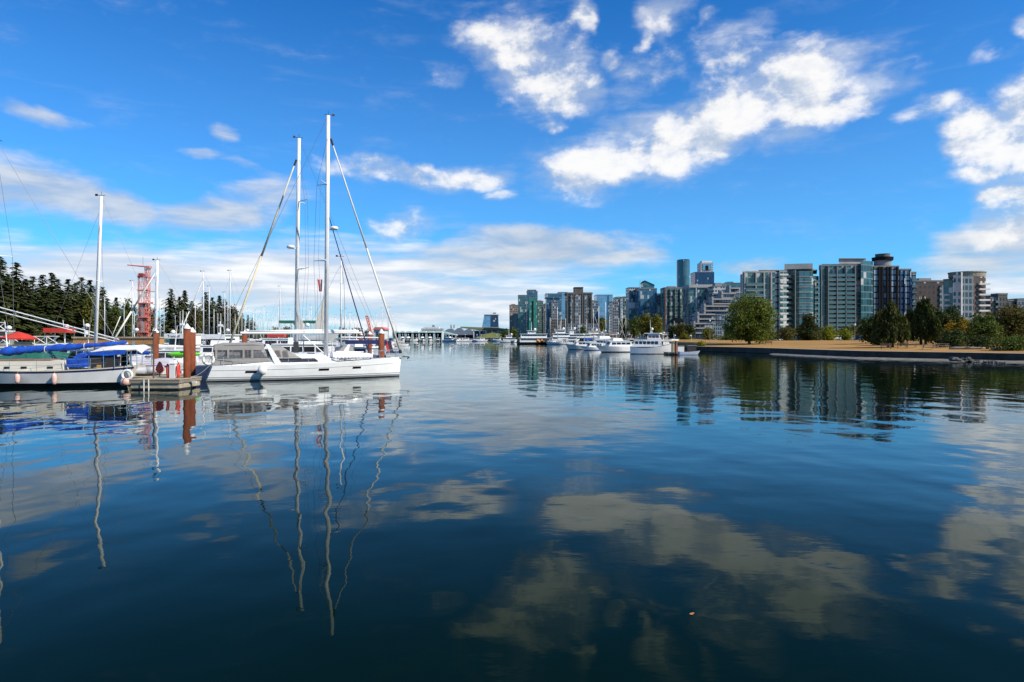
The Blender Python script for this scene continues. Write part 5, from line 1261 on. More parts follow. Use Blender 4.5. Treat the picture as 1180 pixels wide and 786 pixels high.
# ---- the sailboat with blue covers at the left edge
def left_boat():
    Y = 44.8; L, B = 12.8, 3.5; mp = .65; x0 = -L * mp
    ox = X(-4, Y)
    o = thing('sailing_yacht', (ox, Y, 0), 'older white sailboat with navy stripe and bright blue sail cover, at the left edge', 'sailboat', rz=math.pi + .14)
    WM = Matrix.Translation((ox, Y, 0)) @ Matrix.Rotation(math.pi + .14, 4, 'Z')
    lx = lambda px: -(X(px, Y - 1.3) - ox); lz = lambda py: Z(py, Y - 1.3)
    h = Hull(L, B, (1.36, 1.08, 1.5), .55, .45, 1.3, .55, x0, 1.9, .82, .8)
    h.mesh([(-.5, 0), (.26, 1), (-9.17, 2), (-9.06, 3)], 4, 28).build('hull', [black_b, gel2, navy, cream, deckm], o)
    b = MB(); trunk_cabin(b, x0 + 3.6, x0 + 10.2, 3.0, 2.2, .98, 1.66, .05, .5, .10, .07); cab = b.build('cabin', cream, o)
    for px in (20.5, 49.5, 2):
        for sd in (1, -1): 
            x = lx(px); w = 3.0 - .8 * (x - x0 - 3.6) / 6.6
            MB().box(x - .17, x + .17, sd * (w / 2 - .06) - .05, sd * (w / 2 - .06) + .05, 1.20, 1.34).build('portlight', win_m, cab)
    b = MB(); b.box(x0 + 4.6, x0 + 8.0, -.95, .95, 1.70, 1.78); b.build('hatch_cover', teak, o)
    z0, z1 = lz(409), lz(395.5)
    H = Z(163, Y) - 1.1
    mast_tree(o, H, 1.1, 0, .12, white_sp, ((.5, 1.0),), lean=-.003, hull=(1.1, 1.6), aft=Vector((x0, 0, 1.2)), fore=Vector((x0 + L, 0, 1.5)), wire_r=.014)
    xe = lx(124)
    MB().bar((-.1, 0, z0 - .02), (xe, 0, z1 - .02), .07, n=6).build('boom', white_sp, o)
    k = MB(); k.smooth = True; rr = random.Random(3); rows = []
    for i in range(27):
        t = i / 26; rad = (.30 - .17 * t) * rr.uniform(.74, 1.16) * (.6 if i in (0, 26) else 1); cx = -.2 + (xe + .2) * t; cz = z0 + (z1 - z0) * t + .12 * (1 - t)
        if i in (9, 17): rad *= .7
        rows.append([(cx, rad * .75 * math.cos(a), cz + rad * (1.12 if math.sin(a) > 0 else .85) * math.sin(a) * rr.uniform(.84, 1.12)) for a in [2 * math.pi * j / 12 for j in range(12)]])
    k.sheet(rows, closed=True); sc_ = k.build('sail_cover', cv_blue, o)
    for t in (.355, .66): MB().torus((-.2 + (xe + .2) * t, 0, z0 + (z1 - z0) * t + .06), .26 - .12 * t, .022, 'X', 14, 5).build('lashing', cv_white, sc_)
    b = MB(); b.smooth = False; trunk_cabin(b, lx(92), lx(63), 2.1, 1.8, 1.5, 2.1, .02, .55, .12, .10); b.build('spray_hood', cv_blue, o)
    for sd in (1, -1): MB().box(lx(90), lx(66), sd * 1.32 - .012, sd * 1.32 + .012, 1.28, 1.86).build('weather_cloth', cv_blue, o)
    # awning over the cockpit: white top, blue valance, dark inside
    b = MB(); b.smooth = True; rows = []
    for i in range(9):
        v = -1.3 + 2.6 * i / 8; rows.append([(lx(px), v, lz(py) - .30 * (v / 1.3) ** 2 + .05) for px, py in ((87, 405.5), (98, 401.0), (115, 399.0), (132, 399.0), (142, 398.5), (148.5, 402.5))])
    b.sheet(rows); b.sheet([[(x, y, z - .05) for x, y, z in r] for r in rows]); aw = b.build('awning', cv_white, o)
    for sd in (1, -1):
        vs = []
        for yy in (sd * 1.32 - .015, sd * 1.32 + .015):
            for px, py in ((88, 406.5), (131, 403.3), (130.5, 408.8), (110, 410.5), (89, 409.8)): vs.append((lx(px), yy, lz(py)))
        MB().add(vs, [(0, 1, 2, 3, 4), (9, 8, 7, 6, 5)] + [(i, (i + 1) % 5, 5 + (i + 1) % 5, 5 + i) for i in range(5)]).build('valance', cv_blue, aw)
    for px in (90, 106, 118, 132, 143):
        for sd in (1, -1): MB().bar((lx(px), sd * 1.25, 1.15), (lx(px), sd * 1.25, lz(403)), .022, n=5).build('awning_pole', inox, aw)
    dk = mat('dark_mesh_cloth', (.03, .028, .03), .9, .3, 1.0)
    b = MB()
    for a, e in ((91.5, 105), (107.5, 118)):
        for sd in (1, -1): MB().add([(lx(a), sd * 1.22, lz(410)), (lx(e - 2.5), sd * 1.22, lz(409.5)), (lx(e), sd * 1.24, lz(423)), (lx(a - .5), sd * 1.24, lz(425))], [(0, 1, 2, 3)]).build('side_curtain', dk, aw)
    # stern gear: wind vane, outboard on a bracket, lines
    b = MB(); b.bar((x0 + .3, .3, 1.1), (x0 - .2, .3, 2.9), .03, n=5); b.box(x0 - .30, x0 - .14, .28, .31, 2.5, 2.95); b.bar((x0 + .2, -.4, 1.1), (x0 + .2, -.4, 2.3), .03, n=5); b.bar((x0 + .2, -.4, 2.3), (x0 + .2, .5, 2.3), .03, n=5); b.build('wind_vane', inox, o)
    b = MB(); b.box(x0 + .35, x0 + .7, .9, 1.15, 1.5, 1.95); b.bar((x0 + .5, 1.02, 1.5), (x0 + .5, 1.02, 1.0), .05, n=6); b.build('outboard', rubber, o)
    b = MB(); b.box(x0 + .95, x0 + 1.3, .9, 1.2, 1.2, 1.5); b.box(x0 + 1.4, x0 + 1.65, 1.0, 1.3, 1.2, 1.42); b.build('deck_box', mat('ochre_bag', (.45, .28, .09), .8, .3, 2.0), o)
    b = MB(); rails(b, h, [.02, .10, .19, .3, .42, .54, .66, .78, .9, .98], .66, .014, .05); b.build('lifeline', inox, o)
    # its fenders and ring
    for px, z, lab in ((14, .60, 'pinkish white fender on the navy striped sailboat, the one nearer the left edge'), (51, .56, 'pinkish white fender amidships on the navy striped sailboat, the larger one')):
        t = (lx(px) - x0) / L; e = h.edge(t, 1); f = thing('fender', tuple(WM @ Vector((e.x, e.y + .16, z))), lab, 'fender', group='fenders of the navy striped sailboat', rz=.14); s_ = 1.0 if px > 30 else .85
        k = MB(); k.smooth = True; k.lathe([(.04, -.36 * s_), (.12, -.32 * s_), (.145, -.15), (.145, .2), (.11, .30 * s_), (.04, .36 * s_)], (0, 0, 0), 12); k.build('body', fender_m, f)
        MB().bar((0, 0, .34), (0, .12, e.z - z), .012, n=4).build('rope', cv_grey, f)
    e = h.edge(.02, 1); f = MB(); f.smooth = True; f.torus((0, 0, 0), .30, .09, 'Y', 20, 8); lr = f.build('life_ring', fender_w); lr.location = WM @ Vector((h.edge(.03, 1).x, h.edge(.03, 1).y + .12, .74)); lr.rotation_euler = (0, 0, .14); tag(lr, 'white ring fender at the stern of the navy striped sailboat', 'life ring')
    f = thing('fender', (X(144.5, 42.6), 42.6, .42), 'reddish brown round fender between the dock corner and the navy striped sailboat', 'fender'); k = MB(); k.smooth = True
    k.lathe([(.05, -.3), (.2, -.24), (.28, 0), (.2, .24), (.06, .32)], (0, 0, 0), 12, axis='X'); k.build('body', fender_m, f); k = MB(); k.torus((.0, 0, 0), .275, .02, 'X', 16, 5); k.build('band', rubber, f)
left_boat()

# ------------------------------------------------------------------ dock, piles and what stands on them
def pile(px, Y, py_cap, r, label, cap=True, py_low=None):
    o = thing('mooring_pile', (X(px, Y), Y, 0), label, 'pile', group='rust orange mooring piles')
    zt = Z(py_cap, Y); ch = r * 1.5
    b = MB(); b.smooth = True; b.lathe([(r, -1.5), (r, zt - ch)], (0, 0, 0), 18); b.mi = 1; b.lathe([(r * 1.012, -.2), (r * 1.02, .35), (r * 1.012, .62)], (0, 0, 0), 18); b.build('post', [orange_m, mat('weed_band', (.035, .026, .016), .9, .4, 3.0)], o)
    if cap: k = MB(); k.smooth = True; k.lathe([(r * 1.12, zt - ch - .03), (r * 1.12, zt - ch + .03), (r * .5, zt - ch * .35), (.03, zt)], (0, 0, 0), 18); k.build('cone_cap', gel, o)
    return o
pile(215.5, 43.2, 372.8, .215, 'largest rust orange pile with white cone cap at the dock corner')
pile(221.5, 51, 377.3, .24, 'rust orange pile with white cap directly behind the largest one')
pile(179.5, 62, 378.5, .25, 'rust orange pile with white cap half hidden behind the thin dark post')
pile(282, 66, 380.5, .25, 'rust orange pile whose white cap shows above the grey cockpit enclosure')
pile(439.5, 62, 379, .27, 'rust orange pile with white cap standing behind the bow of the large yacht')
pile(426, 78, 381.5, .25, 'rust orange pile with white cap, next one left of the pile behind the bow')
pile(416, 92, 382.5, .25, 'rust orange pile where the long boom ends, farthest of three by the bow')
pile(113, 52, 391, .75, 'thick rust brown pile without cap behind the blue sail cover', cap=False)
def dock(name, label, x0, x1, y0, y1, z=.62, cat='dock'):
    o = thing(name, ((x0 + x1) / 2, y0, 0), label, cat); w = (x1 - x0) / 2
    b = MB(); n = max(3, int((y1 - y0) / .16)) if (y1 - y0) < 25 else 60
    for i in range(n): a = (y1 - y0) * i / n; b.box(-w, w, a, a + (y1 - y0) / n * .92, z - .05, z)
    b.build('decking', woodd, o)
    MB().box(-w + .03, w - .03, .02, y1 - y0 - .02, z - .25, z - .054).build('frame', mat('dock_beam', (.25, .215, .16), .9, .3, 1.0, stretch=(.3, 1, 1)), o)
    MB().box(-w + .08, w - .08, .10, y1 - y0 - .1, .10, z - .254).build('fascia', woodd, o)
    k = max(1, int((y1 - y0) / 3))
    for i in range(min(k, 6)): MB().box(-w + .1, w - .1, .15 + i * 3, 1.9 + i * 3, -.5, .098).build('float', rubber, o)
    return o
dock('floating_dock', 'wooden floating finger dock with the thin dark post, between the two near boats', X(148, 41.6), X(207, 41.6), 41.6, 44.6, .66)
dock('floating_dock', 'floating dock under the pale grey tender and the white skiff', X(141, 47), X(197, 47), 45.2, 49.5, .6)
dock('floating_dock', 'floating main dock running behind the near sailboats', -42, -12, 58.5, 61, .6) if False else None
def mooring_bits():
    # thin dark post with a bar on its top
    o = thing('lamp_post', (X(177, 42.6), 42.6, .66), 'thin rusty brown post with a short flat top on the finger dock', 'post')
    MB().bar((0, 0, 0), (0, 0, Z(383.5, 42.6) - .66), .055, .05, 8).build('pole', mat('rusty_pole', (.14, .07, .04), .8, .3, 2.0), o); z = Z(383.2, 42.6) - .66
    MB().box(-.26, .16, -.06, .06, z, z + .09).build('top_bar', rubber, o)
    o = thing('power_pedestal', (X(199.5, 43.0), 43.0, .66), 'white dock pedestal with coiled red hoses on both sides', 'pedestal')
    MB().box(-.17, .17, -.15, .15, 0, .9).build('box', gel2, o); MB().prism([(-.21, -.19), (.21, -.19), (.21, .19), (-.21, .19)], .904, 1.12, top=[(-.14, -.12), (.14, -.12), (.14, .12), (-.14, .12)]).build('lid', gel, o)
    for sd in (-1, 1):
        b = MB(); b.smooth = True
        for j in range(3): b.torus((sd * (.30 + .03 * j), -.05 + .05 * j, .42 + .02 * j), .30, .045, 'X' if j % 2 == 0 else 'X', 18, 6)
        for i, v in enumerate(b.v): pass
        b.v = [((x - sd * .3) * 1.0 + sd * .30, y * .35 + (x - sd * .3) * 0, z * 1.25 - .1) for x, y, z in b.v]
        b.build('hose_coil', red_m, o)
    # lower edge hardware at the dock corner under the big pile
    o = thing('pile_hoop', (X(215.5, 43.2), 43.2, .38), 'dark steel hoop holding the largest pile to the dock', 'bracket')
    b = MB(); b.torus((0, 0, 0), .33, .045, 'Z', 22, 6); b.build('hoop', rubber, o); MB().box(-.8, -.34, -.12, .12, -.06, .06).build('arm', steel, o); MB().box(.34, .6, -.1, .1, -.05, .05).build('roller', conc_w, o)
    for px, lab in ((165.5, 'pale rope end hanging on the dock front, the left one of two'), (171, 'pale rope end hanging on the dock front, the right one of two')):
        b = MB(); b.bar((0, 0, .05), (.02, -.03, -.62), .03, .035, 6); r_ = b.build('dock_rope', cv_white); r_.location = (X(px, 41.5), 41.52, .60); tag(r_, lab, 'rope', 'ropes on the dock front')
    # inflatable tender and boats on the finger
    o = thing('inflatable_tender', (X(160, 46.5), 46.5, .67), 'pale grey inflatable tender lying on the finger dock beside the navy striped sailboat', 'dinghy', rz=.25)
    b = MB(); b.smooth = True
    P = [Vector((-1.3, -.6, .3)), Vector((.6, -.6, .3)), Vector((1.15, -.35, .36)), Vector((1.4, 0, .40)), Vector((1.15, .35, .36)), Vector((.6, .6, .3)), Vector((-1.3, .6, .3))]
    b.tube(P, .24, 10); [b.lathe([(.24 * math.cos(a), .24 * math.sin(a)) for a in [-1.5, -.8, 0, .8, 1.5]], tuple(p), 10) for p in P[1:-1]]; b.build('tube', mat('grey_hypalon', (.42, .43, .46), .6, .15, 1.5), o)
    MB().box(-1.25, .9, -.5, .5, .08, .16).build('floor', conc_g, o); MB().box(-1.22, -1.12, -.42, .42, .16, .62).build('transom', gel, o)
    b = MB(); b.box(-1.55, -1.2, -.16, .16, .55, .95); b.bar((-1.38, 0, .55), (-1.38, 0, .05), .07, n=6); b.build('outboard', gel2, o)
    o = thing('skiff', (X(187, 47.5), 47.5, .67), 'small white skiff with upturned bow on the dock left of the pedestal', 'dinghy', rz=.4)
    h = Hull(2.9, 1.25, (.42, .40, .62), .8, .45, .5, .0, -1.45); h.mesh([(-.02, 0), (.02, 1)], 2, 14).build('hull', [gel, gel, cv_grey], o); MB().box(-.3, 0, -.5, .5, .44, .48).build('thwart', teak, o)
    o = thing('tarpaulin_boat', (X(166, 55), 55, 0), 'small boat under a pale grey tarpaulin with red hull band, behind the finger dock', 'motor boat', rz=.05)
    h = Hull(4.6, 1.9, (.95, .85, 1.0), .85, .45, .5, 0, -2.0); h.mesh([(-.3, 0), (.1, 1), (-9.25, 2)], 3, 14).build('hull', [black_b, gel2, mat('maroon_stripe', (.30, .05, .04), .5, .2, 1.0), gel], o)
    b = MB(); b.smooth = True; rows = []
    for i in range(10):
        t = i / 9; x = -2.1 + 4.5 * t; zz = 1.75 + .12 * math.sin(t * 9) - .35 * t
        rows.append([(x, v, 1.0 + (zz - 1.0) * (1 - abs(v / 1.0) ** 1.6)) for v in [-1.0 + 2.0 * j / 8 for j in range(9)]])
    b.sheet(rows); b.build('tarpaulin', cv_lav, o)
    f = thing('mooring_buoy', (X(184, 44.5), 44.5, .66), 'orange red cone shaped buoy standing on the finger dock', 'buoy'); b = MB(); b.smooth = True; b.lathe([(.03, .98), (.10, .88), (.22, .62), (.25, .45), (.16, .30), (.05, .22)], (0, 0, 0), 14); b.build('body', red_m, f); MB().bar((0, 0, 0), (0, 0, .24), .03, n=5).build('stem', rubber, f)
    # kayak on the rail of the white boat
    f = thing('kayak', (X(212, 56), 56, Z(408, 56)), 'bright lime green kayak stowed across the boats behind the two big piles', 'kayak', rz=.04); b = MB(); b.smooth = True
    b.lathe([(.02, -1.95), (.14, -1.6), (.26, -.9), (.30, 0), (.26, .9), (.14, 1.6), (.02, 1.95)], (0, 0, 0), 14, axis='X'); b.v = [(x, y, z * .72 if z > 0 else z * .9) for x, y, z in b.v]; b.v = [(x * .72, y, z) for x, y, z in b.v]; k = b.build('hull', kayak_g, f); MB().torus((0, 0, .17), .28, .03, 'Z', 16, 5).build('cockpit_rim', rubber, f)
    for sx in (-1, 1): 
        t = thing('kayak_stand', (X(212, 56) + sx * 1.0, 56, 0), ('left' if sx < 0 else 'right') + ' white trestle under the lime green kayak', 'trestle', group='kayak trestles'); b = MB(); zt = Z(408, 56) - .27
        b.bar((0, -.3, .3), (0, 0, zt), .04, n=5); b.bar((0, .3, .3), (0, 0, zt), .04, n=5); b.build('frame', conc_w, t)
    dock('floating_dock', 'low floating dock under the lime green kayak behind the big piles', X(196, 56), X(238, 56), 54.5, 57.5, .5)
    # grey deck box against the white hulls beside the stern of the big yacht
    f = thing('dock_box', (X(233.5, 53), 53, 0), 'blue grey square float box at the stern of the large white yacht', 'box'); MB().box(-.75, .55, -.5, .5, -.2, .96).build('body', mat('blue_grey_plastic', (.30, .34, .40), .6, .15, 1.0), f); MB().box(-.79, .59, -.54, .54, .964, 1.05).build('lid', conc_w, f)
mooring_bits()

# two long white spars lowered onto a crutch, slanting from the left edge down to the docks
def lowered_spars():
    Y = 60.0; z0, z1 = Z(357.0, Y), Z(393.0, Y); a = Vector((X(-12, Y), Y, z0 + .25)); e = Vector((X(137, Y), Y, z1))
    o = thing('lowered_spar', tuple(e), 'pair of long white spars slanting down from the left edge across the blue covered boat', 'spar'); d = a - e
    for dz, r in ((.13, .055), (-.13, .05)): MB().bar((0, 0, dz), (d.x * 1.25, 0, d.z * 1.25 + dz * 1.6), r, r * 1.1, 8).build('spar', white_sp, o)
    for q in (.02, .35, .8, 1.2): MB().box(d.x * q - .05, d.x * q + .05, -.05, .05, d.z * q - .25, d.z * q + .25).build('spacer', grey_st, o)
    MB().bar((0, 0, -.2), (0, 0, -e.z + .5), .07, n=6).build('crutch', white_sp, o); MB().bar((d.x * 1.22, 0, d.z * 1.22 - .2), (d.x * 1.22, 0, -e.z + .4), .1, n=6).build('crutch', white_sp, o)
    dock('floating_dock', 'floating dock where the pair of slanting white spars ends', X(112, Y), X(150, Y), 59.2, 62.5, .5)
    dock('floating_dock', 'floating dock under the upper end of the slanting white spars', X(-60, Y), X(-8, Y), 59.0, 62.0, .45)
lowered_spars()

# ------------------------------------------------------------------ pier, umbrella, red canopied boat at the far left
def left_pier():
    Y = 92
    o = thing('pier_platform', (X(-20, Y), Y, 0), 'pier platform with white cross braced railing at the left edge', 'pier')
    z = Z(398, Y); x0, x1 = X(-60, Y) - X(-20, Y), X(68, Y) - X(-20, Y)
    MB().box(x0, x1, 0, 5, z - .35, z).build('deck', woodd, o)
    for i in range(8): MB().bar((x0 + .5 + i * 2, .5, -1), (x0 + .5 + i * 2, .5, z - .36), .16, n=8).build('support', bark, o)
    b = MB(); n = 9
    for i in range(n):
        a, e = x0 + (x1 - x0) * i / n, x0 + (x1 - x0) * (i + 1) / n
        for p, q in (((a, 0, z), (a, 0, z + 1.25)), ((a, 0, z + 1.2), (e, 0, z + 1.2)), ((a, 0, z + .15), (e, 0, z + .15)), ((a, 0, z + .15), (e, 0, z + 1.2)), ((a, 0, z + 1.2), (e, 0, z + .15))): b.bar(p, q, .05, n=4)
    b.build('railing', white_sp, o)
    o = thing('club_house', (X(-12, 96), 96, 0), 'boat house corner with white crossed balcony railing and pale green wall, left edge', 'building')
    lx = lambda p: X(p, 96) - X(-12, 96); lz = lambda q: Z(q, 96)
    MB().box(lx(-70), lx(4), .3, 2, 0, lz(382)).build('wall', mat('pale_green_wall', (.20, .25, .20), .8, .2, .5), o); MB().box(lx(-70), lx(16), -1.6, .28, lz(382.2), lz(381)).build('balcony_floor', conc_w, o)
    b = MB()
    for a, e in ((-22, -8), (-8, 4), (4, 15)):
        for p, q in (((a, 381), (a, 372)), ((a, 372), (e, 372)), ((a, 380.5), (e, 372.2)), ((a, 372.2), (e, 380.5)), ((e, 381), (e, 372)), ((a, 380.6), (e, 380.6))): b.bar((lx(p[0]), -1.5, lz(p[1])), (lx(q[0]), -1.5, lz(q[1])), .055, n=4)
    b.build('railing', white_sp, o); MB().box(lx(-70), lx(-21), .3, 2, lz(381.9), lz(366)).build('upper_wall', mat('pale_green_wall', (.20, .25, .20)), o)
    o = thing('market_umbrella', (X(21, 90), 90, 0), 'wide bright red umbrella on the pier at the far left', 'umbrella')
    zt, ze = Z(382.3, 90), Z(389.6, 90); b = MB(); n = 8; w = X(39.5, 90) - X(21, 90)
    for j, (r_, zz) in enumerate(((0.05, zt), (w * .5, zt - (zt - ze) * .42), (w, ze), (w * .985, ze - .16))): pass
    rings = [[(rr * math.cos(2 * math.pi * i / n), rr * math.sin(2 * math.pi * i / n), zz) for i in range(n)] for rr, zz in ((.05, zt), (w * .5, zt - (zt - ze) * .36), (w, ze), (w * .985, ze - .2))]
    b.sheet(rings, closed=True); b.build('canopy', cv_red, o); MB().bar((0, 0, .0), (0, 0, zt), .05, n=6).build('pole', white_sp, o)
    o = thing('covered_boat', (X(42, 55), 55, 0), 'dark green tarpaulin covered boat behind the blue sail cover', 'boat'); h = Hull(6, 2.2, (1.0, .95, 1.2), .8, .45, .6, 0, -3.0); h.mesh([(-.3, 0), (.1, 1)], 2, 14).build('hull', [black_b, gel2, gel], o)
    b = MB(); b.smooth = True; b.sheet([[(x, v, 1.0 + (1.55 + .15 * math.sin(x * 2) - .08 * abs(x)) * .8 * (1 - abs(v / 1.05) ** 1.8)) for v in [-1.05 + 2.1 * j / 8 for j in range(9)]] for x in [-2.9 + 5.8 * i / 11 for i in range(12)]]); b.build('tarpaulin', cv_green, o)
    # wood-sided float house behind the gangway's end
    o = thing('float_shed', (X(136, 74), 74, 0), 'long low floating shed sided in orange cedar boards below the red tower', 'building'); lx = lambda p: X(p, 74) - X(136, 74); lz = lambda q: Z(q, 74)
    MB().box(lx(84), lx(184), 0, .9, lz(396.5), lz(389.8)).build('upper_boards', wood_o, o); MB().box(lx(85), lx(183), .12, .8, .55, lz(396.6)).build('lower_wall', woodd, o); MB().box(lx(83), lx(185), -.12, 1.0, lz(389.8) + .004, lz(389.8) + .16).build('roof_edge', woodd, o); MB().box(lx(82), lx(186), -1.2, 1.5, .0, .54).build('float', conc_g, o)
left_pier()

# ---- the red lattice tower
def red_tower():
    Y = 112; o = thing('lattice_tower', (X(165, Y), Y, 0), 'red steel lattice tower with a boom on top, rising over the marina', 'tower')
    lx = lambda p: X(p, Y) - X(165, Y); lz = lambda q: Z(q, Y)
    def lattice(name, xa, xb, y0, y1, z0, z1, n, r):
        b = MB(); C4 = [(xa, y0), (xb, y0), (xb, y1), (xa, y1)]
        for x, y in C4: b.bar((x, y, z0), (x, y, z1), r, n=5)
        for i in range(n):
            a, e = z0 + (z1 - z0) * i / n, z0 + (z1 - z0) * (i + 1) / n
            for k in range(4):
                p, q = C4[k], C4[(k + 1) % 4]; b.bar((*p, a), (*q, e), r * .6, n=4); b.bar((*q, a), (*p, e), r * .6, n=4); b.bar((*p, e), (*q, e), r * .7, n=4)
        return b.build(name, red_paint, o)
    lattice('column', lx(166.8), lx(170.8), 0, .6, .6, lz(308), 11, .045)
    lattice('column', lx(160), lx(164.6), -.3, .3, .6, lz(315), 6, .03)
    for py in (319, 334.5, 349.5, 366, 383): MB().box(lx(159.4), lx(171), -.4, .7, lz(py) - .04, lz(py) + .08).build('platform', red_paint, o)
    MB().box(lx(161.5), lx(166.3), -.5, .5, lz(319), lz(315.6)).build('cabin', mat('dark_red_paint', (.25, .04, .03), .6, .2, 1), o)
    MB().box(lx(160.8), lx(165.6), -.1, .3, lz(383), lz(349.8)).build('ladder_cage', conc_g, o)
    b = MB(); b.bar((lx(178.5), .3, .6), (lx(178.5), .3, lz(320)), .07, n=5)
    for a, e in (((170.5, 347), (178.5, 352)), ((170.5, 320), (178.5, 320)), ((170.5, 336), (178.5, 336)), ((170.5, 366), (178.5, 352)), ((170.5, 374), (178.5, 366))): b.bar((lx(a[0]), .3, lz(a[1])), (lx(e[0]), .3, lz(e[1])), .055, n=4)
    b.build('brace', red_paint, o); b = MB(); b.bar((lx(146), .2, lz(305.2)), (lx(168), .2, lz(307.2)), .09, .13, 6); b.build('boom', red_paint, o)
    b = MB(); b.box(lx(168.5), lx(172.8), -.3, .6, lz(309), lz(306.6)); b.build('winch_house', mat('pink_red_paint', (.60, .22, .18), .6, .2, 1), o); MB().bar((lx(164), .2, lz(307)), (lx(164), .2, lz(296)), .04, n=5).build('aerial', steel, o)
    b = MB(); b.bar((lx(158.7), .3, .6), (lx(158.7), .3, lz(319)), .045, n=5); b.box(lx(158.3), lx(160), .2, .4, lz(320), lz(318.6)); b.build('lamp_pole', rubber, o)
    MB().box(lx(150), lx(185), -2, 4, -.3, .6).build('barge', conc_d, o)
red_tower()

# ------------------------------------------------------------------ sailboats of the marina behind (masts placed by photo column and top row)
S_blue = sailboat('sailboat', 'x', 10.0, 3.2, 13.0, gel, navy, cv_blue, cv_blue, None, True, spr=((.48, .8), (.74, .6)), mast_r=.075)
S_white = sailboat('sailboat', 'x', 10.5, 3.3, 14.0, gel, grey_st, cv_white, cv_grey, None, False, mast_r=.08)
S_green = sailboat('sailboat', 'x', 9.5, 3.1, 12.5, gel2, cv_green, cv_green, None, None, True, spr=((.55, .8),), mast_r=.07)
S_navy = sailboat('sailboat', 'x', 11.0, 3.4, 14.5, gel, navy, cv_navy, cv_navy, cv_navy, False, mast_r=.08)
S_tan = sailboat('sailboat', 'x', 9.0, 3.0, 12.0, cream, mat('maroon_stripe', (.30, .05, .04)), cv_tan, None, None, False, spr=((.55, .8),), mast_r=.07)
S_bare = sailboat('sailboat', 'x', 10.0, 3.2, 13.5, gel, navy, None, None, None, False, spr=((.5, .8),), mast_r=.075)
HT = {'blue': (S_blue, 13.0), 'white': (S_white, 14.0), 'green': (S_green, 12.5), 'navy': (S_navy, 14.5), 'tan': (S_tan, 12.0), 'bare': (S_bare, 13.5)}
LOOK = {'blue': 'sailboat with blue sail cover', 'white': 'sailboat with white sail cover', 'green': 'sailboat with green sail cover', 'navy': 'sailboat with navy sail cover', 'tan': 'sailboat with tan sail cover', 'bare': 'sailboat with bare boom'}
def marina(kind, px, py, where, rz, H=None, group='sailboats in the marina', Ymin=64):
    pr, h = HT[kind]; sc = (H or h) / h; Y = max(Ymin, ((H or h) - CH) * F / (HY - py)); sc = Z(py, Y) / h
    place(pr, (X(px, Y), Y, 0), rz, LOOK[kind] + ', ' + where, 'sailboat', group, sc=sc)
W = math.pi
# the tall pale mast and its boat at left
lone = sailboat('sailboat', 'older white sailboat whose single tall pale mast rises alone above the conifers', 11.5, 3.5, Z(226, 52), gel2, navy, cv_blue, None, None, False, mast_m=white_sp, spr=((.5, .35),), mast_r=.115, mastpos=.60)
lone.location = (X(108.5, 52), 52, 0); lone.rotation_euler = (0, R(-2.4), W - .1); lone['_used'] = 1
big = sailboat('sailboat', 'white sailboat with a thick pale mast just right of the red tower, sail furled left', 12.0, 3.6, Z(300, 74), gel, navy, cv_white, None, None, True, mast_m=white_sp, spr=((.5, .5),), mast_r=.13, furl_r=.09)
big.location = (X(178.5, 74), 74, 0); big.rotation_euler = (0, R(-1.2), W + .15); big['_used'] = 1
marina('white', 120.6, 342.5, 'mast just right of the tall lone pale mast', W + .3, 12)
marina('bare', 143, 351, 'furled sail slanting left, nearest left of the red tower', W - .2, 12)
marina('blue', 152.7, 324, 'mast touching the left side of the red tower', W + .1, 15)
marina('tan', 154.8, 360, 'short mast touching the left side of the red tower', .2, 11)
NAMES = ['first', 'second', 'third', 'fourth', 'fifth', 'sixth', 'seventh', 'eighth', 'ninth', 'tenth', 'eleventh', 'twelfth', 'thirteenth', 'fourteenth', 'fifteenth', 'sixteenth', 'seventeenth']
for i, (k, px, py, rz, H) in enumerate((('white', 184.7, 352, .4, 13), ('green', 189, 347, W + .3, 14), ('bare', 202, 363, -.5, 11), ('navy', 207.5, 359, W, 12), ('tan', 210.8, 357, .3, 12), ('white', 214.8, 360, W - .4, 12))):
    marina(k, px, py, NAMES[i] + ' mast from red tower to largest rust pile', rz, H)
for i, (k, px, py, rz, H) in enumerate((('bare', 225, 352, .2, 13), ('blue', 234.4, 313, W + .25, 17), ('navy', 241, 330, W - .2, 15), ('white', 246.6, 356, .5, 12), ('tan', 251, 361, W, 12), ('bare', 254.5, 361, -.3, 11), ('white', 259, 337, W + .2, 15), ('navy', 262.6, 352, .3, 13), ('bare', 265, 312, W - .3, 18))):
    marina(k, px, py, NAMES[i] + ' mast right of the two big rust piles', rz, H)
for i, (k, px, py, rz, H) in enumerate((('white', 271, 362, .2, 12), ('bare', 275, 360, W, 13), ('navy', 278.8, 362, .4, 12), ('white', 287, 355, W + .3, 14), ('green', 291.6, 362, .1, 12), ('bare', 296, 366, W, 12), ('blue', 300.5, 362, W - .3, 13), ('white', 304, 353, .3, 15), ('tan', 308.4, 360, W, 12), ('bare', 314, 367, .2, 12), ('white', 318.5, 364, W + .2, 13), ('navy', 322.5, 330, W - .2, 17), ('bare', 328.5, 366, .3, 12), ('white', 334.5, 357, W, 14))):
    marina(k, px, py, NAMES[i] + ' mast between the slanting sail and rear tall mast', rz, H, Ymin=100)
for i, (k, px, py, rz, H) in enumerate((('bare', 349, 366, .2, 12), ('white', 353.5, 363, W, 13), ('blue', 358.8, 352, W + .2, 15), ('bare', 363, 367, .3, 12), ('white', 367.5, 362, W, 13), ('tan', 371, 368, .3, 12))):
    marina(k, px, py, NAMES[i] + ' mast in the gap between the two tallest masts', rz, H, Ymin=100)
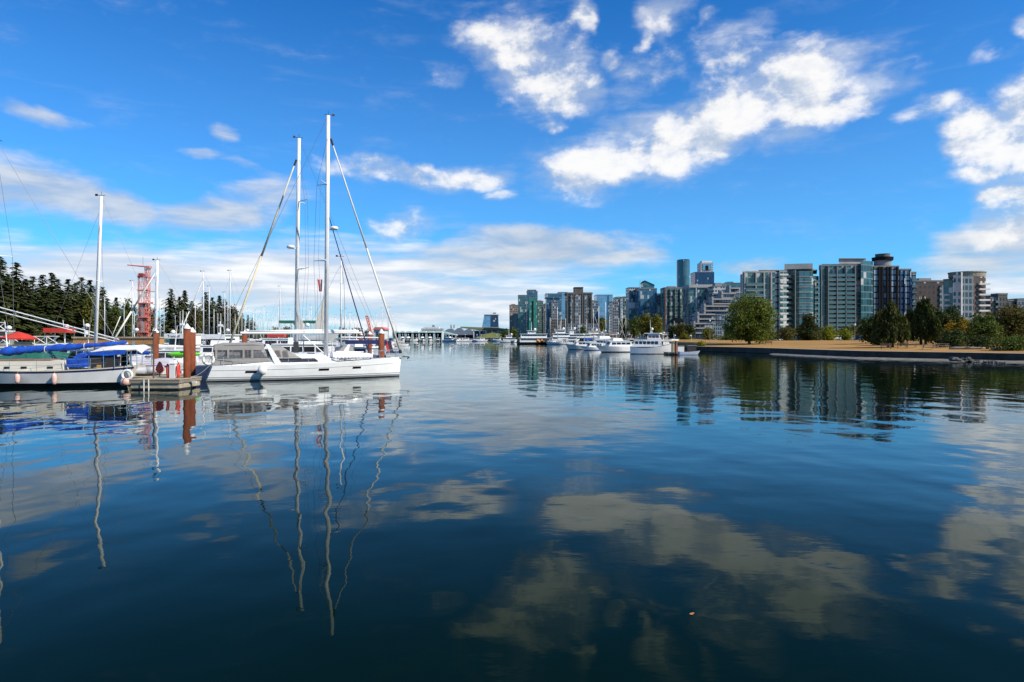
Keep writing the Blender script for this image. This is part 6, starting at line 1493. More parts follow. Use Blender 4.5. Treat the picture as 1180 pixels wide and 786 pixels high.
for i, (k, px, py, rz, H) in enumerate((('bare', 386, 366, .2, 12), ('white', 392.8, 357, W, 15), ('navy', 398, 364, .2, 13), ('bare', 402.5, 361, W + .2, 14), ('white', 407, 369, .3, 12), ('bare', 411.6, 365, W, 13), ('tan', 417, 370, .2, 12), ('white', 423, 371, W, 12), ('bare', 429.2, 365, .4, 14), ('blue', 433, 372, W, 12), ('bare', 447, 371, .2, 12))):
    marina(k, px, py, NAMES[i] + ' mast right of the tallest mast', rz, H, Ymin=110)

# ---- motor boats among them
C_fly = cruiser('motor_cruiser', 'x', 11.5, 3.8, gel, navy, True, None, True)
C_low = cruiser('motor_cruiser', 'x', 9.0, 3.2, gel, cv_blue, False, None, True, sharp=True, fb=(1.0, 1.05, 1.45))
C_red = cruiser('motor_cruiser', 'x', 9.0, 3.2, gel, navy, False, cv_red, True)
def motor(pr, px, Y, rz, label, sc=1.0, group=None): place(pr, (X(px, Y), Y, 0), rz, label, 'motor boat', group, sc=sc)
motor(C_red, 86, 76, .08, 'white motor boat with a bright red canopy, right of the red umbrella', .92)
def stern_boat(px0, px1, py, Y, label, name_text):
    """a cruiser moored stern towards us"""
    w = (px1 - px0) / F * Y; o = thing('motor_cruiser', (X((px0 + px1) / 2, Y), Y, 0), label, 'motor boat', rz=R(90)); t = Z(py, Y)
    h = Hull(10, w, (1.3, 1.35, 1.9), .92, .4, 1.0, 0, 0); h.mesh([(-.4, 0), (.06, 2), (.2, 1)], 3, 16).build('hull', [black_b, gel, navy, deckm], o)
    MB().box(1.6, 6.0, -w * .40, w * .40, 1.2, t - .12).build('cabin', gel, o); MB().box(.9, 6.6, -w * .46, w * .46, t - .115, t).build('cabin_roof', gel, o)
    for y0, y1 in ((-.36, -.13), (-.10, .10), (.13, .36)): MB().box(1.55, 1.65, y0 * w, y1 * w, 2.0, t - .55).build('window', win_b, o)
    b = MB()
    for i in range(7): y = -w * .44 + w * .88 * i / 6; b.bar((.1, y, 1.25), (.1, y, 2.15), .022, n=4)
    for zz in (1.55, 1.85, 2.15): b.bar((.1, -w * .44, zz), (.1, w * .44, zz), .025, n=5)
    b.build('stern_rail', white_sp, o)
    MB().box(.78, .86, -w * .46, w * .46, t - .62, t - .02).build('name_board', gel, o)
    text('lettering', name_text, .46, rubber, o, (.765, 0, t - .34), (R(90), 0, R(-90)), .006)
    b = MB(); b.bar((3, 0, t), (3, 0, t + 1.7), .05, n=5); b.bar((3, -.5, t + 1.0), (3, .5, t + 1.0), .03, n=5); b.box(2.8, 3.2, -.25, .25, t + 1.1, t + 1.3); b.build('mast', white_sp, o)
stern_boat(184.5, 208.5, 384.3, 84, 'white cruiser moored stern on with lettering under its roof, left of the big piles', 'Tranquil')
stern_boat(227, 257, 385.2, 86, 'white cruiser moored stern on, right of the two big rust piles', 'Aurora') if False else stern_boat(227, 257, 385.2, 86, 'white cruiser moored stern on, right of the two big rust piles', '. . .')
motor(C_low, 190, 66, W + .3, 'low white runabout half hidden behind the finger dock pedestal', .8)
motor(C_low, 110, 84, .2, 'low white cruiser below the tall lone pale mast', 1.0)
motor(C_fly, 272, 84, .15, 'white flybridge cruiser behind the grey cockpit enclosure', .85)
motor(C_low, 20, 70, .1, 'low white motor boat behind the blue sail cover at the left edge', .9)
for i, (pr, px, Y, rz, sc, lab) in enumerate(((C_low, 292, 96, .1, .9, 'white low cruiser seen through the grey cockpit enclosure'), (C_fly, 312, 118, W, .9, 'white flybridge cruiser behind the rear tall mast, left side'), (C_red, 331, 92, .1, .8, 'white boat with red canopy behind the spray hood of the large yacht'), (C_low, 402, 96, W, .9, 'white low cruiser behind the upturned dinghy'), (C_fly, 419, 128, .1, .85, 'white flybridge cruiser behind the rust piles by the bow'), (C_low, 447, 150, .2, .9, 'small white cruiser just beyond the red and white flag'), (C_fly, 246, 120, W, .8, 'white flybridge cruiser behind the stern on white cruiser'), (C_low, 165, 88, .1, .9, 'white low cruiser in front of the orange cedar float shed'), (C_low, 92, 74, W, .8, 'white low runabout behind the blue spray hood'))):
    motor(pr, px, Y, rz, lab, sc)
# green canopied trawler with its small steadying sails, and the white boats behind the two tall masts
t = cruiser('trawler_yacht', 'white trawler yacht with a long dark green canopy seen between the two tallest masts', 15.0, 4.6, gel, cv_green, False, None, True, 1.1, fb=(1.6, 1.5, 2.3)); t.location = (X(352, 104), 104, 0); t.rotation_euler = (0, 0, .12); t['_used'] = 1
MB().box(-3.6, 3.0, -1.5, 1.5, Z(372.6, 104), Z(369.6, 104)).build('awning', cv_green, t)
for sx in (-3.3, -1.2, 1, 2.7):
    for sd in (1, -1): MB().bar((sx, sd * 1.4, 2.9), (sx, sd * 1.4, Z(372.7, 104)), .03, n=5).build('awning_pole', inox, t)
def steady_sail(name, label, Y, pts, group=None):
    o = MB(); P = [(X(p, Y), Z(q, Y)) for p, q in pts]; cx, cz = P[0]
    n = len(P); o.add([(x - cx, 0, z - cz) for x, z in P] + [(x - cx, .05, z - cz) for x, z in P], [list(range(n)), list(range(n, 2 * n))[::-1]] + [(i, n + i, n + (i + 1) % n, (i + 1) % n) for i in range(n)])
    q = o.build(name, mat('worn_sail', (.74, .69, .58), .85, .12, .6)); q.location = (cx, Y, cz); return tag(q, label, 'sail')
steady_sail('steadying_sail', 'pale triangular sail set left of the tallest mast', 96, [(373.2, 341), (373.0, 379.5), (361, 379.0), (364.5, 369), (369, 356)])
steady_sail('steadying_sail', 'small pale sail curving down right of the rear tall mast', 97, [(344.5, 362), (348, 371), (352.8, 378.5), (343, 381), (342.4, 371)])
f = thing('flag', (X(368, 94), 94, Z(336, 94)), 'red and white flag flying high between the two tallest masts', 'flag')
b = MB(); rows = [[(x, .12 * math.sin(x * 4 + z * 2), z) for x in (-.45, -.15)] for z in (0, .7, 1.3)]; r0 = (0, 0); 
fz = Z(322, 94) - Z(336, 94)
b.sheet([[(-.25 + .2 * t + u * (.65 - .2 * t), .1 * math.sin(u * 3 + t * 2), fz * (1 - t)) for u in (0, .34)] for t in (0, .5, 1)]); b.mi = 1
b.sheet([[(-.25 + .2 * t + u * (.65 - .2 * t), .1 * math.sin(u * 3 + t * 2), fz * (1 - t)) for u in (.34, .67)] for t in (0, .5, 1)]); b.mi = 0
b.sheet([[(-.25 + .2 * t + u * (.65 - .2 * t), .1 * math.sin(u * 3 + t * 2), fz * (1 - t)) for u in (.67, 1)] for t in (0, .5, 1)]); b.build('cloth', [cv_red, cv_white], f)
MB().bar((-.27, 0, -4), (-.27, 0, fz + .2), .02, n=4).build('halyard', wire, f)
f = thing('flag', (X(443.5, 66), 66, Z(406, 66)), 'red and white flag hanging behind the rightmost rust pile', 'flag'); fz = Z(393, 66) - Z(406, 66)
b = MB(); b.sheet([[(u * .5 + .35 * (1 - t) * 0 + t * .25, .08 * math.sin(u * 4), fz * (1 - t)) for u in (0, .5)] for t in (0, .5, 1)]); b.mi = 1; b.sheet([[(u * .5 + t * .25, .08 * math.sin(u * 4), fz * (1 - t)) for u in (.5, 1.2)] for t in (0, .5, 1)]); b.build('cloth', [cv_red, mat('faded_pink_cloth', (.62, .30, .30), .8, .2, 2)], f); MB().bar((-.03, 0, -1.2), (-.03, 0, fz + .15), .02, n=4).build('staff', inox, f)
# navy covered boat and the white hulls just beyond the bow
o = sailboat('sailboat', 'white sailboat with long navy awning and cloths, behind the bow of the large yacht', 9.2, 3.0, 11.0, gel, navy, None, cv_navy, None, False, mastpos=.5, mast_r=.06)
o.location = (X(393, 66), 66, 0); o.rotation_euler = (0, 0, W + .25); o['_used'] = 1
MB().box(-4.3, -.4, -1.2, 1.2, Z(396.5, 66), Z(392.0, 66)).build('awning', cv_navy, o)
for sx in (-4.2, -2.4, -.6):
    for sd in (1, -1): MB().bar((sx, sd * 1.1, .9), (sx, sd * 1.1, Z(396.6, 66)), .025, n=5).build('awning_pole', inox, o)
MB().box(-4.2, -2.0, -1.22, 1.22, 1.02, 1.45).build('weather_cloth', cv_navy, o); MB().bar((-3.9, 0, Z(389.4, 66)), (0, 0, Z(388.8, 66)), .09, n=6).build('yard', white_sp, o)
motor(C_fly, 392, 82, W - .3, 'white flybridge motor boat behind the tallest mast foot', .8)
d_ = thing('rigid_tender', (X(366, 70), 70, Z(392, 70)), 'white tender hung in davits behind the long boom, between the tall masts', 'dinghy', rz=.1)
h = Hull(4.6, 1.7, (.55, .5, .8), .8, .45, .7, 0, -2.3); h.mesh([(-.1, 0), (.02, 0)], 1, 14).build('hull', [gel, conc_g], d_)
for i, x in enumerate((-1.6, 1.3)): k = MB(); k.bar((x, .9, .2), (x, 1.2, -2.2), .05, n=5); k.bar((x, .9, .2), (x, 0, .75), .04, n=5); k.build('davit', white_sp, d_)
motor(C_fly, 366, 76, .2, 'white motor yacht carrying a tender in davits behind the long boom', .95)
# the orange crane and the red roofed float beyond
o = thing('harbour_crane', (X(428, 240), 240, 0), 'small orange red crane standing beyond the masts, right of the dark slanted stay', 'crane'); lx = lambda p: X(p, 240) - X(428, 240); lz = lambda q: Z(q, 240)
b = MB()
for a, e in (((427.5, 386), (421.6, 364)), ((429, 386), (424, 364.5)), ((421.6, 364), (424, 364.5))): b.bar((lx(a[0]), 0, lz(a[1])), (lx(e[0]), 0, lz(e[1])), .22, n=4)
for i in range(6): q = i / 6; b.bar((lx(427.5 - 5.9 * q), 0, lz(386 - 22 * q)), (lx(429 - 5 * (q + .1)), 0, lz(386 - 21.5 * (q + .1))), .12, n=4)
b.build('jib', red_paint, o); MB().box(lx(424), lx(431), -1.5, 1.5, -.2, lz(386)).build('float', conc_g, o)
o = thing('float_house', (X(437, 260), 260, 0), 'floating house with a low orange red roof beyond the masts', 'building'); lx = lambda p: X(p, 260) - X(437, 260); lz = lambda q: Z(q, 260)
MB().box(lx(430.5), lx(443), 0, 8, 0, lz(380)).build('wall', gel2, o); MB().extr([(lx(429.5), lz(380) + .01), (lx(444.5), lz(380) + .01), (lx(441), lz(377)), (lx(432), lz(377))], -.6, 8.6).build('roof', red_paint, o); MB().box(lx(433), lx(436), -.06, -.004, .8, lz(382)).build('window', win_b, o)

# ------------------------------------------------------------------ teal boat sheds with boats inside, far left
teal_sh = mat('pale_teal_shed', (.50, .64, .62), .6, .15, .1)
SH = [(452, 460), (460.5, 467), (467.5, 475), (475.5, 482.5), (483, 491), (491.5, 500), (500.5, 509.5)]
for i, (a, e) in enumerate(SH):
    Y = 560; o = thing('boat_shed', (X((a + e) / 2, Y), Y, 0), 'pale teal open fronted boat shed, %s from the left in the far row' % NAMES[i], 'boat shed', group='teal boat sheds'); lx = lambda p: X(p, Y) - X((a + e) / 2, Y)
    zt = Z(382.2, Y); wl = .55
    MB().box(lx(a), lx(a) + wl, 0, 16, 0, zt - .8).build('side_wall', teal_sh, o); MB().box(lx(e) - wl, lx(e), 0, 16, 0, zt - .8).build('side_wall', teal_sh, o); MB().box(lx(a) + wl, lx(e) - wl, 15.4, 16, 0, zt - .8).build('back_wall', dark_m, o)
    MB().extr([(lx(a) - .2, zt - .8), (lx(e) + .2, zt - .8), (lx(e) - .6, zt + .1), ((lx(a) + lx(e)) / 2, zt + .5), (lx(a) + .6, zt + .1)], -.5, 16.2).build('roof', teal_sh, o)
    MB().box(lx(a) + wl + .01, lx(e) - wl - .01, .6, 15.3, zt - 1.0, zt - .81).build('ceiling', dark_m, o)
o = thing('boat_shed', (X(517, 580), 580, 0), 'long pale teal shed wing with dark openings, right end of the far shed row', 'boat shed', group='teal boat sheds'); lx = lambda p: X(p, 580) - X(517, 580)
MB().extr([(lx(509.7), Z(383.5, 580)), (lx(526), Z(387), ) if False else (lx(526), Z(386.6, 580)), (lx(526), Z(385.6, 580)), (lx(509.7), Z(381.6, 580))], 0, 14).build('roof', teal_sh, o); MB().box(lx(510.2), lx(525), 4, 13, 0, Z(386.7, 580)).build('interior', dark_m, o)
for i in range(5): MB().box(lx(510 + 3.6 * i), lx(510.5 + 3.6 * i), .2, .9, 0, Z(384 + .62 * i, 580)).build('column', teal_sh, o)
for i, (px, pr, rz) in enumerate(((456, C_low, 1.3), (464, C_fly, -1.4), (471, C_fly, -1.2), (479, C_low, -1.8), (487, C_fly, -1.4), (495.5, C_fly, -1.5), (505, C_low, -1.2), (519, C_fly, -.6), (528, C_low, .3), (538, C_low, .2), (548, C_low, W), (556, C_low, .3), (571, C_low, W - .2))):
    motor(pr, px, 548 if px < 512 else 500 + px - 500, rz, ('small white boat at the far teal sheds, ' if px < 512 else 'tiny white boat on the far water right of the teal sheds, ') + NAMES[i if px < 512 else i - 7] + ' from the left', 1.15, 'white boats at the far shore')

# ------------------------------------------------------------------ passenger boats and yachts off the city
def ferry(label, px0, px1, Y, rows, hullm, rz=0.0, name='passenger_ferry', band=None):
    """rows = (px start, px end, photo row of the deck's top, windowed, material)"""
    L = (px1 - px0) / F * Y; cx = X((px0 + px1) / 2, Y); o = thing(name, (cx, Y, 0), label, 'ferry', rz=rz); B = L * .2 if L * .2 > 6 else 6
    lx = lambda p: X(p, Y) - cx; lz = lambda q: Z(q, Y)
    zt = lz(rows[0][2]); h = Hull(L, B, (zt, zt, zt + .7), .85, .35, L * .06, 0, -L / 2)
    h.mesh([(-.5, 0), (.25, 1)] + ([(-9.35, 2)] if band else []), 3, 20).build('hull', [black_b, hullm, band or gel, deckm], o)
    z = zt; w = B * .84
    for (a, e, q, win, m) in rows[1:]:
        z1 = lz(q); MB().box(lx(a), lx(e), -w / 2, w / 2, z + .003, z1).build('deckhouse', m, o)
        MB().box(lx(a) - .5, lx(e) + .5, -w / 2 - .35, w / 2 + .35, z1 + .002, z1 + .16).build('deck_edge', gel, o)
        if win:
            hh = z1 - z
            for sd in (-1, 1): MB().box(lx(a) + .5, lx(e) - .5, sd * w / 2 - .04, sd * w / 2 + .04, z + hh * .46, z + hh * .76).build('window_band', win_m, o)
        z = z1 + .16; w *= .93
    b = MB(); k = 10
    for i in range(k): x = lx(rows[1][0]) + (lx(rows[1][1]) - lx(rows[1][0])) * i / (k - 1); b.bar((x, -B * .42, zt), (x, -B * .42, zt + 1.05), .04, n=4)
    b.bar((lx(rows[1][0]), -B * .42, zt + 1.05), (lx(rows[1][1]), -B * .42, zt + 1.05), .05, n=4); b.build('railing', gel, o)
    xm = lx((rows[-1][0] + rows[-1][1]) / 2); b = MB(); b.bar((xm, 0, z), (xm, 0, z + 4.2), .16, .07, 5); b.bar((xm, -1.1, z + 2.6), (xm, 1.1, z + 2.6), .07, n=4); b.build('mast', gel, o); b = MB(); b.smooth = True; b.lathe([(.2, z + .1), (.55, z + .3), (.55, z + .9), (.2, z + 1.2)], (xm + 1.6, 0, 0), 10); b.build('radar_dome', gel, o)
    return o
Yf = 330
o = ferry('passenger ferry with black hull and orange lifeboats, leftmost of the big boats', 596, 636, Yf, ((0, 0, 394.2), (599, 634, 389.6, True, gel), (600, 630, 385.0, True, gel), (608, 617, 381.4, True, gel)), black_b)
for i in range(3):
    q = thing('lifeboat', (X(619.5 + 4.6 * i, Yf) , Yf - 4.0, Z(392.8, Yf)), 'orange covered lifeboat on the black hulled ferry, ' + ('nearest its bow mast', 'middle of the three', 'nearest its stern')[i], 'lifeboat', group='orange lifeboats of the ferry'); b = MB(); b.smooth = True; b.lathe([(.1, -.9), (.55, -.6), (.68, 0), (.55, .6), (.1, .9)], (0, 0, 0), 10, axis='X'); b.build('hull', mat('orange_lifeboat', (.70, .27, .05), .5, .15, 1.0), q); MB().box(-.3, .3, -.25, .25, .5, .8).build('hatch', mat('orange_lifeboat', (.7, .27, .05)), q)
o = ferry('white passenger boat with a row of dark portholes, second of the big boats', 632.5, 668, Yf - 8, ((0, 0, 392.2), (636, 664, 388.4, True, gel), (637, 656, 384.4, True, gel), (640, 651, 380.6, True, gel)), gel, band=None)
for i in range(9): MB().box(X(641 + 2.3 * i, Yf - 8) - o.location.x, X(642.4 + 2.3 * i, Yf - 8) - o.location.x, -4.2, -3.4, Z(395, Yf - 8), Z(393.6, Yf - 8)).build('porthole', win_m, o)
ferry('long white two deck excursion boat behind the sailboat masts', 655, 716, Yf + 30, ((0, 0, 393.0), (658, 712, 388.8, True, gel), (660, 700, 384.8, True, gel), (678, 690, 381.8, True, gel)), gel, band=navy)
ferry('white harbour ferry with slanted funnel between the portholed boat and the masts', 648, 690, Yf + 14, ((0, 0, 393.4), (652, 688, 389.2, True, gel), (655, 680, 385.6, True, gel), (656, 661, 380.2, False, gel)), gel, band=grey_st)
o = ferry('blurred white launch leaving a pale wake, left of the black hulled ferry', 576, 596, 420, ((0, 0, 392.4), (580, 594, 389.5, True, gel), (583, 590, 386.5, True, gel)), gel)
# sailboats moored off the city
G2 = 'sailboats moored below the downtown towers'
for i, (k, px, py, rz, H) in enumerate((('bare', 634, 366, .2, 14), ('white', 642.4, 354, W, 17), ('bare', 646.6, 365, .3, 14), ('navy', 651.7, 367, W, 13), ('white', 668, 363, .2, 14), ('bare', 676, 368, W, 13), ('blue', 683.8, 357, .3, 15), ('white', 690, 353, W + .2, 16), ('navy', 697.8, 348, .2, 17), ('bare', 702.5, 364, W, 14), ('green', 713, 366, .3, 12), ('white', 716.8, 356, .1, 15), ('blue', 721.2, 366, W, 13), ('tan', 731.6, 369, .3, 12), ('bare', 739, 372, W, 12), ('white', 777, 370, .3, 12))):
    marina(k, px, py, NAMES[i] + ' mast from the left below the downtown towers', rz, H, G2, Ymin=175)
# the sleek yacht, the trawler yacht at the end and the little dock
def big_yacht():
    Y = 150; o = cruiser('sleek_motor_yacht', 'low sleek white motor yacht with pointed bow to the left, beside the trawler yacht', 13.5, 3.9, gel, black_b, False, None, False, .9, sharp=True, fb=(1.5, 1.5, 1.75)); o.location = (X(708, Y), Y, 0); o.scale = (.68, .75, .85); o.rotation_euler = (0, 0, W + .3); o['_used'] = 1
    k = MB(); k.bar((-5, 0, 1.5), (-6.4, 0, 4.6), .05, n=5); k.bar((-3, 1.2, 2.8), (-4.2, 1.2, 5.4), .03, n=4); k.build('antenna', white_sp, o)
    k = MB(); k.box(-6.2, -3.6, -1.6, 1.6, 3.3, 3.42); k.bar((-6, 1.5, 1.5), (-6, 1.5, 3.3), .04, n=5); k.bar((-6, -1.5, 1.5), (-6, -1.5, 3.3), .04, n=5); k.build('hard_top', gel, o)
    Y = 133; L = 12.4;  o = thing('trawler_yacht', (X(752.5, Y), Y, 0), 'big white trawler yacht with rounded wheelhouse and radar mast, bow to the right', 'motor boat', rz=-.22)
    h = Hull(L, 4.3, (1.55, 1.45, 2.55), .85, .4, 1.1, 0, -L / 2, 2.2, .93, 1.0); h.mesh([(-.5, 0), (.12, 1), (-9.06, 2)], 3, 22).build('hull', [black_b, gel, mat('tan_rub_rail', (.35, .22, .12), .6, .2, 1.0), deckm], o)
    b = MB(); trunk_cabin(b, -5.2, 2.6, 3.5, 2.9, 1.5, 2.95, .2, .5, .15, .05); cab = b.build('cabin', gel, o)
    for sd in (-1, 1):
        for i in range(6):
            a = -4.8 + i * 1.08; y = sd * (1.72 - .035 * i - .10); MB().box(a, a + .8, y - .06, y + .06, 2.05, 2.62).build('window', win_m, cab)
    b = MB(); trunk_cabin(b, -1.6, 2.3, 3.0, 2.5, 2.96, 4.05, .2, .55, .12, .08); wh = b.build('wheelhouse', gel, o)
    for sd in (-1, 1):
        for i in range(3): a = -1.2 + i * 1.0; y = sd * (1.44 - .06 * i - .06); MB().box(a, a + .82, y - .06, y + .06, 3.35, 3.82).build('window', mat('brown_tinted_window', (.16, .07, .05), .15, .2, 1.0), wh)
    for y in (-.85, 0, .85): MB().box(1.98, 2.12, y - .36, y + .36, 3.35, 3.82).build('windscreen', mat('brown_tinted_window', (.16, .07, .05)), wh)
    MB().prism([(-2.4, -1.6), (1.9, -1.45), (2.5, 0), (1.9, 1.45), (-2.4, 1.6)], 4.14, 4.30).build('wheelhouse_roof', gel, o)
    b = MB()
    for i in range(5): b.bar((-4.8 + .7 * i, -1.7, 2.96), (-4.8 + .7 * i, -1.7, 3.7), .03, n=4); b.bar((-4.8 + .7 * i, 1.7, 2.96), (-4.8 + .7 * i, 1.7, 3.7), .03, n=4)
    for sd in (-1, 1): b.bar((-4.8, sd * 1.7, 3.7), (-2, sd * 1.7, 3.7), .035, n=4)
    b.build('boat_deck_rail', inox, o)
    b = MB(); b.bar((-.6, 0, 4.3), (-.8, 0, 7.0), .10, .04, 6); b.bar((-.7, -.8, 5.7), (-.7, .8, 5.7), .04, n=4); b.bar((-.2, 0, 4.3), (-.7, 0, 5.6), .06, n=5); b.build('mast', gel, o); b = MB(); b.smooth = True; b.lathe([(.2, 4.9), (.36, 5.0), (.36, 5.25), (.15, 5.4)], (-.25, 0, 0), 12); b.build('radar_dome', gel, o)
    b = MB(); rails(b, h, [.52, .62, .72, .82, .91, .98], .8, .022, .08); b.build('bow_rail', inox, o)
    b = MB(); trunk_cabin(b, 2.7, 4.6, 2.3, 1.6, 1.9, 2.45, .1, .3, .1, .05); b.build('fore_cabin', gel, o); o.scale = (.70, .78, .95)
    MB().add([(-3.9, -1.2, 3.0), (-2.3, -1.2, 3.0), (-2.1, -.4, 3.45), (-4.1, -.4, 3.45), (-3.9, .6, 3.0), (-2.3, .6, 3.0), (-2.1, .4, 3.45), (-4.1, .4, 3.45)], [(0, 1, 2, 3), (4, 7, 6, 5), (0, 4, 5, 1), (1, 5, 6, 2), (2, 6, 7, 3), (3, 7, 4, 0)]).build('tender', cv_tan, o)
    Y = 127; o = dock('floating_dock', 'low wooden float with stacked gear at the right of the trawler yacht', X(770, Y), X(801, Y), Y, Y + 4, .45)
    for i, (px, w, hh, m, lab) in enumerate(((777, .9, 1.7, woodd, 'brown upright locker on the small float beside the trawler yacht'), (784, 1.2, 1.1, gel2, 'white box on the small float beside the trawler yacht'), (797, 1.5, 1.2, rubber, 'dark crate at the right end of the small float'))):
        q = thing('locker', (X(px, Y + 1.6), Y + 1.6, .45), lab, 'box'); MB().box(-w / 2, w / 2, -.5, .5, 0, hh).build('body', m, q); MB().box(-w / 2 - .05, w / 2 + .05, -.55, .55, hh + .002, hh + .1).build('lid', conc_g, q)
    q = thing('skiff', (X(791, Y + 1), Y - 1.2, 0), 'small pale blue skiff tied along the little float', 'dinghy', rz=.05); h = Hull(4.0, 1.5, (.62, .55, .8), .8, .45, .5, 0, -2); h.mesh([(-.2, 0), (.05, 1)], 2, 14).build('hull', [black_b, mat('pale_blue_paint', (.50, .56, .64), .4, .15, 1), cv_grey], q); MB().box(-.3, .0, -.6, .6, .56, .62).build('thwart', teak, q)
    q = thing('mooring_pile', (X(777.5, Y + .5), Y - .3, 0), 'rusty brown post at the left end of the small float', 'pile'); MB().bar((0, 0, -1), (0, 0, 2.4), .2, n=10).build('post', orange_m, q); MB().bar((0, 0, 2.4), (0, 0, 2.62), .22, .05, 10).build('cap', rubber, q)
    dock('floating_dock', 'long low marina float running behind the trawler yacht', X(692, 175), X(772, 175), 176, 178.5, .5)
big_yacht()
C_dark = cruiser('fishing_boat', 'x', 10.0, 3.6, gel2, grey_st, False, cv_green, True, .9)
motor(C_dark, 669, 182, W + .2, 'white fishing boat with a green canopy, left of the sleek yacht', .85)
motor(C_low, 682, 172, W + .4, 'white low cruiser moored just left of the sleek yacht', .75, 'cruisers off the city')
motor(C_fly, 716, 185, .3, 'white flybridge cruiser showing between the sleek yacht and the trawler yacht', .9, 'cruisers off the city')
motor(C_low, 690, 200, W, 'white cruiser behind the bow of the sleek yacht', 1.0, 'cruisers off the city')
motor(C_fly, 702, 215, .2, 'white cruiser behind the sleek yacht cabin', 1.1, 'cruisers off the city')
motor(C_low, 768, 205, .4, 'white cruiser behind the bow of the trawler yacht', 1.0, 'cruisers off the city')
motor(C_fly, 781, 212, .2, 'white cruiser behind the small gear float', .8, 'cruisers off the city')
motor(C_low, 793, 200, W, 'low white boat near the yellow green bush on the seawall', .8, 'cruisers off the city')

# the crowd of far masts beyond the paired tall ones
fm = random.Random(21)
for i in range(30):
    px = 284 + i * 6.0 + fm.uniform(-2, 2); Y = fm.uniform(240, 430); H = fm.uniform(11, 16); pr, h0 = HT[('bare', 'white', 'navy', 'tan')[i % 4]]
    place(pr, (X(px, Y), Y, 0), fm.choice((0, W)) + fm.uniform(-.4, .4), 'small far sailboat with bare mast in the crowd of masts at the far docks', 'sailboat', 'far sailboats at the outer docks', sc=H / h0)

# ------------------------------------------------------------------ small things in the park
def at_lawn(px, Y): return (X(px, Y), Y, gz(X(px, Y), Y))
def bench(px, Y, label, rz):
    o = thing('park_bench', at_lawn(px, Y), label, 'bench', rz=rz, group='park benches')
    b = MB(); [b.box(-.9, .9, -.22 + .16 * i, -.10 + .16 * i, .43, .47) for i in range(3)]; b.build('seat', teak, o); b = MB(); [b.box(-.9, .9, .28, .32, .58 + .15 * i, .69 + .15 * i) for i in range(3)]; b.build('backrest', teak, o)
    for x in (-.7, .7): k = MB(); k.box(x - .04, x + .04, -.2, .28, 0, .425); k.box(x - .04, x + .04, .33, .38, 0, 1.0); k.build('leg', rubber, o)
bench(885.5, 165, 'park bench on the lawn right of the big round tree', -.4)
bench(1021, 116, 'park bench under the left weeping willow', -.5)
bench(1040, 118, 'park bench between the two weeping willows', -.5)
def table(px, Y, label, rz):
    o = thing('picnic_table', at_lawn(px, Y), label, 'table', rz=rz, group='picnic tables'); MB().box(-.95, .95, -.38, .38, .72, .77).build('top', woodd, o)
    for y in (-.75, .75): MB().box(-.95, .95, y - .13, y + .13, .42, .46).build('seat', woodd, o)
    for x in (-.7, .7): k = MB(); k.bar((x, -.6, 0), (x, -.2, .715), .05, n=4); k.bar((x, .6, 0), (x, .2, .715), .05, n=4); k.box(x - .04, x + .04, -.8, .8, .33, .415); k.build('leg', woodd, o)
table(1050, 119, 'wooden picnic table right of the left willow, farther one', -.3)
table(1070, 110, 'wooden picnic table right of the left willow, nearest the water', -.4)
table(1086, 114, 'wooden picnic table near the pale logs', -.3)
for i, (px, Y, L, lab) in enumerate(((1108, 108, 3.4, 'pale driftwood log on the lawn edge, left one of three'), (1124, 107, 2.6, 'pale driftwood log on the lawn edge, middle one of three'), (1152, 104, 2.4, 'pale driftwood log on the lawn edge, right one of three'))):
    p = at_lawn(px, Y); b = MB(); b.smooth = True; rr = random.Random(i); b.lathe([(.05, -L / 2 - .04), (.20, -L / 2), (.24, -L / 5), (.22, L / 5), (.18, L / 2), (.04, L / 2 + .04)], (0, 0, 0), 10, axis='X'); o = b.build('driftwood_log', mat('driftwood', (.27, .23, .18), .9, .3, 1.5, stretch=(.3, 1, 1))); o.location = (p[0], p[1], p[2] + .2); o.rotation_euler = (0, 0, -.35 + .1 * i); tag(o, lab, 'log', 'driftwood logs')
# parked cars behind the lawn
def car(paint, label):
    o = thing('parked_car', (0, 0, 0), label, 'car', group='cars parked behind the lawn')
    b = MB(); b.extr([(-2.1, .3), (2.1, .3), (2.15, .62), (1.95, .82), (1.0, .92), (-1.6, .95), (-2.1, .85)], -.85, .85); b.build('body', paint, o)
    b = MB(); trunk_cabin(b, -1.7, 1.1, 1.6, 1.55, .93, 1.45, .45, .75, .14, .03); b.build('cabin', win_b, o); MB().prism([(-1.2, -.6), (.3, -.58), (.3, .58), (-1.2, .6)], 1.47, 1.52).build('roof', paint, o)
    for x in (-1.3, 1.3):
        for y in (-.8, .8): k = MB(); k.lathe([(.31, -.1), (.31, .1)], (x, y, .31), 14, axis='Y'); k.build('wheel', rubber, o)
    for y in (-.6, .6): MB().box(2.06, 2.16, y - .16, y + .16, .60, .72).build('headlight', conc_w, o)
    return o
cw = car(gel, 'x'); cd = car(mat('dark_car_paint', (.02, .022, .028), .2, .2, 1), 'x'); cs = car(mat('silver_car_paint', (.38, .39, .41), .3, .1, 1, metal=.5), 'x')
for i, (pr, px, Y, lab) in enumerate(((cw, 900, 214, 'white car parked beyond the lawn left of the dark dome evergreen'), (cs, 909, 214, 'silver car parked beyond the lawn beside the white one'), (cd, 916, 213, 'dark car parked against the left side of the dome evergreen'), (cw, 966, 214, 'white car parked behind the two lime bushes'), (cs, 981, 210, 'silver car parked right of the lime bushes'), (cd, 992, 206, 'dark car parked left of the low domed tree'))):
    place(pr, at_lawn(px, Y), .15 + .05 * i, lab, 'car', 'cars parked behind the lawn')
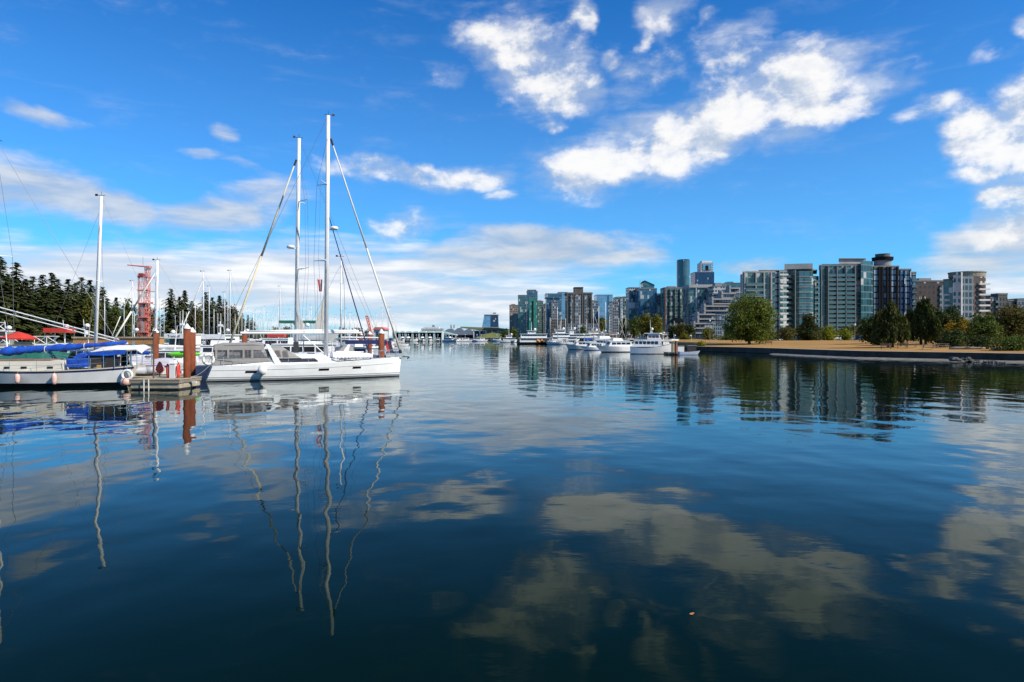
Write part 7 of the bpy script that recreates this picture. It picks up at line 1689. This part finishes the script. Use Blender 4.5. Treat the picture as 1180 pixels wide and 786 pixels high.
def lamp(px, Y, h, label):
    o = thing('lamp_post', at_lawn(px, Y), label, 'lamp post', group='lamp posts'); MB().bar((0, 0, 0), (0, 0, h), .07, .05, 7).build('pole', conc_g, o); b = MB(); b.smooth = True; b.lathe([(.05, h), (.24, h + .12), (.26, h + .34), (.10, h + .52)], (0, 0, 0), 12); b.build('lantern', conc_w, o)
lamp(985, 175, 4.2, 'slim lamp post with a pale globe left of the low domed tree')
lamp(818, 190, 6.5, 'slim grey lamp post in front of the white terraces')
o = thing('round_sign', at_lawn(1052.5, 150), 'small round white sign between the two weeping willows', 'sign'); MB().bar((0, 0, 0), (0, 0, 1.5), .05, n=6).build('pole', conc_g, o); MB().lathe([(.55, -.04), (.55, .04)], (0, 0, 1.9), 18, axis='Y').build('disc', gel, o)
o = thing('notice_post', at_lawn(1085.5, 118), 'upright brown wooden board at the left end of the dark bushes', 'sign'); MB().box(-.25, .25, -.05, .05, .2, 1.6).build('board', mat('brown_board', (.14, .065, .04), .85, .2, 2), o); MB().box(-.05, .05, .06, .16, 0, 1.7).build('post', bark, o)
# boulders at the foot of the wall on the right
rr = random.Random(9); rk = [mat('boulder_pale', (.26, .235, .19), .9, .3, 1.0, bump=.6), mat('boulder_grey', (.13, .118, .10), .9, .4, 1.0, bump=.6), mat('boulder_dark', (.055, .052, .05), .9, .4, 1.0, bump=.6)]
def boulder(m, seed, name):
    r = random.Random(seed); b = bmesh.new(); bmesh.ops.create_icosphere(b, subdivisions=3, radius=.5); off = [Vector((r.gauss(0, 1), r.gauss(0, 1), r.gauss(0, 1))).normalized() for _ in range(11)]; cut = [r.uniform(.27, .42) for _ in off]
    for v in b.verts:
        for n, c in zip(off, cut):
            d = v.co.dot(n)
            if d > c: v.co -= n * (d - c)
        v.co.x *= 1.25; v.co.z *= .8
    me = bpy.data.meshes.new(name); b.to_mesh(me); b.free(); me.materials.append(m); o = bpy.data.objects.new(name, me); COL.objects.link(o); return o
BP = [boulder(rk[(0, 1, 2, 2, 1, 2, 2, 1, 2)[i]], i, 'boulder') for i in range(9)]
spots = []
for i in range(52):
    px = rr.uniform(1098, 1164); q = (px - 1098) / 66; Y = WY(417.0 + 1.6 * q) + rr.uniform(-.2, 1.6) * (.4 + .6 * math.sin(math.pi * q)); spots.append((px, Y, rr.uniform(.35, 1.0) * (1.0 if rr.random() < .2 else .62)))
for i, (px, Y, s_) in enumerate(spots):
    pale = (0, 1, 2, 2, 1, 2, 2, 1, 2)[i % 9]; lab = ('pale boulder', 'mid grey boulder', 'dark wet boulder')[pale] + ' in the heap of rocks at the foot of the seawall'
    z = .0 + .42 * max(0, (Y - 87.5) / 3)
    place(BP[i % 9], (X(px, Y), Y, z), rr.uniform(0, 6.28), lab, 'boulder', 'rocks at the seawall foot: ' + ('pale', 'grey', 'dark')[pale], sc=(s_, s_, s_ * rr.uniform(.7, 1.1)))
# bare bank of shingle behind the rocks

# a fallen leaf afloat in the near water
b = MB(); b.sheet([[(-.06, -.02, .012), (-.05, .02, .016)], [(-.01, -.045, .008), (0, .045, .012)], [(.04, -.03, .014), (.05, .03, .018)], [(.09, -.004, .02), (.09, .004, .02)]])
o = b.build('fallen_leaf', mat('orange_leaf', (.45, .17, .03), .7, .2, 5.0)); o.scale = (.5, .5, .6); o.location = (X(797, WY(708)), WY(708), 0); o.rotation_euler = (0, 0, .6); tag(o, 'small orange leaf afloat on the dark water, lower right of centre', 'leaf')
